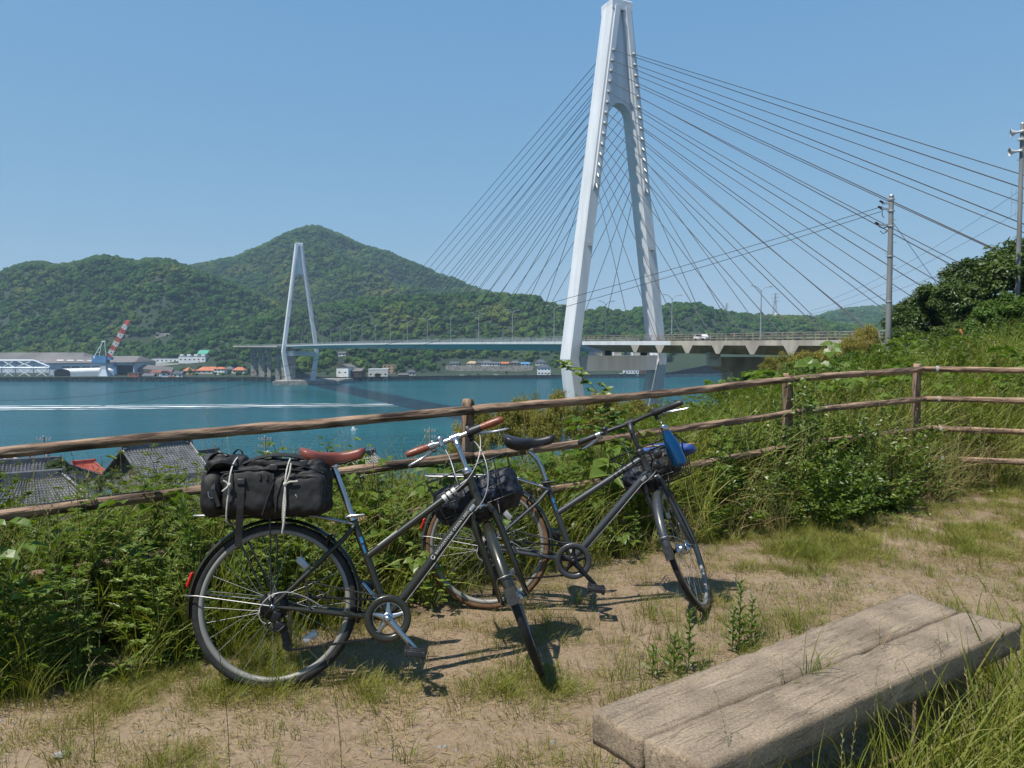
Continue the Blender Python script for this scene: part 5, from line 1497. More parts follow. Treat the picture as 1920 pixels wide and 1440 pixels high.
    m.tube([dr + Vector((-0.01, -0.018, 0.03)), dr + Vector((-0.035, -0.024, 0.0)), dr + Vector((-0.02, -0.026, -0.05)), dr + Vector((0.02, -0.026, -0.066)), dr + Vector((0.045, -0.02, -0.045))], 0.0032, 6)
    m.build("derailleur", M_DARKMET, root)
    m = MB()
    m.tube([BB + Vector((-0.02, cy, 0.076)), RA + Vector((0.01, cy, 0.041))], 0.0042, 6, 0, False, True, False, 0.7)
    m.tube([BB + Vector((-0.015, cy, -0.076)), j1 + Vector((0.0, 0.0, -0.018))], 0.0042, 6, 0, False, True, False, 0.7)
    m.tube([j1 + Vector((-.018, 0, 0)), j0 + Vector((.018, 0, 0)), RA + Vector((0.04, cy, -0.02))], 0.0042, 6, 0, False)
    n = 40
    for (a, b) in ((BB + Vector((-0.02, cy, 0.076)), RA + Vector((0.01, cy, 0.041))), (BB + Vector((-0.015, cy, -0.076)), j1 + Vector((0, 0, -0.018)))):
        for i in range(n): m.box(a.lerp(b, (i + .5) / n), (0.0065, 0.009, 0.0102), (b - a).to_track_quat('X', 'Z').to_matrix())
    m.build("chain", M_DARKMET, root)
    m = MB()                                                 # thin rods running back from the chain guard
    q = BB + Vector((-0.055, -0.058, 0.078)); e = RA + Vector((0.135, -0.062, 0.075))
    m.tube([BB + Vector((0.01, -0.058, 0.096)), q + Vector((0, 0, 0.017)), e + Vector((0, 0, 0.024))], 0.0034, 6)
    m.tube([BB + Vector((-0.088, -0.058, 0.036)), e + Vector((0, 0, 0.005))], 0.0022, 6); m.tube([BB + Vector((-0.096, -0.058, 0.006)), e + Vector((0.005, 0, -0.02))], 0.0022, 6)
    m.tube([e + Vector((0, 0, 0.026)), e + Vector((0.006, 0, -0.03)), e + Vector((0.02, 0.0, -0.085))], 0.006, 6, 0, True, True, False, 0.5)
    m.build("chain_guard_rod", ring_paint, root)
    # --- seat post, saddle
    ext = 0.235 if dress == "olive" else 0.19
    m = MB(); 
    if dress == "olive": m.tube([SC - sdir * 0.05, SC + sdir * ext], 0.0132, 14)
    else: m.tube([SC - sdir * 0.05, SC + sdir * 0.09, SC + sdir * 0.135 + Vector((-0.006, 0, 0)), SC + sdir * ext + Vector((-0.036, 0, -0.005))], 0.0128, 14)
    top = SC + sdir * ext + (Vector((-0.03, 0, 0)) if dress != "olive" else Vector())
    m.box(top + Vector((-0.004, 0, 0.008)), (0.045, 0.040, 0.026), None, 0, 1, 0.006)
    m.build("seat_post", M_CHROME, root)
    m = MB(); m.tube([SC - sdir * 0.012, SC + sdir * 0.016], 0.0205, 14); m.cyl(SC + Vector((-0.024, -0.028, 0.004)), SC + Vector((-0.024, 0.028, 0.004)), 0.006, 8)
    m.tube([SC + Vector((-0.024, -0.03, 0.004)), SC + Vector((0.0, -0.038, 0.008)), SC + Vector((0.055, -0.036, 0.012))], [0.005, 0.006, 0.004], 8)
    m.build("seat_clamp", M_CHROME if dress == "olive" else M_DARKMET, root)
    sx = top.x - 0.02; sz = top.z + 0.042
    m = MB(); rings = []
    Lr, Lf = 0.125, 0.155
    for i in range(19):
        t = i / 18; x = sx - Lr + (Lr + Lf) * t
        wd = 0.076 * (1 - sstep(0.22, 0.62, t)) + 0.0195
        wd *= math.sin(min(1, (t + 0.03) / 0.16) * math.pi / 2) ** 0.7 * (1 if t < 0.93 else math.sqrt(max(0.02, 1 - ((t - 0.93) / 0.075) ** 2)))
        zt = sz + 0.020 + 0.014 * float(sstep(0.35, 0.0, t)) - 0.010 * math.sin(t * math.pi) + 0.010 * float(sstep(0.7, 1, t))
        hgt = (0.074 * (1 - 0.42 * float(sstep(0.25, 0.85, t)))) * math.sin(min(1, (t + 0.05) / 0.16) * math.pi / 2)
        if t > 0.93: hgt *= math.sqrt(max(0.06, 1 - ((t - 0.93) / 0.075) ** 2))
        ring = []
        for k in range(20):
            a = 2 * math.pi * k / 20; ca_, sa2 = math.cos(a), math.sin(a)
            y = wd * math.copysign(abs(ca_) ** 0.75, ca_)
            z = zt + (0.013 * sa2 if sa2 > 0 else hgt * sa2 * (0.62 + 0.38 * abs(ca_) ** 0.5)) - 0.006 * (abs(ca_) ** 3)
            ring.append(Vector((x, y, z)))
        rings.append(ring)
    m.loft(rings, 0, True)
    saddle = part(m, "saddle", saddle_m)
    m = MB()
    for s in (-1, 1): m.tube([(sx - 0.09, s * 0.035, sz - 0.012), (sx - 0.06, s * 0.024, sz - 0.028), (sx + 0.06, s * 0.021, sz - 0.026), (sx + 0.13, s * 0.008, sz - 0.003)], 0.0035, 6)
    m.tube([(sx - 0.09, -0.05, sz - 0.010), (sx - 0.10, 0, sz - 0.024), (sx - 0.09, 0.05, sz - 0.010)], 0.0045, 6)
    m.build("saddle_rail", M_DARKMET, root)
    # --- fork, stem, bar (all turned with the steering)
    m = MB(St)
    crown = HB - ax * 0.018
    m.tube([HB - ax * 0.002, HB - ax * 0.03], 0.018, 14)
    for s in (-1, 1):
        y = Vector((0, s, 0))
        m.tube([crown + y * 0.008, crown + y * 0.040 + ax * 0.004, crown + y * 0.050 - ax * 0.03, P0 + y * 0.054 + ax * 0.16, P0 + y * 0.056 + ax * 0.06 + pf * 0.014, FA + y * 0.058], [0.013, 0.0135, 0.0135, 0.0115, 0.0095, 0.008], 10)
        m.box(FA + y * 0.058, (0.026, 0.006, 0.030))
    m.build("fork", paint, root)
    m = MB(St); bc = crown + pf * 0.034                        # brake caliper
    for s in (-1, 1): m.tube([bc + Vector((0, s * 0.004, 0)), bc + Vector((0, s * 0.032, 0.006)), bc + Vector((0, s * 0.036, -0.03)), bc + Vector((0, s * 0.024, -0.058))], [0.007, 0.008, 0.007, 0.006], 8)
    bc2 = crown - pf * 0.028
    for s in (-1, 1): m.tube([bc2, bc2 + Vector((0, s * 0.034, 0.002)), bc2 + Vector((0, s * 0.038, -0.028)) + pf * 0.01], 0.0065, 8)
    m.build("brake", M_DARKMET, root)
    m = MB()
    mm = SC.lerp(RA, 0.22) + Vector((-0.004, 0, 0))
    for s in (-1, 1): m.tube([mm + Vector((-0.012, s * 0.004, 0.006)), mm + Vector((-0.018, s * 0.034, 0.004)), mm + Vector((-0.03, s * 0.036, -0.022)), mm + Vector((-0.026, s * 0.02, -0.04))], 0.0065, 8)
    m.build("brake", M_DARKMET, root)
    m = MB(St); m.lathe([(0.017, 0), (0.025, 0.001), (0.0255, 0.007), (0.022, 0.010), (0.024, 0.013), (0.0235, 0.021), (0.018, 0.026), (0.014, 0.030)], HT - ax * 0.002, ax, 20); m.lathe([(0.0235, -0.012), (0.0255, -0.010), (0.0255, -0.001), (0.0235, 0.0)], HB, ax, 20)
    m.build("headset", stem_m, root)
    q1 = HT + ax * 0.135; bar_c = HT + ax * 0.172 + pf * 0.055
    m = MB(St); m.tube([HT + ax * 0.02, q1 - ax * 0.03, q1 + pf * 0.008, q1 + ax * 0.022 + pf * 0.026, bar_c], [0.0115, 0.0125, 0.0155, 0.0155, 0.0155], 14)
    m.cyl(bar_c + Vector((0, -0.023, 0)), bar_c + Vector((0, 0.023, 0)), 0.0195, 16)
    m.cyl(q1 - pf * 0.016, q1 - pf * 0.0205, 0.0072, 12)
    m.cyl(bar_c + ax * 0.017 + Vector((0, -0.008, 0)), bar_c + ax * 0.024 + Vector((0, -0.008, 0)), 0.005, 8); m.cyl(bar_c + ax * 0.017 + Vector((0, 0.008, 0)), bar_c + ax * 0.024 + Vector((0, 0.008, 0)), 0.005, 8)
    m.build("stem", stem_m, root)
    hb = bar_half; bp = lambda y: bar_c + Vector((0, y, 0)) - pf * ((0.016 if dress == "olive" else 0.026) * float(sstep(0.05, hb, abs(y)))) + ax * 0.004 * float(sstep(0.02, 0.12, abs(y)))
    m = MB(St); m.tube([bp(y) for y in np.linspace(-hb, hb, 25)], 0.0112, 12); m.build("handlebar", bar_m, root)
    for s in (-1, 1):
        m = MB(St); ys_ = np.linspace(hb - 0.095, hb + 0.012, 12)
        rs = [0.0158 + 0.0016 * math.sin(i / 11 * math.pi) for i in range(12)]; rs[0] = 0.0165; rs[-1] = 0.0105; rs[-2] = 0.0155
        m.tube([bp(s * y) for y in ys_], rs, 14); m.build("grip", grip_m, root)
        ly = hb - 0.112
        b0 = bp(s * ly)
        m = MB(St)
        m.cyl(bp(s * (ly - 0.012)), bp(s * (ly + 0.014)), 0.0165, 14)
        m.box(b0 + pf * 0.024 - ax * 0.012, (0.030, 0.024, 0.034), None, 0, 1, 0.006)
        piv = b0 + pf * 0.036 - ax * 0.018
        lv = [piv, piv + Vector((0, s * 0.02, 0)) + pf * 0.014 - ax * 0.006, piv + Vector((0, s * 0.07, 0)) + pf * 0.020 - ax * 0.018, piv + Vector((0, s * 0.118, 0)) + pf * 0.008 - ax * 0.026, piv + Vector((0, s * 0.136, 0)) + pf * 0.014 - ax * 0.027]
        m.tube(lv, [0.006, 0.0068, 0.0072, 0.006, 0.004], 8, 0, True, True, False, 0.6)
        m.build("brake_lever", M_CHROME, root)
    m = MB(St); m.tube([bp(-(hb - 0.165)), bp(-(hb - 0.150)), bp(-(hb - 0.146)), bp(-(hb - 0.095))], [0.0145, 0.0200, 0.0205, 0.0175], 16)
    b0 = bp(-(hb - 0.155)); m.box(b0 + ax * 0.016 + pf * 0.012, (0.036, 0.022, 0.024), None, 0, 1, 0.006); m.box(b0 + pf * 0.02 - ax * 0.022, (0.03, 0.02, 0.036), None, 0, 1, 0.006)
    m.build("shifter", M_PLASTIC, root)
    bl = bp(hb - 0.155); m = MB(St); m.lathe([(0.017, 0), (0.0185, 0.005), (0.0165, 0.013), (0.009, 0.018), (0.001, 0.019)], bl + ax * 0.013, ax, 18); m.cyl(bl - ax * 0.014, bl + ax * 0.014, 0.016, 12)
    m.build("bell", M_CHROME if dress == "olive" else M_PLASTIC, root)
    # cables
    cm = M_CABLE if dress == "olive" else M_WIRE
    L0 = St @ (bp(hb - 0.112) + pf * 0.04); Rr = St @ (bp(-(hb - 0.112)) + pf * 0.04); Sh = St @ (bp(-(hb - 0.16)) + pf * 0.03 - ax * 0.03)
    cal = St @ (bc + ax * 0.02)
    m = MB(); out = St.to_3x3() @ pf
    nearv = Vector((0, -1, 0))
    m.tube(bez(Rr, Rr + out * 0.06 + nearv * 0.1, HT + nearv * 0.11 + Vector((0.10, 0, 0.02)), TT0 + td * 0.80 + Vector((0, -0.018, -0.004)), 16), 0.0026, 6)
    m.build("brake_cable", cm, root)
    m = MB(); m.tube(bez(L0, L0 + out * 0.05 + Vector((0.08, -0.04, 0.03)), HB + nearv * 0.12 + Vector((-0.12, 0, 0.12)), TT0 + td * 0.90 + Vector((0, -0.018, -0.006)), 16), 0.0026, 6); m.build("brake_cable", cm, root)
    m = MB(); m.tube(bez(Sh, Sh + nearv * 0.10 + Vector((0.05, 0, -0.02)), HB + nearv * 0.10 + Vector((0.10, 0, 0.06)), BB + d * 0.90 + Vector((0.006, -0.018, -0.016)), 18) + [BB + d * 0.5 + Vector((0.008, -0.012, -0.021)), BB + d * 0.1 + Vector((0.008, -0.01, -0.021))], 0.0026, 6); m.build("gear_cable", cm if dress == "olive" else M_CABLE, root)
    m = MB(); m.tube(bez(RA + Vector((0.19, -0.05, -0.002)), RA + Vector((0.10, -0.085, 0.07)), RA + Vector((0.0, -0.095, 0.09)), RA + Vector((-0.045, -0.088, 0.0)), 10) + bez(RA + Vector((-0.045, -0.088, 0.0)), RA + Vector((-0.06, -0.088, -0.05)), RA + Vector((-0.02, -0.088, -0.075)), RA + Vector((0.0, -0.085, -0.06)), 6), 0.0026, 6); m.build("gear_cable", M_CABLE, root)
    # --- basket of black wire, turned with the bar
    bm_ = MB(St)
    up, fw_ = Vector((0, 0, 1)), Vector((1, 0, 0))
    bz = HT.z + 0.055; bx = HT.x + 0.075 
    def BK(u, v, w):   # u across -1..1, v forward 0..1, w down 0..1
        hwid = 0.195 - 0.03 * w
        return Vector((bx + 0.02 * w + (0.265 - 0.045 * w) * v, u * hwid, bz - 0.185 * w + 0.012 * v)) 
    def rim(w, r):
        pts = []
        for (u0, v0, u1, v1) in ((-1, 0, 1, 0), (1, 0, 1, 1), (1, 1, -1, 1), (-1, 1, -1, 0)):
            for i in range(5): pts.append(BK(u0 + (u1 - u0) * i / 5, v0 + (v1 - v0) * i / 5, w))
        bm_.tube(pts, r, 6, 0, False, True, True)
    rim(0, 0.0046); rim(0.33, 0.0026); rim(0.66, 0.0026); rim(1.0, 0.0040)
    for i in range(7):
        u = -1 + 2 * i / 6
        for v in (0, 1): bm_.tube([BK(u, v, 0), BK(u, v, 1)], 0.0025, 5, 0, False)
        bm_.tube([BK(u, 0, 1), BK(u, 1, 1)], 0.0021, 5, 0, False)
    for i in range(1, 4):
        v = i / 4
        for u in (-1, 1): bm_.tube([BK(u, v, 0), BK(u, v, 1)], 0.0025, 5, 0, False)
        bm_.tube([BK(-1, v, 1), BK(1, v, 1)], 0.0021, 5, 0, False)
    basket = bm_.build("basket", M_DARKMET, root)
    m = MB(St)
    for s in (-1, 1): m.tube([HT + Vector((0.012, s * 0.012, 0.012)), BK(s * 0.18, 0, 0.30), BK(s * 0.18, 0, 0.75), HB + Vector((0.02, s * 0.012, -0.01))], 0.0065, 8, 0, True, True, False, 0.5)
    for s in (-1, 1): m.tube([BK(s * 0.5, 0.1, 1), BK(s * 0.4, 0.0, 1) - Vector((0.02, 0, 0.10)), FA + Vector((0.0, s * 0.068, 0.01))], 0.0042, 6)
    m.build("basket_bracket", M_DARKMET, root)
    # --- rear carrier
    zr = 0.722
    m = MB()
    fr = 0.075; bk = -0.335
    rod = M_STEEL
    for s in (-1, 1):
        m.tube([SC - sdir * 0.03 + Vector((0.0, s * 0.02, 0)), Vector((0.17, s * 0.045, zr - 0.014)), Vector((fr, s * 0.062, zr)), Vector((bk + 0.03, s * 0.062, zr)), Vector((bk, s * 0.045, zr))], 0.0048, 8)
    m.tube([(bk, -0.045, zr), (bk - 0.008, 0, zr), (bk, 0.045, zr)], 0.0048, 8)
    for x in (0.05, -0.08, -0.21): m.tube([(x, -0.062, zr), (x, 0.062, zr)], 0.004, 6)
    m.build("carrier", rod, root)
    for s in (-1, 1):
        m = MB(); m.tube([RA + Vector((-0.012, s * 0.070, 0.012)), Vector((-0.165, s * 0.066, zr - 0.06)), Vector((-0.20, s * 0.062, zr))], 0.0048, 8); m.tube([RA + Vector((-0.004, s * 0.070, 0.014)), Vector((-0.02, s * 0.064, zr))], 0.0036, 8)
        m.build("carrier_leg", paint if dress == "olive" else M_DARKMET, root)
    # --- kickstand reaching the ground on the far side
    foot_w = Vector((0, 0, 0)); Binv = B.inverted()
    k0 = RA + Vector((0.05, 0.062, -0.02)); kw = B @ (k0 + Vector((-0.03, 0.16, -0.25))); kw.z = float(ground_z(kw.x, kw.y)) + 0.004
    m = MB(); k1 = Binv @ kw; m.tube([k0, k0.lerp(k1, .5) + Vector((0, .01, 0)), k1], [0.009, 0.008, 0.009], 8); m.build("kickstand", M_CHROME if dress == "olive" else M_DARKMET, root)
    return dict(root=root, B=B, St=St, BK=BK, HT=HT, HB=HB, ax=ax, pf=pf, SC=SC, zr=zr, R=R, RA=RA)

bikeA = bicycle("bicycle", "olive-black bicycle with brown saddle and grips, a black pack on its carrier", Vector((-0.995, 3.049, -1.417)), 5.8, 11.5, 86, 1.066, 0.45, 69.4, 70.4, 0.150, 0.475,
                M_OLIVE, M_OLIVE, M_BROWNLEATHER, M_BROWNGRIP, M_CHROME, False, M_CHROME, dress="olive", crank_m=M_CHROME, bar_half=0.222)
bikeB = bicycle("bicycle", "grey bicycle with black saddle and tan-walled tyres, blue bottle in its basket", Vector((-0.137, 4.003, -1.412)), -2.9, 4.6, 72, 1.100, 0.432, 70.5, 67.2, 0.130, 0.468,
                M_GREYPAINT, M_GREYPAINT, M_BLACKLEATHER, M_PLASTIC, M_PLASTIC, True, M_PLASTIC, dress="grey", crank_m=M_DARKMET, bar_half=0.30)
BA, BB_ = bikeA["B"], bikeB["B"]

# ------------------------------------------------------------------ the pack, the cords, what lies in the baskets
def soft_box(name, c, size, seed, mats, power=4.0, crease=0.02, res=26, shape=None, freq=7, parent=None, M=None):
    """a stuffed cloth body: a rounded box with dents and folds"""
    bm = bmesh.new(); bmesh.ops.create_cube(bm, size=2)
    bmesh.ops.subdivide_edges(bm, edges=list(bm.edges), cuts=res, use_grid_fill=True)
    for v in bm.verts:
        p = v.co.copy()
        n = (abs(p.x) ** power + abs(p.y) ** power + abs(p.z) ** power) ** (1 / power)
        u = p / n
        q = Vector((u.x * size[0] / 2, u.y * size[1] / 2, u.z * size[2] / 2))
        if shape: q = shape(u, q)
        s = Vector((seed, seed * 0.7, 0))
        f = mnoise.noise(q * freq + s) * crease + (0.5 - abs(mnoise.noise(q * freq * 2.3 + s))) * crease * 0.75 + mnoise.noise(q * freq * 6 + s) * crease * 0.18
        q += u.normalized() * f
        v.co = q + Vector(c)
    for f in bm.faces: f.smooth = True
    me = bpy.data.meshes.new(name); bm.to_mesh(me); bm.free()
    o = link(name, me, mats, parent)
    if M is not None: o.matrix_world = M
    return o

zb = bikeA["zr"] - 0.022
pk = empty("backpack", label="black camera backpack lying along the olive bicycle's carrier", cat="backpack")
pk.matrix_world = BA @ Matrix.Translation((-0.018, -0.01, zb)) @ Matrix.Diagonal((0.93, 1, 1, 1))
def packshape(u, q):
    q = q.copy()
    q.z *= 1 - 0.10 * float(sstep(0.5, -1, u.x)) if u.z > 0 else 1
    if u.z < 0: q.z *= 1 - 0.30 * abs(u.y) ** 3
    if u.z > 0.4: q.z -= 0.03 * float(sstep(-0.2, 0.9, u.x)) * 0 + 0.012 * math.sin(u.x * 5)
    return q
soft_box("pack_body", (0, 0, 0.118), (0.520, 0.27, 0.215), 3.3, M_BAG, 4.2, 0.022, 30, packshape, 8, pk)
soft_box("front_pocket", (0.145, -0.128, 0.105), (0.215, 0.075, 0.160), 8.1, M_BAG, 4.5, 0.013, 16, None, 9, pk)
soft_box("front_pocket", (-0.075, -0.118, 0.120), (0.225, 0.065, 0.165), 5.2, M_BAG, 4.5, 0.014, 16, None, 9, pk)
soft_box("end_pocket", (-0.245, -0.03, 0.115), (0.10, 0.24, 0.19), 6.4, M_BAG, 3.2, 0.012, 14, None, 9, pk)
soft_box("harness_pad", (-0.20, -0.02, 0.235), (0.17, 0.17, 0.060), 11, M_BAG, 3, 0.026, 14, None, 11, pk)
soft_box("harness_pad", (0.02, -0.03, 0.232), (0.26, 0.15, 0.045), 15, M_BAG, 3, 0.028, 14, None, 12, pk)
soft_box("harness_pad", (0.165, 0.0, 0.225), (0.15, 0.18, 0.055), 18, M_BAG, 3, 0.028, 14, None, 12, pk)
def ribbon(m, pts, wid, th=0.0028, side=Vector((0, 1, 0))):
    pts = [Vector(p) for p in pts]; rings = []
    for i, p in enumerate(pts):
        t = (pts[min(i + 1, len(pts) - 1)] - pts[max(i - 1, 0)]).normalized()
        s = (side - t * side.dot(t)).normalized(); n = t.cross(s)
        rings.append([p - s * wid / 2 - n * th / 2, p + s * wid / 2 - n * th / 2, p + s * wid / 2 + n * th / 2, p - s * wid / 2 + n * th / 2])
    m.loft(rings, 0, False)
def strap(name, pts, wid, side=Vector((0, 1, 0)), mt=M_BAGDARK):
    m = MB(); ribbon(m, pts, wid, 0.004, side); return m.build(name, mt, pk)
strap("shoulder_strap", bez((-0.27, -0.05, 0.16), (-0.31, -0.07, 0.30), (-0.22, -0.06, 0.31), (-0.15, -0.05, 0.245), 12), 0.052, Vector((0, 1, 0)))
strap("shoulder_strap", bez((-0.275, -0.09, 0.13), (-0.27, -0.14, 0.25), (-0.19, -0.14, 0.25), (-0.14, -0.12, 0.225), 12), 0.045, Vector((0, 1, 0)))
strap("carry_loop", bez((-0.19, -0.02, 0.262), (-0.175, -0.02, 0.315), (-0.135, -0.02, 0.312), (-0.14, -0.02, 0.255), 10), 0.022)
strap("harness_strap", bez((-0.12, -0.09, 0.235), (0.0, -0.12, 0.285), (0.10, -0.10, 0.275), (0.18, -0.06, 0.245), 12), 0.030, Vector((0, 1, 0.5)))
strap("harness_strap", bez((-0.02, -0.135, 0.205), (0.05, -0.14, 0.245), (0.13, -0.135, 0.24), (0.24, -0.10, 0.195), 12), 0.026, Vector((0, 1, 0.7)))
strap("compression_strap", [(-0.105, -0.158, 0.175), (-0.105, -0.160, 0.11), (-0.108, -0.155, 0.05), (-0.112, -0.142, 0.0), (-0.118, -0.125, -0.06), (-0.120, -0.118, -0.105)], 0.030, Vector((1, 0, 0)))
strap("compression_strap", [(-0.235, -0.13, 0.19), (-0.225, -0.157, 0.13), (-0.20, -0.150, 0.06)], 0.016, Vector((1, 0, 0)))
for (x, y, z) in ((-0.105, -0.163, 0.158), (0.03, -0.15, 0.215), (0.155, -0.125, 0.232), (-0.262, -0.10, 0.165)):
    m = MB(); m.box((x, y, z), (0.034, 0.010, 0.024), None, 0, 1, 0.003); m.build("buckle", M_PLASTIC, pk)
def piping(pts): 
    m = MB(); m.tube(pts, 0.0032, 6); m.build("piping", M_BAGDARK, pk)
piping([(0.045, -0.163, 0.03), (0.052, -0.168, 0.10), (0.075, -0.168, 0.165), (0.13, -0.166, 0.178), (0.22, -0.160, 0.172), (0.247, -0.150, 0.12), (0.247, -0.15, 0.05)])
piping([(-0.015, -0.145, 0.02), (0.01, -0.152, 0.09), (0.035, -0.15, 0.16), (0.075, -0.148, 0.19)])
piping([(-0.20, -0.145, 0.196), (-0.10, -0.150, 0.205), (0.02, -0.148, 0.208), (0.16, -0.14, 0.200)])
for x in (-0.03, 0.0, 0.028):
    strap("webbing_loop", [(x, -0.156, 0.19), (x + 0.003, -0.158, 0.165)], 0.010, Vector((1, 0, 0)))
m = MB(); m.tube(bez((-0.235, -0.135, 0.15), (-0.262, -0.16, 0.12), (-0.235, -0.165, 0.075), (-0.222, -0.150, 0.10), 8), 0.0022, 6); m.box((-0.238, -0.137, 0.165), (0.010, 0.008, 0.022)); m.build("karabiner", M_CHROME, pk)
m = MB()
p = Vector((0.128, -0.1655, 0.095))
m.prism([p, p + Vector((0.014, 0, 0.006)), p + Vector((0.004, 0, 0.010))], (0, -0.002, 0)); m.prism([p + Vector((0.006, 0, -0.006)), p + Vector((0.013, 0, -0.002)), p + Vector((0.010, 0, 0.003))], (0, -0.002, 0))
m.build("emblem", M_CLEAR, pk)
# two white cords tied round pack and carrier
def cord(x, label, tails):
    r = empty("tie_cord", label=label, cat="cord", group="white cords tied round the backpack"); r.matrix_world = BA @ Matrix.Translation((-0.018, -0.01, zb)) @ Matrix.Diagonal((0.93, 1, 1, 1))
    m = MB()
    loop = [(x, -0.150, 0.0), (x + .004, -0.168, 0.05), (x + .010, -0.171, 0.12), (x + .012, -0.168, 0.175), (x + .016, -0.135, 0.232), (x + .018, -0.06, 0.266), (x + .01, 0.05, 0.262), (x, 0.13, 0.20), (x, 0.155, 0.10), (x, 0.13, 0.0), (x - .002, 0.06, -0.012), (x - .002, -0.08, -0.016), (x, -0.135, -0.006)]
    pts = []
    for i in range(len(loop)):
        a, b, c_, d_ = [Vector(loop[(i + k) % len(loop)]) for k in (-1, 0, 1, 2)]
        for t in (0, 0.34, 0.67): pts.append(0.5 * ((2 * b) + (c_ - a) * t + (2 * a - 5 * b + 4 * c_ - d_) * t * t + (-a + 3 * b - 3 * c_ + d_) * t ** 3))
    m.tube(pts, 0.0036, 7, 0, False, True, True); m.build("loop", M_ROPE, r)
    k = Vector((x + .012, -0.173, 0.145))
    m = MB(); m.lathe([(0.001, -0.010), (0.008, -0.006), (0.0095, 0), (0.008, 0.006), (0.001, 0.010)], k, (0.3, 0, 1), 10); m.build("knot", M_ROPE, r)
    for tl_ in tails:
        m = MB(); m.tube([k] + [k + Vector(q) for q in tl_], [0.0042] * len(tl_) + [0.0034], 7); m.build("loose_end", M_ROPE, r)
cord(-0.165, "white cord round the backpack's strap end, away from the saddle", [[(-0.012, -0.006, 0.012), (-0.024, -0.008, 0.018)], [(-0.008, -0.008, -0.012), (-0.026, -0.01, -0.026)]])
cord(0.075, "white cord round the backpack's pocket end, near the saddle", [[(0.012, -0.008, 0.02), (0.020, -0.006, 0.05), (0.022, 0.004, 0.085)], [(0.02, -0.008, 0.008), (0.055, -0.006, 0.010)], [(-0.002, -0.002, -0.06), (-0.004, 0.006, -0.14), (-0.012, 0.02, -0.20)], [(0.004, -0.002, -0.08), (-0.002, 0.004, -0.16), (-0.008, 0.015, -0.185)]])

SA, SB = bikeA["St"], bikeB["St"]
def in_basket(bk, u, v, w): return bk["B"] @ bk["St"] @ bk["BK"](u, v, w)
def basket_frame(bk, u, v, w):
    M = bk["B"] @ bk["St"]; return Matrix.Translation(M @ bk["BK"](u, v, w)) @ M.to_3x3().to_4x4()
jk = soft_box("jacket", (0, 0, 0), (0.235, 0.345, 0.145), 21.5, M_NAVY, 3.2, 0.050, 48, lambda u, q: q + Vector((0, 0, 0.035 * abs(u.y) - 0.02 if u.z > 0 else 0)), 6.5, None, basket_frame(bikeA, 0, 0.50, 0.62))
tag(jk, "crumpled navy jacket stuffed into the olive bicycle's basket", "jacket")
# blue steel bottle leaning in the second basket
bt = empty("water_bottle", label="shiny blue steel bottle standing in the grey bicycle's basket", cat="bottle")
mB = bikeB["B"] @ bikeB["St"]
pb = at(1277, 873, 3.90)
tgt = at(1243, 797, 3.94)
axb = (tgt - pb).normalized()
bt.matrix_world = Matrix.Translation(pb) @ axb.to_track_quat('Z', 'Y').to_matrix().to_4x4() @ Matrix.Diagonal((1.12, 1.12, (tgt - pb).length / 0.266, 1))
m = MB(); m.lathe([(0.001, 0), (0.030, 0.0), (0.0345, 0.005), (0.035, 0.02), (0.035, 0.115), (0.0335, 0.140), (0.029, 0.170), (0.0225, 0.200), (0.0180, 0.222), (0.0165, 0.232)], (0, 0, 0), (0, 0, 1), 28); m.build("bottle_body", M_BLUEBOTTLE, bt)
m = MB(); m.lathe([(0.0165, 0.230), (0.0182, 0.232), (0.0182, 0.262), (0.016, 0.266), (0.001, 0.266)], (0, 0, 0), (0, 0, 1), 24); m.build("cap", M_CHROME, bt)
m = MB(); m.lathe([(0.0353, 0.020), (0.0358, 0.023), (0.0353, 0.026)], (0, 0, 0), (0, 0, 1), 28); m.build("base_ring", M_BLUEBOTTLE, bt)
bb = empty("cloth_bag", label="bright blue bag with tan piping lying in the grey bicycle's basket", cat="bag"); bb.matrix_world = basket_frame(bikeB, -0.42, 0.72, 0.12) @ Matrix.Rotation(0.25, 4, 'X')
soft_box("bag_body", (0, 0, 0), (0.13, 0.33, 0.075), 31.0, M_BLUECLOTH, 2.6, 0.012, 22, None, 9, bb)
m = MB(); m.tube([(0.055 * math.cos(a) * 1.12, 0.158 * math.sin(a) * 1.06, 0.020 + 0.006 * math.sin(3 * a)) for a in np.linspace(0, 2 * math.pi, 36, endpoint=False)], 0.0042, 7, 0, False, True, True); m.build("piping", M_GOLD, bb)
sb = soft_box("camera_bag", (0, 0, 0), (0.17, 0.24, 0.165), 36.0, M_BAG, 4, 0.016, 22, None, 9, None, basket_frame(bikeB, -0.12, 0.42, 0.52)); tag(sb, "black pouch behind the head tube in the grey bicycle's basket", "pouch")
sc_ = soft_box("dark_cloth", (0, 0, 0), (0.19, 0.20, 0.12), 39.0, M_NAVY, 3, 0.028, 26, None, 12, None, basket_frame(bikeB, 0.50, 0.45, 0.80)); tag(sc_, "dark navy cloth heaped low in the grey bicycle's basket", "cloth")
lm = empty("bicycle_lock", label="black round-headed lock hung at the grey bicycle's head tube", cat="lock"); lm.matrix_world = Matrix.Translation(at(1233, 851, 3.93))
m = MB(); m.lathe([(0.001, -0.022), (0.020, -0.022), (0.0235, -0.018), (0.0235, 0.02), (0.001, 0.02)], (0, 0, 0), (0.1, 1, 0.15), 24); m.build("lock_head", M_PLASTIC, lm)
m = MB(); m.lathe([(0.001, -0.016), (0.017, -0.016), (0.020, -0.012), (0.020, 0.02), (0.001, 0.02)], (-0.004, 0.01, -0.062), (0.1, 1, 0.15), 24); m.build("lock_barrel", M_PLASTIC, lm)
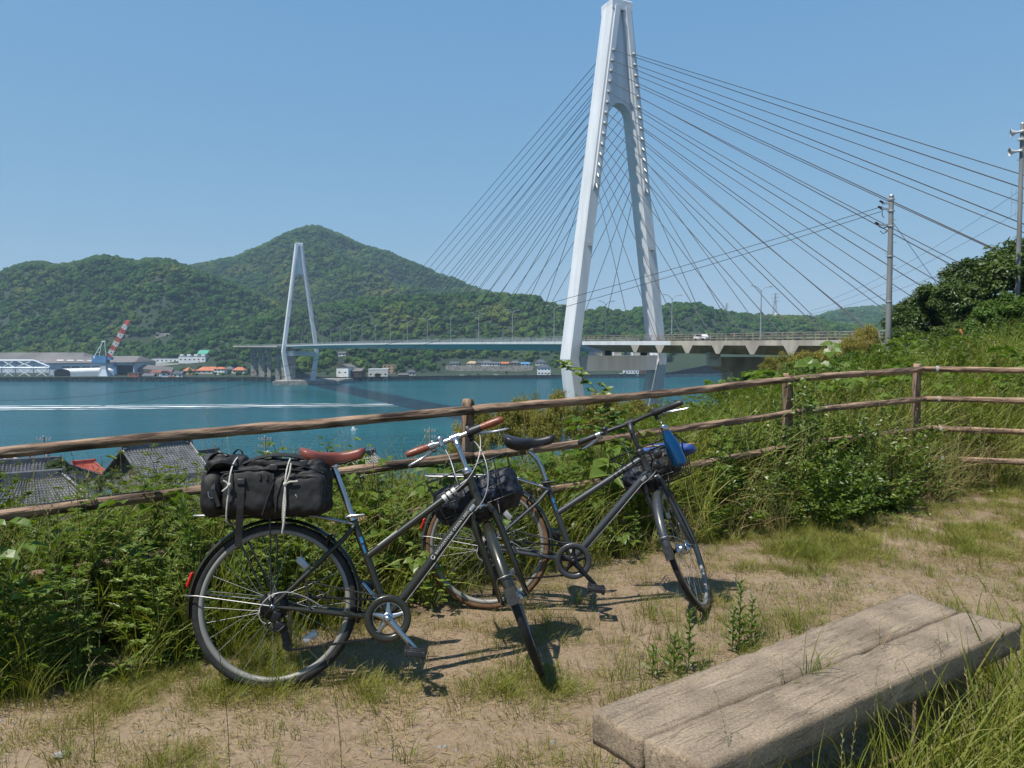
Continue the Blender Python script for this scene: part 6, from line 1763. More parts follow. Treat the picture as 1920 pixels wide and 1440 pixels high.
m = MB(); m.tube([(0.0, 0.02, 0.02), (0.05, 0.03, 0.04), (0.07, 0.03, -0.02), (0.05, 0.03, -0.08), (0.0, 0.02, -0.075)], 0.006, 8); m.build("lock_cable", M_PLASTIC, lm)
# ------------------------------------------------------------------ tiled village houses on the slope below
def tile_slope(m, A, B, C, D, pitch=0.30, row=0.28):
    """A-B the eave, D-C the ridge side: rows of half-round tiles as real relief"""
    A, B, C, D = map(Vector, (A, B, C, D))
    wE, wR = (B - A).length, (C - D).length
    n = max(3, int(max(wE, wR) / pitch)); rows_ = max(3, int(((D - A).length + (C - B).length) / 2 / row))
    N = (B - A).cross(D - A).normalized()
    if N.z < 0: N = -N
    prof = [(0.0, 0.0), (0.28, 0.0), (0.42, 0.055), (0.64, 0.075), (0.86, 0.055)]
    us = [(i + u) / n for i in range(n) for u, _ in prof] + [1.0]
    hs = [h for i in range(n) for _, h in prof] + [0.0]
    k = len(us); vs, fs = [], []
    for r in range(rows_):
        for e in (0, 1):
            t = (r + e) / rows_
            L_, R_ = A.lerp(D, t), B.lerp(C, t)
            for u, h in zip(us, hs): vs.append(L_.lerp(R_, u) + N * (h + (0.035 if e == 0 else 0.0)))
    for r in range(rows_ * 2 - 1):
        for i in range(k - 1): fs.append((r * k + i, r * k + i + 1, (r + 1) * k + i + 1, (r + 1) * k + i))
    m.add(vs, fs, 0, False)

def tiled_house(label, px, ye, Y, w, d, h, rise, rot, hip=0.0, mt=None, wall=None, skirt=0.0, cat="house", over=0.75):
    """ridge along local y; the gable end (or hip) faces local -y. ye: photo row of the eave"""
    mt = mt or M_TILE; wall = wall or M_DARKWOOD
    p = at(px, ye, Y); gz = float(ground_z(p.x, p.y, False))
    r = empty("village_house", (p.x, p.y, p.z - h), label, cat); r.rotation_euler = (0, 0, math.radians(rot))
    W, L = w / 2 + over, d / 2 + over
    zr = h + rise; zl = h - rise * over / (w / 2)
    m = MB(); dp = max(3.0, (p.z - h) - gz + 2)
    m.box((0, 0, (h - dp) / 2 - 0.15), (w, d, h + dp - 0.3)); m.build("wall", wall, r)
    m = MB(); hy = L - hip
    tile_slope(m, (W, -L, zl), (W, L, zl), (0, hy, zr), (0, -hy, zr)); tile_slope(m, (-W, L, zl), (-W, -L, zl), (0, -hy, zr), (0, hy, zr))
    if hip:
        tile_slope(m, (-W, -L, zl), (W, -L, zl), (0.02, -hy, zr), (-0.02, -hy, zr)); tile_slope(m, (W, L, zl), (-W, L, zl), (-0.02, hy, zr), (0.02, hy, zr))
    o = m.build("roof_tiles", mt, r); o["kind"] = "stuff"
    m = MB(); und = [(W, -L, zl - .12), (W, L, zl - .12), (0, hy, zr - .12), (0, -hy, zr - .12), (-W, -L, zl - .12), (-W, L, zl - .12)]
    m.add(und, [(0, 3, 2, 1), (3, 4, 5, 2)] + ([(0, 4, 3), (1, 2, 5)] if hip else [])); m.build("roof_deck", M_DARKWOOD, r)
    m = MB(); m.box((0, 0, zr + 0.13), (0.42, 2 * hy + 0.3, 0.42), None, 0, 0.75); m.cyl((0, -hy - .15, zr + .36), (0, hy + .15, zr + .36), 0.13, 8)
    for s in (-1, 1): m.box((0, s * (hy + 0.1), zr + 0.22), (0.62, 0.16, 0.72), None, 0, 0.6)
    m.build("ridge", mt, r)
    for sx in (-1, 1):
        for sy in (-1, 1):
            m = MB()
            a, b = (Vector((sx * W, sy * L, zl + .10)), Vector((0, sy * hy, zr + .12)))
            m.tube([a, b], 0.14, 6); m.build("verge", mt, r)
    if not hip:
        for sy in (-1, 1):
            m = MB(); m.add([(-w / 2 + .1, sy * (d / 2 + .02), h - .2), (w / 2 - .1, sy * (d / 2 + .02), h - .2), (0, sy * (d / 2 + .02), zr - .35)], [(0, 1, 2)]); m.build("gable", wall, r)
    if skirt:
        m = MB(); tile_slope(m, (-W - .5, -L - skirt, h - 1.25), (W + .5, -L - skirt, h - 1.25), (W - .1, -L + .5, h - .1), (-W + .1, -L + .5, h - .1)); o = m.build("skirt_roof", mt, r); o["kind"] = "stuff"
    for k in range(3):
        m = MB(); m.box((w / 2 + .03, -d / 2 + d * (k + .5) / 3, h * .45), (0.08, d / 5, 1.3)); m.build("window", M_GLASSD, r)
    return r
tiled_house("large grey tiled house with a dark gable, left of the black pack", 296, 882, 75, 7.2, 5.4, 4.5, 2.4, -38, 0, M_TILE, M_DARKWOOD, 1.3)
tiled_house("grey tiled hipped roof low down at the left edge, behind the weeds", 62, 948, 50, 6.2, 7.2, 3.4, 1.9, -58, 2.6, M_TILE, M_DARKWOOD)
tiled_house("dark blue-grey roofed house with a white gable at the far left", 18, 902, 72, 5.2, 7.0, 3.6, 1.7, -62, 0, M_TILED, M_PLASTER)
tiled_house("dark roofed house close behind the far left white-gabled one", 88, 892, 80, 5.5, 7, 4, 1.5, 66, 1.8, M_TILED, M_PLASTER)
tiled_house("small house with a bright red roof beyond the large tiled one", 158, 888, 100, 4.0, 4.2, 3.4, 1.4, -50, 1.6, M_REDROOF, M_PLASTER)
tiled_house("broad grey tiled roof close behind the black pack", 408, 936, 60, 5.6, 7.6, 3.6, 1.9, -64, 0, M_TILE, M_DARKWOOD)
tiled_house("grey tiled wing behind the broad roof near the black pack", 372, 872, 82, 5.4, 6.2, 3.8, 1.2, -40, 1.6, M_TILED, M_DARKWOOD)
tiled_house("little grey gabled roof seen under the brown saddle's nose", 664, 876, 64, 2.6, 3.4, 2.5, 0.85, -30, 0, M_TILE, M_DARKWOOD)
tiled_house("pale flat-topped house at the extreme left by the water", 8, 874, 98, 4.6, 5, 3.6, 0.5, 20, 0, M_PLASTER, M_PLASTER)

# ------------------------------------------------------------------ poles and wires
def pole(name, label, px, ytop, Y, zbot, r0, r1, cat="utility pole", arms=2, pins=True, side=-1):
    t = at(px, ytop, Y); root = empty(name, (t.x, t.y, zbot), label, cat)
    H = t.z - zbot
    m = MB(); m.tube([(0, 0, 0), (0, 0, H * .5), (0, 0, H)], [r0, (r0 + r1) / 2, r1], 16); m.build("pole_shaft", M_POLE, root)
    m = MB(); m.lathe([(r1 * 1.12, -0.02), (r1 * 1.12, 0.03), (0.01, 0.05)], (0, 0, H), (0, 0, 1), 14); m.build("pole_cap", M_GALV, root)
    if pins:
        m = MB()
        for i in range(int(H / 0.45) - 3):
            z = 1.6 + 0.45 * i; s = 1 if i % 2 else -1
            r = r0 + (r1 - r0) * z / H; m.cyl((s * r * .9, 0, z), (s * (r + .14), 0, z), 0.011, 6)
        o = m.build("step_pins", M_GALV, root); o["kind"] = "stuff"
    return root, H
p1, H1 = pole("utility_pole", "tall grey concrete utility pole right of the bridge, standing behind the fence", 1671.5, 367, 30, -3.2, 0.135, 0.088)
for z, L_ in ((H1 - 0.30, 0.26), (H1 - 0.52, 0.32), (H1 - 1.15, 0.42)):
    m = MB(); m.box((-L_ / 2 - .08, 0, z), (L_, 0.07, 0.07)); m.build("bracket", M_GALV, p1)
    m = MB(); x = -L_ - .06
    m.lathe([(0.02, 0), (0.055, 0.02), (0.03, 0.05), (0.055, 0.08), (0.03, 0.11), (0.05, 0.14), (0.02, 0.17)], (x, 0, z + .02), (-0.5, 0, 0.3), 10); m.build("insulator", M_PLASTIC, p1)
for z in (H1 - .15, H1 - .6, H1 - 1.2, H1 - 2.4, H1 - 4.2):
    m = MB(); m.lathe([(0.125, -.03), (0.135, 0), (0.125, .03)], (0, 0, z), (0, 0, 1), 16); m.build("band", M_GALV, p1)
m = MB(); m.tube([(-0.30, 0, H1 - .45), (-0.36, 0, H1 - .62), (-0.34, 0, H1 - .8), (-0.27, 0, H1 - .86)], 0.016, 6); m.build("lead_wire", M_WIRE, p1)
m = MB(); m.tube([(-0.10, 0.02, H1 - 1.2), (-0.30, 0, H1 - 1.28), (-0.46, 0, H1 - 1.22)], 0.02, 6); m.tube([(-0.12, 0, H1 - 1.4), (-0.30, 0, H1 - 1.5), (-0.42, 0, H1 - 1.38)], 0.016, 6); m.build("lead_wire", M_WIRE, p1)
p2, H2 = pole("speaker_pole", "tall pole with two grey horn loudspeakers at the right edge", 1917.5, 232, 36, 2.0, 0.115, 0.09, "loudspeaker pole")
def horn(z, x0, ang, el):
    m = MB(); a = Vector((math.cos(ang) * math.cos(el), math.sin(ang) * math.cos(el), math.sin(el)))
    o = Vector((x0, -0.12, z))
    m.lathe([(0.035, 0.0), (0.075, 0.02), (0.08, 0.12), (0.05, 0.16), (0.055, 0.26), (0.085, 0.38), (0.14, 0.48), (0.20, 0.54), (0.205, 0.555), (0.19, 0.55), (0.13, 0.475), (0.075, 0.38), (0.045, 0.26), (0.001, 0.2)], o, a, 22)
    b = m.build("horn", M_HORN, p2)
    m = MB(); m.tube([(0, 0, z), (x0 + a.x * .1, -0.10, z - 0.10), o + a * .1], 0.022, 8); m.build("horn_bracket", M_GALV, p2)
hz1 = at(1903, 246, 36).z - 2.0; hz2 = at(1895, 283, 36).z - 2.0
horn(hz1 - .02, 0.02, math.radians(157), -0.10); horn(hz2 - .02, -0.06, math.radians(170), -0.08)
m = MB(); m.box((-0.12, -0.1, (hz1 + hz2) / 2 + .05), (0.22, 0.16, 0.12), None, 0, 1, .03); m.build("lamp", M_HORN, p2)
m = MB()
za = at(1900, 380, 36).z - 2.0
m.tube([(0, 0, za), (-0.42, 0, za + .02)], 0.012, 6)
for x, hh in ((-0.42, .72), (-0.20, .65)): m.tube([(x, 0, za - hh), (x, 0, za + hh)], 0.011, 6)
m.build("aerial", M_GALV, p2)
for (px, yt, Y, zb_, lab) in ((497, 818, 92, -19, "distant grey utility pole rising behind the black pack, seen under the top rail"), (806, 803, 108, -20, "distant utility pole with two crossarms against the water near the brown grip"), (82, 818, 84, -18, "distant utility pole behind the roofs at the far left")):
    r, H = pole("utility_pole", lab, px, yt, Y, zb_, 0.16, 0.10, pins=False)
    for z in (H - .4, H - 1.3):
        m = MB(); m.box((0, 0, z), (1.7, 0.09, 0.09)); m.build("crossarm", M_GALV, r)
        for x in (-.75, -.35, .35, .75):
            m = MB(); m.lathe([(0.05, 0), (0.07, .06), (0.05, .12), (0.07, .18), (.03, .26)], (x, 0, z + .04), (0, 0, 1), 8); m.build("insulator", M_HORN, r)
    m = MB(); m.lathe([(.22, 0), (.24, .1), (.24, .7), (.2, .8), (.01, .82)], (.35, 0, H - 2.6), (0, 0, 1), 12); m.build("transformer", M_GALV, r)

def wire(name, label, a, b, sag, r, n=26, group=None):
    a, b = Vector(a), Vector(b); m = MB()
    m.tube([a.lerp(b, i / n) - Vector((0, 0, sag * 4 * (i / n) * (1 - i / n))) for i in range(n + 1)], r, 5)
    return tag(m.build(name, M_WIRE), label, "wire", group)
topP = Vector(p1.location) + Vector((0, 0, H1))
wire("overhead_wire", "upper of two thin wires sagging leftwards from the tall pole across the bridge", topP + Vector((-.34, 0, -.42)), at(-160, 742, 85), 3.1, 0.013)
wire("overhead_wire", "lower of two thin wires sagging leftwards from the tall pole across the bridge", topP + Vector((-.40, 0, -.62)), at(-160, 762, 84), 3.2, 0.013)
wire("guy_wire", "thin stay wire slanting down right from the tall pole's head", topP + Vector((.05, 0, -1.0)), at(1766, 545, 33), 0.0, 0.010)
for k, (y0, y1_, lab) in enumerate(((356, 560, "topmost faint wire slanting down left from the loudspeaker pole"), (395, 565, "middle faint wire slanting down left from the loudspeaker pole"), (452, 560, "lowest faint wire slanting down left from the loudspeaker pole"))):
    wire("overhead_wire", lab, at(1914, y0, 36), at(1560 - 40 * k, y1_ + 18 * k, 60), 0.5, 0.008)

# a rusty iron bar leaning on the slope to the right
a, b = at(1826, 664, 19), at(1800, 618, 19.6)
m = MB(); m.tube([a - (b - a) * .3, b], 0.032, 8); tag(m.build("rusty_bar", M_RUST), "rust-orange iron bar leaning on the right-hand slope", "iron bar")

# ------------------------------------------------------------------ leaf-built plants
class LB:
    def __init__(self): self.v, self.f, self.m = [], [], []
    def tris(self, vs, fs, mi=0):
        b = len(self.v); self.v += [tuple(p) for p in vs]; self.f += [tuple(b + i for i in f) for f in fs]; self.m += [mi] * len(fs)
    def diamond(self, P, D, N, L, W, fold=0.25, droop=0.1, mi=0):
        D = D.normalized(); Sd = D.cross(N).normalized(); N2 = Sd.cross(D)
        c = P + D * L * 0.45
        self.tris([P, c + Sd * W / 2 + N2 * W * fold, P + D * L - N2 * L * droop, c - Sd * W / 2 + N2 * W * fold], [(0, 1, 2), (0, 2, 3)], mi)
    def ovate(self, P, D, N, L, W, fold=0.2, droop=0.18, mi=0):
        D = D.normalized(); Sd = D.cross(N).normalized(); N2 = Sd.cross(D)
        r = [P, P + D * L * .34 , P + D * L * .70 - N2 * L * droop * .35, P + D * L - N2 * L * droop]
        vs = list(r)
        for s in (1, -1):
            vs += [P + D * L * .24 + Sd * s * W * .46 + N2 * W * fold, P + D * L * .60 + Sd * s * W * .42 + N2 * (W * fold - L * droop * .3)]
        self.tris(vs, [(0, 4, 1), (1, 4, 5), (1, 5, 2), (2, 5, 3), (0, 1, 6), (1, 7, 6), (1, 2, 7), (2, 3, 7)], mi)
    def blade(self, P, az, h, bend, w, mi=0, segs=4, curl=0.0):
        hx = Vector((math.cos(az), math.sin(az), 0)); sd = Vector((-math.sin(az + .9), math.cos(az + .9), 0))
        vs = []
        for i in range(segs + 1):
            t = i / segs
            c = P + hx * (h * bend * t * t) + Vector((0, 0, h * (t - 0.42 * bend * t * t - curl * max(0, t - .6) ** 2 * 3)))
            ww = w * (0.75 + 0.5 * t) * (1 - t ** 2.2) / 1.0 + w * 0.03
            vs += [c - sd * ww / 2, c + sd * ww / 2]
        fs = []
        for i in range(segs): fs += [(2 * i, 2 * i + 1, 2 * i + 3), (2 * i, 2 * i + 3, 2 * i + 2)]
        self.tris(vs, fs, mi)
        return vs[-1]
    def stem(self, pts, r, mi=1):
        n = len(pts); vs = []
        for i, p in enumerate(pts):
            p = Vector(p); q = r * (1 - 0.65 * i / max(1, n - 1))
            vs += [p + Vector((q, 0, 0)), p + Vector((-q * .5, q * .87, 0)), p + Vector((-q * .5, -q * .87, 0))]
        fs = []
        for i in range(n - 1):
            for k in range(3):
                a, b = 3 * i + k, 3 * i + (k + 1) % 3; fs += [(a, b, b + 3), (a, b + 3, a + 3)]
        self.tris(vs, fs, mi)
    def mesh(self, name): return arr_mesh(name, self.v, self.f, False, self.m)

R_ = random.Random(5)
U = R_.uniform
def V3(az, el): return Vector((math.cos(az) * math.cos(el), math.sin(az) * math.cos(el), math.sin(el)))
UP = Vector((0, 0, 1))
def g_tall(n=26, h=(.4, .85), spread=.10, w=.0075, bend=(.15, .75)):
    b = LB()
    for i in range(n):
        a = U(0, 6.28); r = spread * math.sqrt(U(0, 1))
        b.blade(Vector((r * math.cos(a), r * math.sin(a), -.02)), U(0, 6.28), U(*h), U(*bend), w * U(.6, 1.4), 0, 5, U(0, .15))
    return b.mesh("tall_grass_clump")
def g_seed(n=6, h=(.7, 1.05)):
    b = LB()
    for i in range(n):
        a = U(0, 6.28); r = .08 * math.sqrt(U(0, 1)); az = U(0, 6.28); H = U(*h); bd = U(.12, .55)
        P = Vector((r * math.cos(a), r * math.sin(a), -.02)); hx = V3(az, 0); pts = []
        for k in range(7):
            t = k / 6; pts.append(P + hx * (H * bd * t ** 2.2) + UP * (H * (t - .35 * bd * t ** 3)))
        b.stem(pts, .0018, 0)
        for k in range(14):
            t = .62 + .38 * k / 13; i0 = min(5, int(t * 6)); f = t * 6 - i0; c = pts[i0].lerp(pts[i0 + 1], f)
            d = (pts[i0 + 1] - pts[i0]).normalized() + V3(az + (1.57 if k % 2 else -1.57), 0) * .45
            b.diamond(c, d, V3(U(0, 6), .5), .022 * U(.7, 1.2), .0055, .1, 0)
        b.blade(P, U(0, 6.28), H * .6, U(.3, .8), .005)
    return b.mesh("seed_grass_clump")
def w_mugwort(h=.6, stems=3):
    b = LB()
    for s in range(stems):
        a = U(0, 6.28); P = V3(a, 0) * U(0, .07); ln = V3(U(0, 6.28), 0) * U(.02, .18); H = h * U(.7, 1.1)
        top = P + ln * H + UP * H; pts = [P, P.lerp(top, .5) - ln * .06, top]; b.stem(pts, .0035)
        nl = int(20 * H / .6)
        for k in range(nl):
            t = .12 + .88 * k / nl; c = P.lerp(top, t); az = k * 2.4 + U(-.3, .3); L = .105 * (1.15 - .55 * t) * U(.8, 1.2)
            D = V3(az, U(.05, .6)); N = UP
            b.diamond(c + D * L * .25, D, N, L * .8, L * .20, .15, .22)
            Sd = D.cross(N).normalized()
            for f, l in ((.28, .46), (.48, .52), (.66, .38)):
                for q in (1, -1): b.diamond(c + D * L * f, (D * .75 + Sd * q * .8 + UP * .08), N, L * l, L * .145, .12, .15)
    return b.mesh("mugwort")
def w_lance(h=.6, stems=1, L0=.15, wid=.018):
    b = LB()
    for s in range(stems):
        P = V3(U(0, 6.28), 0) * U(0, .05); H = h * U(.8, 1.1); top = P + V3(U(0, 6.28), 0) * .05 + UP * H; b.stem([P, top], .004)
        n = int(52 * H / .6)
        for k in range(n):
            t = .08 + .92 * k / n; c = P.lerp(top, t); D = V3(k * 2.4, .35 + .7 * t * t + U(-.15, .15)); L = L0 * (1 - .45 * t) * U(.8, 1.15)
            b.diamond(c, D, UP, L, wid, .2, .28 * (1 - t))
    return b.mesh("lance_leaf_weed")
def w_kudzu(h=.5, n=9, L0=.105):
    b = LB()
    for i in range(n):
        az = U(0, 6.28); r = U(.02, .22); P = V3(U(0, 6.28), 0) * .03; H = h * U(.45, 1.1); tip = V3(az, 0) * r + UP * H
        b.stem([P, P.lerp(tip, .5) + UP * .04, tip], .0025)
        D0 = V3(az + U(-.5, .5), U(-.35, .25)); N = (UP + V3(az, 0) * U(-.2, .5) + V3(U(0, 6), 0) * .25).normalized(); L = L0 * U(.7, 1.15)
        b.ovate(tip + D0 * L * .25, D0, N, L, L * .85)
        for q in (1, -1):
            Sd = D0.cross(N).normalized() * q; b.ovate(tip, (Sd * .9 + D0 * .25), N, L * .85, L * .75)
    return b.mesh("broad_leaf_weed")
def w_clover(h=.16, n=26):
    b = LB()
    for i in range(n):
        tip = V3(U(0, 6.28), 0) * (.15 * math.sqrt(U(0, 1))) + UP * h * U(.3, 1); b.stem([tip * .2, tip], .0012); a0 = U(0, 6.28)
        for q in range(3): b.ovate(tip, V3(a0 + q * 2.09, .12), UP, .024, .021, .1, .05)
    return b.mesh("clover_clump")
def w_shrub(h=.8, nb=13, leaves=26, L0=.046, W0=.022):
    b = LB()
    for i in range(nb):
        az = U(0, 6.28); el = U(.35, 1.45); ln = h * U(.55, 1.1); D = V3(az, el); pts = [Vector((0, 0, 0)), D * ln * .5 + UP * .03, D * ln + UP * -.02]; b.stem(pts, .005)
        for k in range(leaves):
            t = .22 + .78 * k / leaves; c = pts[0].lerp(pts[2], t) + UP * (.03 * (1 - abs(2 * t - 1))); d = V3(U(0, 6.28), U(-.2, .9)); sub = d * U(.0, .10) * (1.2 - t)
            if k % 3 == 0: b.stem([c, c + sub], .0015)
            b.diamond(c + sub, (d + D * .3), (UP + V3(U(0, 6), 0) * .6).normalized(), L0 * U(.7, 1.25), W0 * U(.8, 1.2), .18, .1)
            b.diamond(c + sub * .6, (V3(U(0, 6.28), U(-.1, .7))), (UP + V3(U(0, 6), 0) * .5).normalized(), L0 * U(.7, 1.2), W0, .18, .1)
    return b.mesh("small_leaf_shrub")
def t_tuft(n=22, h=(.025, .10), spread=.05, w=.0030, bend=(.25, 1.1)):
    b = LB()
    for i in range(n):
        a = U(0, 6.28); r = spread * math.sqrt(U(0, 1)); b.blade(Vector((r * math.cos(a), r * math.sin(a), -.004)), a + U(-1, 1), U(*h), U(*bend), w * U(.6, 1.3), 0, 3)
    return b.mesh("short_tuft")
def t_litter(n=26, r0=.16):
    b = LB()
    for i in range(n):
        c = V3(U(0, 6.28), 0) * (r0 * math.sqrt(U(0, 1))) + UP * U(.003, .012); D = V3(U(0, 6.28), U(-.08, .22)); L = U(.02, .075)
        b.diamond(c, D, UP, L, .0032, .1, 0.05)
    return b.mesh("straw_litter")

P_TALL = [proto("a%d" % i, g_tall(26, (.35 + .05 * (i % 3), .72 + .08 * (i % 3))), [L_GRASS]) for i in range(5)]
P_TALL += [proto("b%d" % i, g_tall(20, (.30, .62), .12, .0115, (.35, 1.0)), [L_GRASS]) for i in range(3)]
P_SEED = [proto("c%d" % i, g_seed(6), [L_DRYGRASS]) for i in range(4)]
P_MUG = [proto("d%d" % i, w_mugwort(.42 + .08 * i), [L_WEED, M_STEM]) for i in range(4)]
P_LANCE = [proto("e%d" % i, w_lance(.50 + .12 * i, 2), [L_BROAD, M_STEM]) for i in range(3)]
P_KUD = [proto("f%d" % i, w_kudzu(.40 + .1 * i), [L_BROAD, M_STEM]) for i in range(4)]
P_SHR = [proto("g%d" % i, w_shrub(.55 + .12 * i), [L_SHRUB, M_STEM]) for i in range(4)]
P_CLO = [proto("h%d" % i, w_clover(), [L_WEED, M_STEM]) for i in range(2)]
P_DRY = [proto("i%d" % i, g_tall(22, (.22, .55), .12, .0060, (.3, 1.1)), [L_STRAW]) for i in range(3)]
P_TUFT = [proto("j%d" % i, t_tuft(46 + 6 * i, (.016, .045 + .013 * i), .095, .0028), [L_TURF]) for i in range(5)]
P_TUFT2 = [proto("k%d" % i, t_tuft(30, (.06, .15 + .03 * i), .055, .0030, (.2, .8)), [L_GRASS]) for i in range(3)]
P_LIT = [proto("l%d" % i, t_litter(), [L_STRAW]) for i in range(3)]

def euler_rand(n, tilt=0.12):
    return np.stack([RNG.normal(0, tilt, n), RNG.normal(0, tilt, n), RNG.uniform(0, 6.283, n)], 1)

# --- the overgrown bank along the fence
def bank_edge(X):                              # where the growth begins on the path side (distance from the fence line)
    return -0.84 + 0.40 * sstep(-1.1, 0.6, X) + 0.22 * (fbm(X * 1.7, X * 0 + 2, 44) - 0.5)
n = 12500
bx = RNG.uniform(-5.5, 10.5, n); bq = RNG.uniform(-0.95, 7.5, n)
by = 5.06 + 0.612 * bx + bq * 1.172
den = np.where(bq < 1.4, 1.0, 0.62)
ok = (bq > bank_edge(bx)) & (RNG.uniform(0, 1, n) < den) & (by > 1.6) & ~((bx > 4.4) & (by < 7.62 - 0.36 * (bx - 4.2) - 0.45 - 0.4 * (fbm(bx * 2, bx * 0, 8) - .5)))
# keep the turning fence on the right grown over as well
bx, by, bq = bx[ok], by[ok], bq[ok]; n = len(bx)
bz = ground_z(bx, by)
edge = sstep(0.0, 0.5, bq - bank_edge(bx))     # lower growth at the very edge
k1 = fbm(bx * 0.9, by * 0.9, 51); k2 = fbm(bx * 0.7 + 9, by * 0.7, 52)
kind = np.full(n, 0)                           # 0 grass 1 mugwort 2 lance 3 broad 4 shrub 5 clover 6 dry
u = RNG.uniform(0, 1, n)
lf = sstep(-0.8, -1.6, bx)                     # left part: mugwort and lance-leaved weeds
kind = np.where(u < 0.13 + 0.30 * lf * (k1 > .48), 1, kind)
kind = np.where((u > 0.90) & (lf > .4), 2, kind)
kind = np.where((u > 0.66) & (u < np.where(bx < 1.0, 0.74, 0.685)) & (k2 > 0.50), 3, kind)
shr = np.exp(-(((bx - 3.0) / .75) ** 2 + ((bq + .1) / .55) ** 2))
kind = np.where(RNG.uniform(0, 1, n) < shr * 1.3, 4, kind)
kind = np.where((u > .93) & (edge < .6), 5, kind)
dry = np.exp(-(((bx - 4.5) / .8) ** 2 + ((bq + .05) / .5) ** 2)) + 0.42 * sstep(.3, 1.5, bx) * (bq < 0.2)
kind = np.where(RNG.uniform(0, 1, n) < dry * .55, 6, kind)
far = (bq > 3.0)
kind = np.where(far & (RNG.uniform(0, 1, n) < .20), 4, kind)
groups = [P_TALL, P_MUG, P_LANCE, P_KUD, P_SHR, P_CLO, P_DRY]
prot = [p for g_ in groups for p in g_]; start = np.cumsum([0] + [len(g_) for g_ in groups])
pid = np.array([start[k] + RNG.integers(0, len(groups[k])) for k in kind])
sz = (0.70 + 0.5 * RNG.uniform(0, 1, n)) * (0.50 + 0.50 * edge)
sz *= np.where(kind == 2, 0.85, 1) * np.where(kind == 4, 0.80, 1)
tall = 1.0 + 0.10 * sstep(-.9, -1.6, bx) * sstep(1.2, .2, bq) + 0.42 * sstep(0.2, 1.6, bx) + 0.55 * sstep(1.8, 4.5, bx) * sstep(0.6, 2.2, bq)
sz *= tall * (1 - 0.12 * lf) * (1 - 0.16 * sstep(0.9, 2.0, bq) * sstep(1.5, 0.0, bx))
# taller weeds that stand up before the roofs at the left
m_ = 150
ax_ = RNG.uniform(-3.9, -1.15, m_); aq_ = RNG.uniform(-.25, 2.2, m_); ay_ = 5.06 + .612 * ax_ + aq_ * 1.172
ak_ = RNG.choice([0, 1, 1], m_)
bx = np.concatenate([bx, ax_]); by = np.concatenate([by, ay_]); bz = np.concatenate([bz, ground_z(ax_, ay_)]); n = len(bx)
pid = np.concatenate([pid, np.array([start[k] + RNG.integers(0, len(groups[k])) for k in ak_])])
sz = np.concatenate([sz, RNG.uniform(.92, 1.28, m_) + .15 * aq_])
# rename so that the collection's alphabetical order is the order of the list
for i, p in enumerate(prot): p.name = "plant_%03d" % i
scatter("undergrowth", prot, np.stack([bx, by, bz], 1), euler_rand(n, .16), sz, pid)
n = 640
bx = -5 + 14 * RNG.uniform(0, 1, n) ** 1.35; bq = RNG.uniform(-.6, 2.0, n); by = 5.06 + .612 * bx + bq * 1.172
for i, p in enumerate(P_SEED): p.name = "seed_%03d" % i
scatter("seeding_grass", P_SEED, np.stack([bx, by, ground_z(bx, by)], 1), euler_rand(n, .2), RNG.uniform(.60, 1.08, n) * (1 + .22 * sstep(1.2, 3, bx)), RNG.integers(0, len(P_SEED), n))

# --- thin turf, tufts and straw on the trodden path
n = 210000
tx = RNG.uniform(-3.4, 7.0, n); ty = 0.9 + 7.6 * RNG.uniform(0, 1, n) ** 1.15
q = fence_q(tx, ty)
ok = (q < bank_edge(tx) + .25) & (np.abs((tx) / ty) < .78) & (RNG.uniform(0, 1, n) < 0.05 + 0.95 * path_cover(tx, ty) ** 1.3) & (RNG.uniform(0, 1, n) < .62)
ok &= ~((tx > 4.4) & (ty > 7.7))
tx, ty = tx[ok], ty[ok]; n = len(tx)
big = (RNG.uniform(0, 1, n) < 0.06 + .12 * (fbm(tx * 1.6, ty * 1.6, 62) > .58))
prot = P_TUFT + P_TUFT2
for i, p in enumerate(prot): p.name = "tuft_%03d" % i
pid = np.where(big, len(P_TUFT) + RNG.integers(0, 3, n), RNG.integers(0, len(P_TUFT), n))
scatter("turf", prot, np.stack([tx, ty, ground_z(tx, ty)], 1), euler_rand(n, .12), RNG.uniform(.55, 1.15, n) * (.6 + .6 * fbm(tx * 2, ty * 2, 63)), pid)
n = 15000
lx = RNG.uniform(-3.4, 7, n); ly = .9 + 7.6 * RNG.uniform(0, 1, n) ** 1.1
ok = (fence_q(lx, ly) < bank_edge(lx) + .2) & (RNG.uniform(0, 1, n) < .15 + .8 * path_cover(lx, ly)); lx, ly = lx[ok], ly[ok]; n = len(lx)
for i, p in enumerate(P_LIT): p.name = "litter_%03d" % i
scatter("straw_litter", P_LIT, np.stack([lx, ly, ground_z(lx, ly)], 1), np.stack([np.zeros(n), np.zeros(n), RNG.uniform(0, 6.28, n)], 1), RNG.uniform(.7, 1.3, n), RNG.integers(0, 3, n))
# pebbles
pb_ = []
for i in range(3):
    bm = bmesh.new(); bmesh.ops.create_icosphere(bm, subdivisions=2, radius=1)
    for v in bm.verts: v.co *= 1 + .35 * mnoise.noise(v.co * 1.3 + Vector((i * 9, 0, 0))); v.co.z *= .6
    me = bpy.data.meshes.new("pebble"); bm.to_mesh(me); bm.free(); pb_.append(proto("pebble_%03d" % i, me, M_STONE))
n = 3200
gx = RNG.uniform(-3, 6.5, n); gy = RNG.uniform(1.0, 8, n); ok = fence_q(gx, gy) < -.4; gx, gy = gx[ok], gy[ok]; n = len(gx)
scatter("pebbles", pb_, np.stack([gx, gy, ground_z(gx, gy) + .001], 1), euler_rand(n, .5), RNG.uniform(.0025, .0095, n) * RNG.uniform(.5, 1.3, n), RNG.integers(0, 3, n))
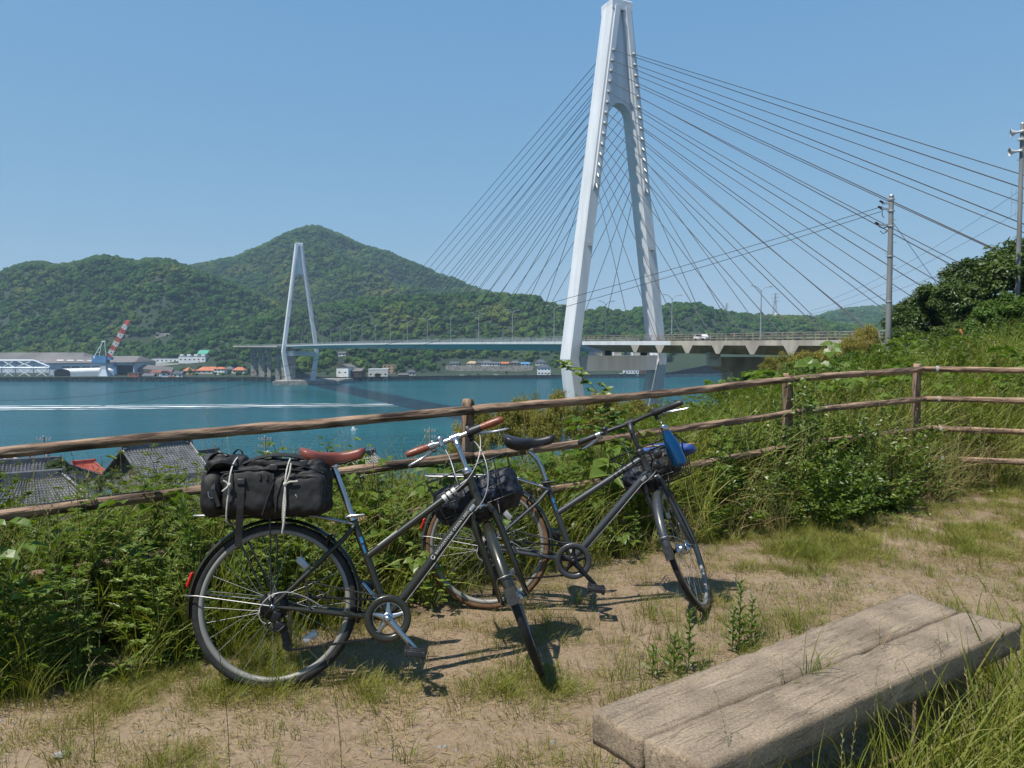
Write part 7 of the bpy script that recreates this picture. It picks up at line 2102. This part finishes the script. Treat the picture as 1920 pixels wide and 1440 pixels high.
# one flat grey stone at the lower left
s0 = at_z(117, 1424, -1.43)
bm = bmesh.new(); bmesh.ops.create_icosphere(bm, subdivisions=3, radius=1)
for v in bm.verts: v.co *= 1 + .25 * mnoise.noise(v.co * 1.6); v.co = Vector((v.co.x * .030, v.co.y * .017, v.co.z * .011 + .006))
me = bpy.data.meshes.new("flat_stone"); bm.to_mesh(me); bm.free(); o = link("flat_stone", me, M_STONE); o.location = s0 + Vector((0, 0, .012)); o.rotation_euler = (.1, .05, .5); tag(o, "flat grey stone lying on bare earth in the lower left corner", "stone")

# --- grass about the bench: standing before its front face, behind it and in the joint of its planks
pts = []
fwd = (eC - cC).normalized(); out = Vector((fwd.y, -fwd.x, 0))
for i in range(330):
    t = R_.random(); p = cC.lerp(eC, t) + out * (0.02 + .60 * R_.random() ** 1.2); pts.append((p.x, p.y, U(.50, 1.0) * (.62 + .42 * t)))
for i in range(120):
    t = .42 + .75 * R_.random(); p = cA.lerp(eA, t) - out * (.05 + .8 * R_.random() ** 1.2); pts.append((p.x, p.y, U(.22, .45)))
for i in range(30):
    p = eA.lerp(eC, R_.random()) + fwd * U(.05, .7); pts.append((p.x, p.y, U(.35, .7)))
for i in range(12):
    t = R_.random(); p = cA.lerp(cC, t) - fwd * U(.03, .2); pts.append((p.x, p.y, U(.25, .45)))
pts = np.array(pts); n = len(pts)
prot2 = [proto("bench_grass_%03d" % i, g_tall(11, (.30, .82), .10, .0066, (.2, .9)), [L_GRASS]) for i in range(4)] + [proto("bench_grass_%03d" % (4 + i), g_seed(3, (.6, .95)), [L_DRYGRASS]) for i in range(2)]
scatter("bench_grass", prot2, np.stack([pts[:, 0], pts[:, 1], ground_z(pts[:, 0], pts[:, 1])], 1), euler_rand(n, .2), pts[:, 2] * 1.05, np.where(RNG.uniform(0, 1, n) < .86, RNG.integers(0, 4, n), RNG.integers(4, 6, n)))
for k, (t, s_) in enumerate(((.42, .62), (.47, .45), (.36, .4), (.66, .55), (.70, .42))):
    p = cM.lerp(eM, t); me = t_tuft(9, (.08, .24), .03, .0042, (.3, 1.0)) if k < 3 else g_tall(8, (.1, .28), .04, .003, (.5, 1.2))
    o = link("grass_tuft", me, L_GRASS if k < 3 else L_STRAW); o.location = (p.x, p.y, ZB - .02); o.scale = (s_ * 1.5,) * 3
    tag(o, ("middle green tuft sprouting from the joint between the bench planks", "small green tuft just right of the middle one in the bench joint", "green tuft nearest the camera in the bench joint", "dry straw tuft in the far half of the bench joint", "farthest dry straw tuft in the bench joint")[k], "grass tuft", "tufts sprouting from the bench joint")
# upright leafy weeds by the bench
for (px, py, ht, lab) in ((1262, 1262, .17, "short upright leafy weed nearest the bench's left corner"), (1290, 1255, .27, "tall pale-tipped weed beside the front wheel of the grey bicycle"), (1385, 1215, .32, "tallest broad-stemmed weed standing behind the bench"), (1372, 1222, .20, "dark leafy weed at the foot of the tallest weed"), (1222, 1268, .13, "smallest leafy weed left of the bench weeds"), (1408, 1196, .20, "bushy narrow-leaved weed behind the bench's middle")):
    p = at_z(px, py, -1.42); r = empty("leafy_weed", (p.x, p.y, float(ground_z(p.x, p.y))), lab, "weed", "upright weeds behind the bench"); 
    b = LB(); n_ = int(25 * ht / .25)
    for k in range(n_):
        t = .06 + .94 * k / n_; c = UP * (ht * t) + V3(1.0, 0) * .02 * t; b.diamond(c, V3(k * 2.4, .55 + .5 * t), UP, .075 * (1 - .5 * t) * U(.8, 1.2), .021 * (1 - .3 * t), .2, .15)
    link("leaves", b.mesh("leaves"), [L_BROAD], r)
    b = LB(); b.stem([Vector((0, 0, -.01)), Vector((.01, .01, ht))], .004, 0); link("stem", b.mesh("stem"), [M_STEM], r)
# tall single stems close to the camera
for (px, py, h_, lab) in ((640, 1437, .50, "thin seeding stem rising close to the camera left of centre"), (430, 1437, .56, "thin seeding stem close to the camera at lower left"), (178, 1434, .48, "thin bent stem at the lower left corner"), (1125, 1420, .36, "thin stem before the bench's left end"), (1240, 1439, .30, "thin stem crossing the bench's left corner")):
    p = at_z(px, py, -1.42); r = empty("tall_wild_grass", (p.x, p.y, float(ground_z(p.x, p.y))), lab, "grass stem", "single grass stems close to the camera"); b = LB()
    az = U(0, 6.28); pts_ = [V3(az, 0) * (.10 * h_ / .5 * (k / 8) ** 2) + UP * (h_ * k / 8) for k in range(9)]; b.stem(pts_, .0016, 0)
    link("stem", b.mesh("stem"), [L_GRASS], r)
    b = LB()
    for k in range(20):
        t = .62 + .38 * k / 19; c = pts_[min(7, int(t * 8))].lerp(pts_[min(8, int(t * 8) + 1)], t * 8 - int(t * 8)); b.diamond(c, UP + V3(k * 3.1, 0) * .5, V3(k, .3), .014, .004, .1, 0)
    link("seed_head", b.mesh("seed_head"), [L_DRYGRASS], r)

# --- plants one can tell apart along the fence
def thing_plant(name, cat, label, p, meshes, group=None, sc=1.0, rz=None):
    r = empty(name, tuple(p), label, cat, group); r.rotation_euler = (0, 0, U(0, 6.28) if rz is None else rz); r.scale = (sc,) * 3
    for nm, me, mt in meshes: link(nm, me, mt, r)
    return r
def split_plant(me_all, base):
    """leaves and stems of a plant as two meshes"""
    V = np.array([v.co[:] for v in me_all.vertices]); F = np.array([p.vertices[:] for p in me_all.polygons]); mi = np.array([p.material_index for p in me_all.polygons])
    out = []
    for k, nm in ((0, "leaves"), (1, "stem")):
        f = F[mi == k]; u, inv = np.unique(f, return_inverse=True); out.append((nm, arr_mesh(nm, V[u], inv.reshape(f.shape)), base[k]))
    return out
def on_ground(px, Y):
    X = (px - 960) / FPX * Y; return Vector((X, Y, float(ground_z(X, Y))))
for (px, Y, mk, sc, lab) in (
    (40, 3.05, lambda: w_lance(.62, 1, .2, .022), 1.0, "palm-like lance-leaved weed at the left edge, before the middle rail"),
    (165, 3.55, lambda: w_mugwort(.78, 3), 1.0, "tall feathery weed standing up to the rails before the grey roofs"),
    (232, 3.45, lambda: w_mugwort(.66, 3), 1.0, "bushy dark feathery weed left of the red rear reflector"),
    (120, 3.15, lambda: w_mugwort(.52, 4), 1.0, "low spreading feathery weed in the lower left growth"),
    (300, 3.35, lambda: w_mugwort(.42, 4), 1.0, "short dark weed just behind the olive bicycle's rear wheel edge"),
    (690, 4.25, lambda: w_kudzu(.5, 9, .13), 1.0, "broad-leaved vine behind the olive bicycle's seat tube"),
    (1165, 5.4, lambda: w_kudzu(.66, 8, .17), 1.0, "broad-leaved vine between the two handlebars of the bicycles"),
    (1390, 5.9, lambda: w_shrub(.75, 11, 22), 1.0, "loose pale-leaved shrub behind the grey bicycle's front wheel"),
    (805, 4.0, lambda: w_clover(.22, 34), 1.0, "round-leaved pale weed between the olive frame and the grey bicycle's rear wheel"),
    (1600, 6.05, lambda: w_shrub(.55, 15, 30), 1.15, "dense small-leaved bush against the fence, right of the seeding grass"),
    (1545, 5.8, lambda: w_shrub(.50, 14, 30), 1.1, "yellow-tipped small-leaved bush at the path edge"),
    (1680, 6.5, lambda: w_shrub(.42, 12, 28), 1.05, "low green bush just left of the corner post"),
):
    thing_plant("bush" if "bush" in lab else "wild_plant", "bush" if "bush" in lab else "plant", lab, on_ground(px, Y), split_plant(mk(), ([L_SHRUB if "bush" in lab or "shrub" in lab else (L_WEED if "weed" in lab else L_BROAD)], [M_STEM])), None, sc)
# climbing vine on the middle post
cl = empty("climbing_vine", tuple(Vector((P_mid.x, P_mid.y, -1.4)) + nrm * .08), "leafy vine climbing the middle fence post", "vine")
b = LB(); b2 = LB()
for s in range(11):
    a = U(0, 6.28); pts_ = []
    for k in range(15):
        t = k / 14; pts_.append(V3(a + t * 7, 0) * (.08 + .06 * math.sin(t * 9 + s)) + UP * (.15 + .98 * t))
    b2.stem(pts_, .003, 0)
    for k in range(34):
        c = pts_[min(14, int(k / 34 * 15))] + Vector((U(-.09, .09), U(-.09, .09), U(-.04, .04))); b.ovate(c, V3(U(0, 6.28), U(-.3, .5)), (UP + V3(U(3.5, 5.9), 0) * .8).normalized(), U(.03, .06), U(.022, .04))
link("leaves", b.mesh("leaves"), [L_SHRUB], cl); link("stem", b2.mesh("stem"), [M_STEM], cl)
# the sprig that stands up before the near pylon's foot
def sprig(px0, py0, px1, py1, Y, lab, n=11, L=.10, name="leafy_sprig"):
    a, b_ = at(px0, py0, Y), at(px1, py1, Y + .1); r = empty(name, tuple(a), lab, "shrub"); b = LB(); b2 = LB()
    d = b_ - a; mid = d * .5 + Vector((.0, 0, .06)); pts_ = [d * (-.5) + UP * -.25, Vector((0, 0, 0)), mid, d]; b2.stem(pts_, .006, 0)
    for k in range(n):
        t = k / (n - 1); c = (Vector().lerp(mid, t * 2) if t < .5 else mid.lerp(d, t * 2 - 1)); az = U(0, 6.28); e = c + V3(az, U(.1, .9)) * .05; b2.stem([c, e], .002, 0)
        for q in range(5): b.ovate(e, V3(az + (q - 2) * .75, U(-.1, .6)), (UP + Vector((0, -.6, 0))).normalized(), L * U(.65, 1.0), L * .42)
    link("leaves", b.mesh("leaves"), [L_SHRUB], r); link("stem", b2.mesh("stem"), [M_BARK], r)
sprig(1132, 748, 1056, 688, 6.3, "leafy sprig leaning left across the near pylon's foot above the top rail")
sprig(1150, 790, 1120, 742, 6.3, "shorter leafy shoot below the sprig, behind the top rail", 8, .09)
sprig(1128, 830, 1140, 775, 6.2, "broad leafy shoot beneath the top rail behind the grey bicycle", 10, .10)
# ------------------------------------------------------------------ trees, bamboo and bushes beyond the fence
def leaf_cloud(seed, n, clumps, L, W, flat=1.0, droop=0.0, elong=1.0, hollow=0.55, csize=0.26, vertical=False):
    """leaves gathered in clumps over a crown about 1 m in radius"""
    rg = np.random.default_rng(seed)
    d = rg.normal(size=(clumps, 3)); d /= np.linalg.norm(d, axis=1)[:, None]
    d[:, 2] = np.where(d[:, 2] < -0.55, -d[:, 2], d[:, 2])
    cc = d * (hollow + (1 - hollow) * rg.uniform(0, 1, clumps) ** .6)[:, None]
    lump = 0.82 + 0.36 * vnoise(d[:, 0] * 2 + 7, d[:, 1] * 2 + d[:, 2] * 2, seed)
    cc *= lump[:, None] * np.array([1, 1, flat])
    ci = rg.integers(0, clumps, n)
    off = rg.normal(size=(n, 3)); off /= np.linalg.norm(off, axis=1)[:, None]
    off *= (rg.uniform(0, 1, n) ** .45)[:, None] * csize * rg.uniform(.6, 1.2, clumps)[ci][:, None]
    off[:, 2] *= .62 * elong
    P = cc[ci] + off
    nr = off / (np.linalg.norm(off, axis=1)[:, None] + 1e-6) * .8 + np.array([0, 0, .75]) + rg.normal(size=(n, 3)) * .42
    nr /= np.linalg.norm(nr, axis=1)[:, None]
    D = rg.normal(size=(n, 3)) + np.array([0, 0, -droop]); D -= nr * (D * nr).sum(1)[:, None] * (0.9 if not vertical else 0.2)
    D /= np.linalg.norm(D, axis=1)[:, None] + 1e-9
    Sd = np.cross(D, nr); Sd /= np.linalg.norm(Sd, axis=1)[:, None] + 1e-9
    l = (L * rg.uniform(.65, 1.25, n))[:, None]; w = (W * rg.uniform(.7, 1.2, n))[:, None]
    V = np.empty((n, 4, 3)); V[:, 0] = P; V[:, 1] = P + D * l * .5 + Sd * w * .5 + nr * w * .2; V[:, 2] = P + D * l; V[:, 3] = P + D * l * .5 - Sd * w * .5 + nr * w * .2
    idx = np.arange(n * 4).reshape(n, 4)
    return arr_mesh("crown", V.reshape(-1, 3), idx)
CR_D = [leaf_cloud(300 + i, 14000, 80, .095, .046, .85) for i in range(3)]
for c in CR_D: c.materials.append(L_TREEDARK)
CR_L = [leaf_cloud(320 + i, 12000, 64, .10, .05, .9) for i in range(2)]
for c in CR_L: c.materials.append(L_TREELIGHT)
CR_B = [leaf_cloud(340 + i, 5200, 34, .11, .052, .8, 0, 1, .30, .34) for i in range(3)]
for c in CR_B: c.materials.append(L_SHRUB)
CR_BAM = [leaf_cloud(360 + i, 7500, 60, .17, .034, 1.0, .5, 1.9, .40, .26, True) for i in range(3)]
for c in CR_BAM: c.materials.append(L_BAMBOO)

def trunk_mesh(h, r, seed, limbs=4, crown_r=1.0):
    rr = random.Random(seed); m = MB()
    pts = [Vector((0, 0, -.6)), Vector((rr.uniform(-.1, .1), rr.uniform(-.1, .1), h * .35)), Vector((rr.uniform(-.2, .2), rr.uniform(-.2, .2), h * .75)), Vector((rr.uniform(-.2, .2), rr.uniform(-.2, .2), h * 1.1))]
    m.tube(pts, [r * 1.25, r, r * .7, r * .35], 8)
    for i in range(limbs):
        a = 6.28 * i / limbs + rr.uniform(-.5, .5); b = pts[1].lerp(pts[2], rr.uniform(.2, 1)); e = b + Vector((math.cos(a), math.sin(a), rr.uniform(.4, 1.0))) * crown_r * .62
        m.tube([b, b.lerp(e, .5) + Vector((0, 0, .1)), e], [r * .5, r * .32, r * .12], 6)
    return m.mesh("trunk")
def tree(name, cat, label, px, pyc, rpx, Y, crowns, k, group=None, sq=1.0, stem=M_BARK, stemname="trunk", crownname="crown", zfloor=None):
    c = at(px, pyc, Y); rad = rpx / FPX * Y; gz = float(ground_z(c.x, c.y, False)) if zfloor is None else zfloor
    h = max(0.25, c.z - gz)
    r = empty(name, (c.x, c.y, gz), label, cat, group)
    link(stemname, trunk_mesh(h, max(.02, rad * .07), k * 7 + 1, 4, rad), stem, r)
    o = link(crownname, crowns[k % len(crowns)], None, r); o.matrix_local = Matrix.Translation((0, 0, h)) @ Matrix.Rotation(k * 1.3, 4, 'Z') @ Matrix.Diagonal((rad, rad, rad * sq, 1))
    return r
TR = [  # column, row of the crown's middle, radius in photo pixels, distance
 (1905, 556, 104, 38, CR_D, "largest dark tree at the right edge under the loudspeaker pole", 1.0),
 (1838, 556, 80, 40, CR_D, "dark dense tree next left of the largest one on the right slope", 1.0),
 (1778, 590, 72, 37, CR_D, "dark rounded tree in the middle of the right-hand thicket", 1.0),
 (1722, 608, 58, 39, CR_D, "leftmost dark tree of the right-hand thicket, beside the tall pole", 0.95),
 (1695, 645, 40, 33, CR_D, "low dark tree right behind the tall utility pole", 0.9),
 (1880, 610, 60, 29, CR_L, "bright green tree in front of the dark thicket at the right edge", 1.0),
 (1790, 640, 45, 31, CR_D, "low dark tree at the foot of the right-hand thicket", 0.8),
 (1945, 500, 60, 44, CR_D, "dark tree crown cut by the right edge at the foot of the loudspeaker pole", 1.0),
]
for k, (px, py, rp, Y, crs, lab, sq) in enumerate(TR):
    tree("tree", "tree", lab, px, py, rp, Y, crs, k, "trees on the right-hand slope", sq)
BU = [
 (1420, 722, 40, 20, "leafy bush on the bank left of the middle post, before the bridge pier"), (1500, 706, 42, 24, "rounded bush above the middle fence post"), (1560, 705, 44, 19, "green bush between the middle post and the tall pole"),
 (1605, 694, 44, 26, "tall green bush left of the tall pole"), (1655, 712, 34, 17, "bush hiding the tall pole's foot"), (1720, 690, 36, 20, "pale bush right of the tall pole above the top rail"),
 (1780, 690, 34, 18, "small bush under the rusty bar"), (1850, 655, 34, 20, "bright bush near the rusty bar"), (1900, 672, 42, 17, "bright bush above the top rail at the right edge"), (1830, 712, 30, 13, "low bush right behind the right-hand rails"),
 (1360, 742, 34, 21, "bush at the water's side left of the bridge pier"), (1330, 790, 36, 14, "bush behind the grey bicycle's bottle, under the top rail"), (1905, 725, 36, 11, "yellow-green bush behind the right-hand rails' right end"), (1640, 745, 40, 11, "leafy bush behind the rails left of the corner"), (1540, 770, 38, 10, "bush behind the rails right of the middle post")]
for k, (px, py, rp, Y, lab) in enumerate(BU):
    tree("bush", "bush", lab, px, py, rp, Y, CR_B if k % 3 else CR_L, k, "bushes on the bank beyond the fence", .8, M_STEM, "stem", "foliage")
BM_ = [(868, 838, 30, 24, 1.3), (905, 815, 34, 22, 1.5), (948, 812, 36, 20, 1.3), (985, 800, 38, 23, 1.4), (1020, 815, 34, 18, 1.3), (1052, 792, 36, 24, 1.5), (1092, 800, 38, 22, 1.3), (1130, 785, 36, 26, 1.4), (1165, 800, 36, 20, 1.2), (1200, 790, 32, 26, 1.3), (1240, 800, 34, 22, 1.2), (1286, 800, 28, 28, 1.4),
       (1594, 668, 30, 42, 1.2), (1622, 648, 26, 45, 1.4), (1556, 690, 30, 40, 1.1), (1480, 698, 30, 42, 1.1), (1515, 690, 28, 45, 1.1), (1440, 705, 30, 40, 1.1)]
BL = ["leftmost golden bamboo plume, against the water", "golden bamboo plume second from the left under the top rail", "golden bamboo behind the olive bicycle's right grip", "golden bamboo right of the olive bicycle's grip", "low golden bamboo above the black saddle", "bushy golden bamboo right above the black saddle", "golden bamboo below the near pylon's left foot", "golden bamboo between the near pylon's feet", "golden bamboo behind the grey bicycle's left grip", "golden bamboo below the near pylon's right foot", "golden bamboo behind the grey bicycle's bar", "lone golden bamboo plume beyond the grey bicycle's right grip",
      "yellow bamboo in front of the bridge deck's right end", "tallest yellow bamboo before the bridge deck, left of the tall pole", "yellow bamboo before the bridge ribs", "low yellow bamboo right of the bridge pier", "yellow bamboo between the bridge pier and the deck's end", "lowest yellow bamboo at the bridge pier's foot"]
for k, ((px, py, rp, Y, sq), lab) in enumerate(zip(BM_, BL)):
    tree("bamboo", "bamboo", lab, px, py, rp, Y, CR_BAM, k, "golden bamboo on the bank", sq, M_STEM, "culm", "foliage")
tree("tree", "tree", "small dark green tree between the roofs at the left", 110, 880, 22, 70, CR_D, 3, None, .9)
tree("tree", "tree", "dark tree behind the gable of the large tiled house", 205, 905, 26, 66, CR_D, 5, None, .8)
# cover of the slope itself
n = 16000
sx = RNG.uniform(-45, 48, n); sy = RNG.uniform(5, 70, n); q = fence_q(sx, sy)
ok = (q > 5.5) & (np.abs(sx / sy) < .95) & (RNG.uniform(0, 1, n) < np.clip(16 / sy, .12, 1)); sx, sy = sx[ok], sy[ok]; n = len(sx)
SL = [proto("slope_%03d" % i, w_shrub(.8, 16, 34, .055, .028), [L_SHRUB, M_STEM]) for i in range(3)] + [proto("slope_%03d" % (3 + i), g_tall(40, (.5, 1.0), .3, .013), [L_GRASS]) for i in range(2)] + [proto("slope_005", w_kudzu(.6, 16, .10), [L_BROAD, M_STEM])]
pz = ground_z(sx, sy, False)
sc = RNG.uniform(.7, 1.25, n) * (1 + sy / 70) * (1 - .45 * sstep(.22, -.10, sx / sy))
scatter("slope_undergrowth", SL, np.stack([sx, sy, pz], 1), euler_rand(n, .15), sc, np.where(RNG.uniform(0, 1, n) < .30 + .4 * (fbm(sx * .3, sy * .3, 90) > .5), RNG.integers(0, 3, n), np.where(RNG.uniform(0, 1, n) < .85, RNG.integers(3, 5, n), 5)))

# ------------------------------------------------------------------ the wooded hills of the far shore
px, X, Y, Z, SC = FOREST
clear = [(-180, 256, 700, 842), (250, 330, 700, 768), (455, 565, 655, 760)]
keep = np.ones(len(px), bool)
for a, b, c, d in clear: keep &= ~((px > a) & (px < b) & (Y > c) & (Y < d))
for x_, y_, hw_, dp_ in CLEAR: keep &= ~((np.abs(X - x_ * Y / y_) < hw_ + 2) & (Y > y_ - 18) & (Y < y_ + dp_))
px, X, Y, Z, SC = px[keep], X[keep], Y[keep], Z[keep], SC[keep]
flat_ = Z < -20
SC = np.where(flat_, SC * .62, SC)
n = len(px); print("FOREST", n)
CPROT = [proto("crown_%03d" % i, c, [L_FOREST]) for i, c in enumerate(CROWNS)]
scatter("forest", CPROT, np.stack([X, Y, Z - .2 * SC], 1), euler_rand(n, .12), SC, RNG.integers(0, len(CROWNS), n), "dense green woods covering the hills of the far shore")
SH_T = [(486, 716, 9, 12, 735), (497, 700, 14, 19, 740), (508, 712, 10, 12, 728), (470, 706, 12, 10, 742), (340, 706, 9, 13, 722), (356, 700, 10, 12, 745), (430, 700, 9, 11, 742), (448, 704, 11, 9, 730), (404, 706, 8, 7, 730), (620, 690, 15, 22, 800), (605, 695, 13, 16, 800), (580, 690, 14, 20, 805), (615, 706, 9, 9, 742), (752, 697, 14, 16, 800), (742, 702, 9, 12, 770), (790, 700, 12, 14, 800), (806, 699, 12, 14, 808), (822, 700, 11, 12, 800), (950, 700, 6, 7, 772), (165 + 100, 696, 5, 6, 722), (368, 709, 12, 6, 722), (418, 709, 12, 6, 722), (462, 710, 12, 6, 722), (1056, 698, 12, 14, 830), (1245, 692, 14, 18, 850), (1275, 693, 14, 18, 850), (1300, 692, 14, 18, 860), (1330, 694, 14, 16, 860), (1350, 692, 12, 18, 860)]
LABT = ["bushy dark tree left of the far pylon's quay", "tallest dark palm-like tree before the viaduct piers", "dark tree touching the far pylon's quay", "tree left of the tallest one before the piers", "green tree behind the sea wall right of the white house", "tree beside the brown orange-roofed house", "tree right of the white two-storey house", "low tree behind the sea wall below the viaduct", "low shrubby tree before the orange-roofed bungalow", "tall tree between the far pylon and the pale warehouse", "tree just left of that tall one by the warehouse", "dark tree seen between the far pylon's legs", "bright low tree at the pale warehouse's left corner", "tree right of the tan block of flats", "small tree at the white flat-roofed block", "tree right of the little grey-roofed house", "tree second right of the little grey-roofed house", "tree at the left end of the retaining wall", "small round tree before the retaining wall", "small tree beside the red-brown block", "hedge-like tree behind the sea wall, leftmost", "hedge-like tree behind the sea wall, middle one", "hedge-like tree behind the sea wall, rightmost", "tree at the near pylon's left knee on the far shore", "first far-shore tree right of the near pylon", "second far-shore tree right of the near pylon", "third far-shore tree right of the near pylon", "fourth far-shore tree right of the near pylon", "far-shore tree next to the bridge pier"]
for k, ((tx_, by_, wpx, hpx, Y_), lab) in enumerate(zip(SH_T, LABT)):
    p = at(tx_, by_, Y_); p.z = float(hill_xy(p.x, p.y)); r = empty("shore_tree", tuple(p), lab, "tree", "trees along the far shore")
    sw_, sh_ = wpx / FPX * Y_ / 2, hpx / FPX * Y_
    m = MB(); m.tube([(0, 0, -.5), (0, 0, sh_ * .5)], [.28, .16], 6); m.build("trunk", M_BARK, r)
    o = bpy.data.objects.new("crown", CROWNS[k % 6]); COL.objects.link(o); o.parent = r
    o.matrix_local = Matrix.Translation((0, 0, sh_ * .30)) @ Matrix.Rotation(k, 4, 'Z') @ Matrix.Diagonal((sw_ * 1.1, sw_ * 1.1, sh_ * .62, 1))

# ------------------------------------------------------------------ the air over the strait
m = MB(); m.box((300, 1980, 150), (6400, 4100, 366))
hz_m = bpy.data.materials.new("thin_haze"); hz_m.use_nodes = True
nt = hz_m.node_tree
for n_ in list(nt.nodes):
    if n_.type != 'OUTPUT_MATERIAL': nt.nodes.remove(n_)
pv = nt.nodes.new("ShaderNodeVolumePrincipled"); pv.inputs["Color"].default_value = (0.55, 0.76, 1.0, 1); pv.inputs["Density"].default_value = 0.00014; pv.inputs["Anisotropy"].default_value = 0.0
nt.links.new(pv.outputs[0], [n_ for n_ in nt.nodes if n_.type == 'OUTPUT_MATERIAL'][0].inputs["Volume"])
tag(m.build("haze", hz_m), kind="stuff")
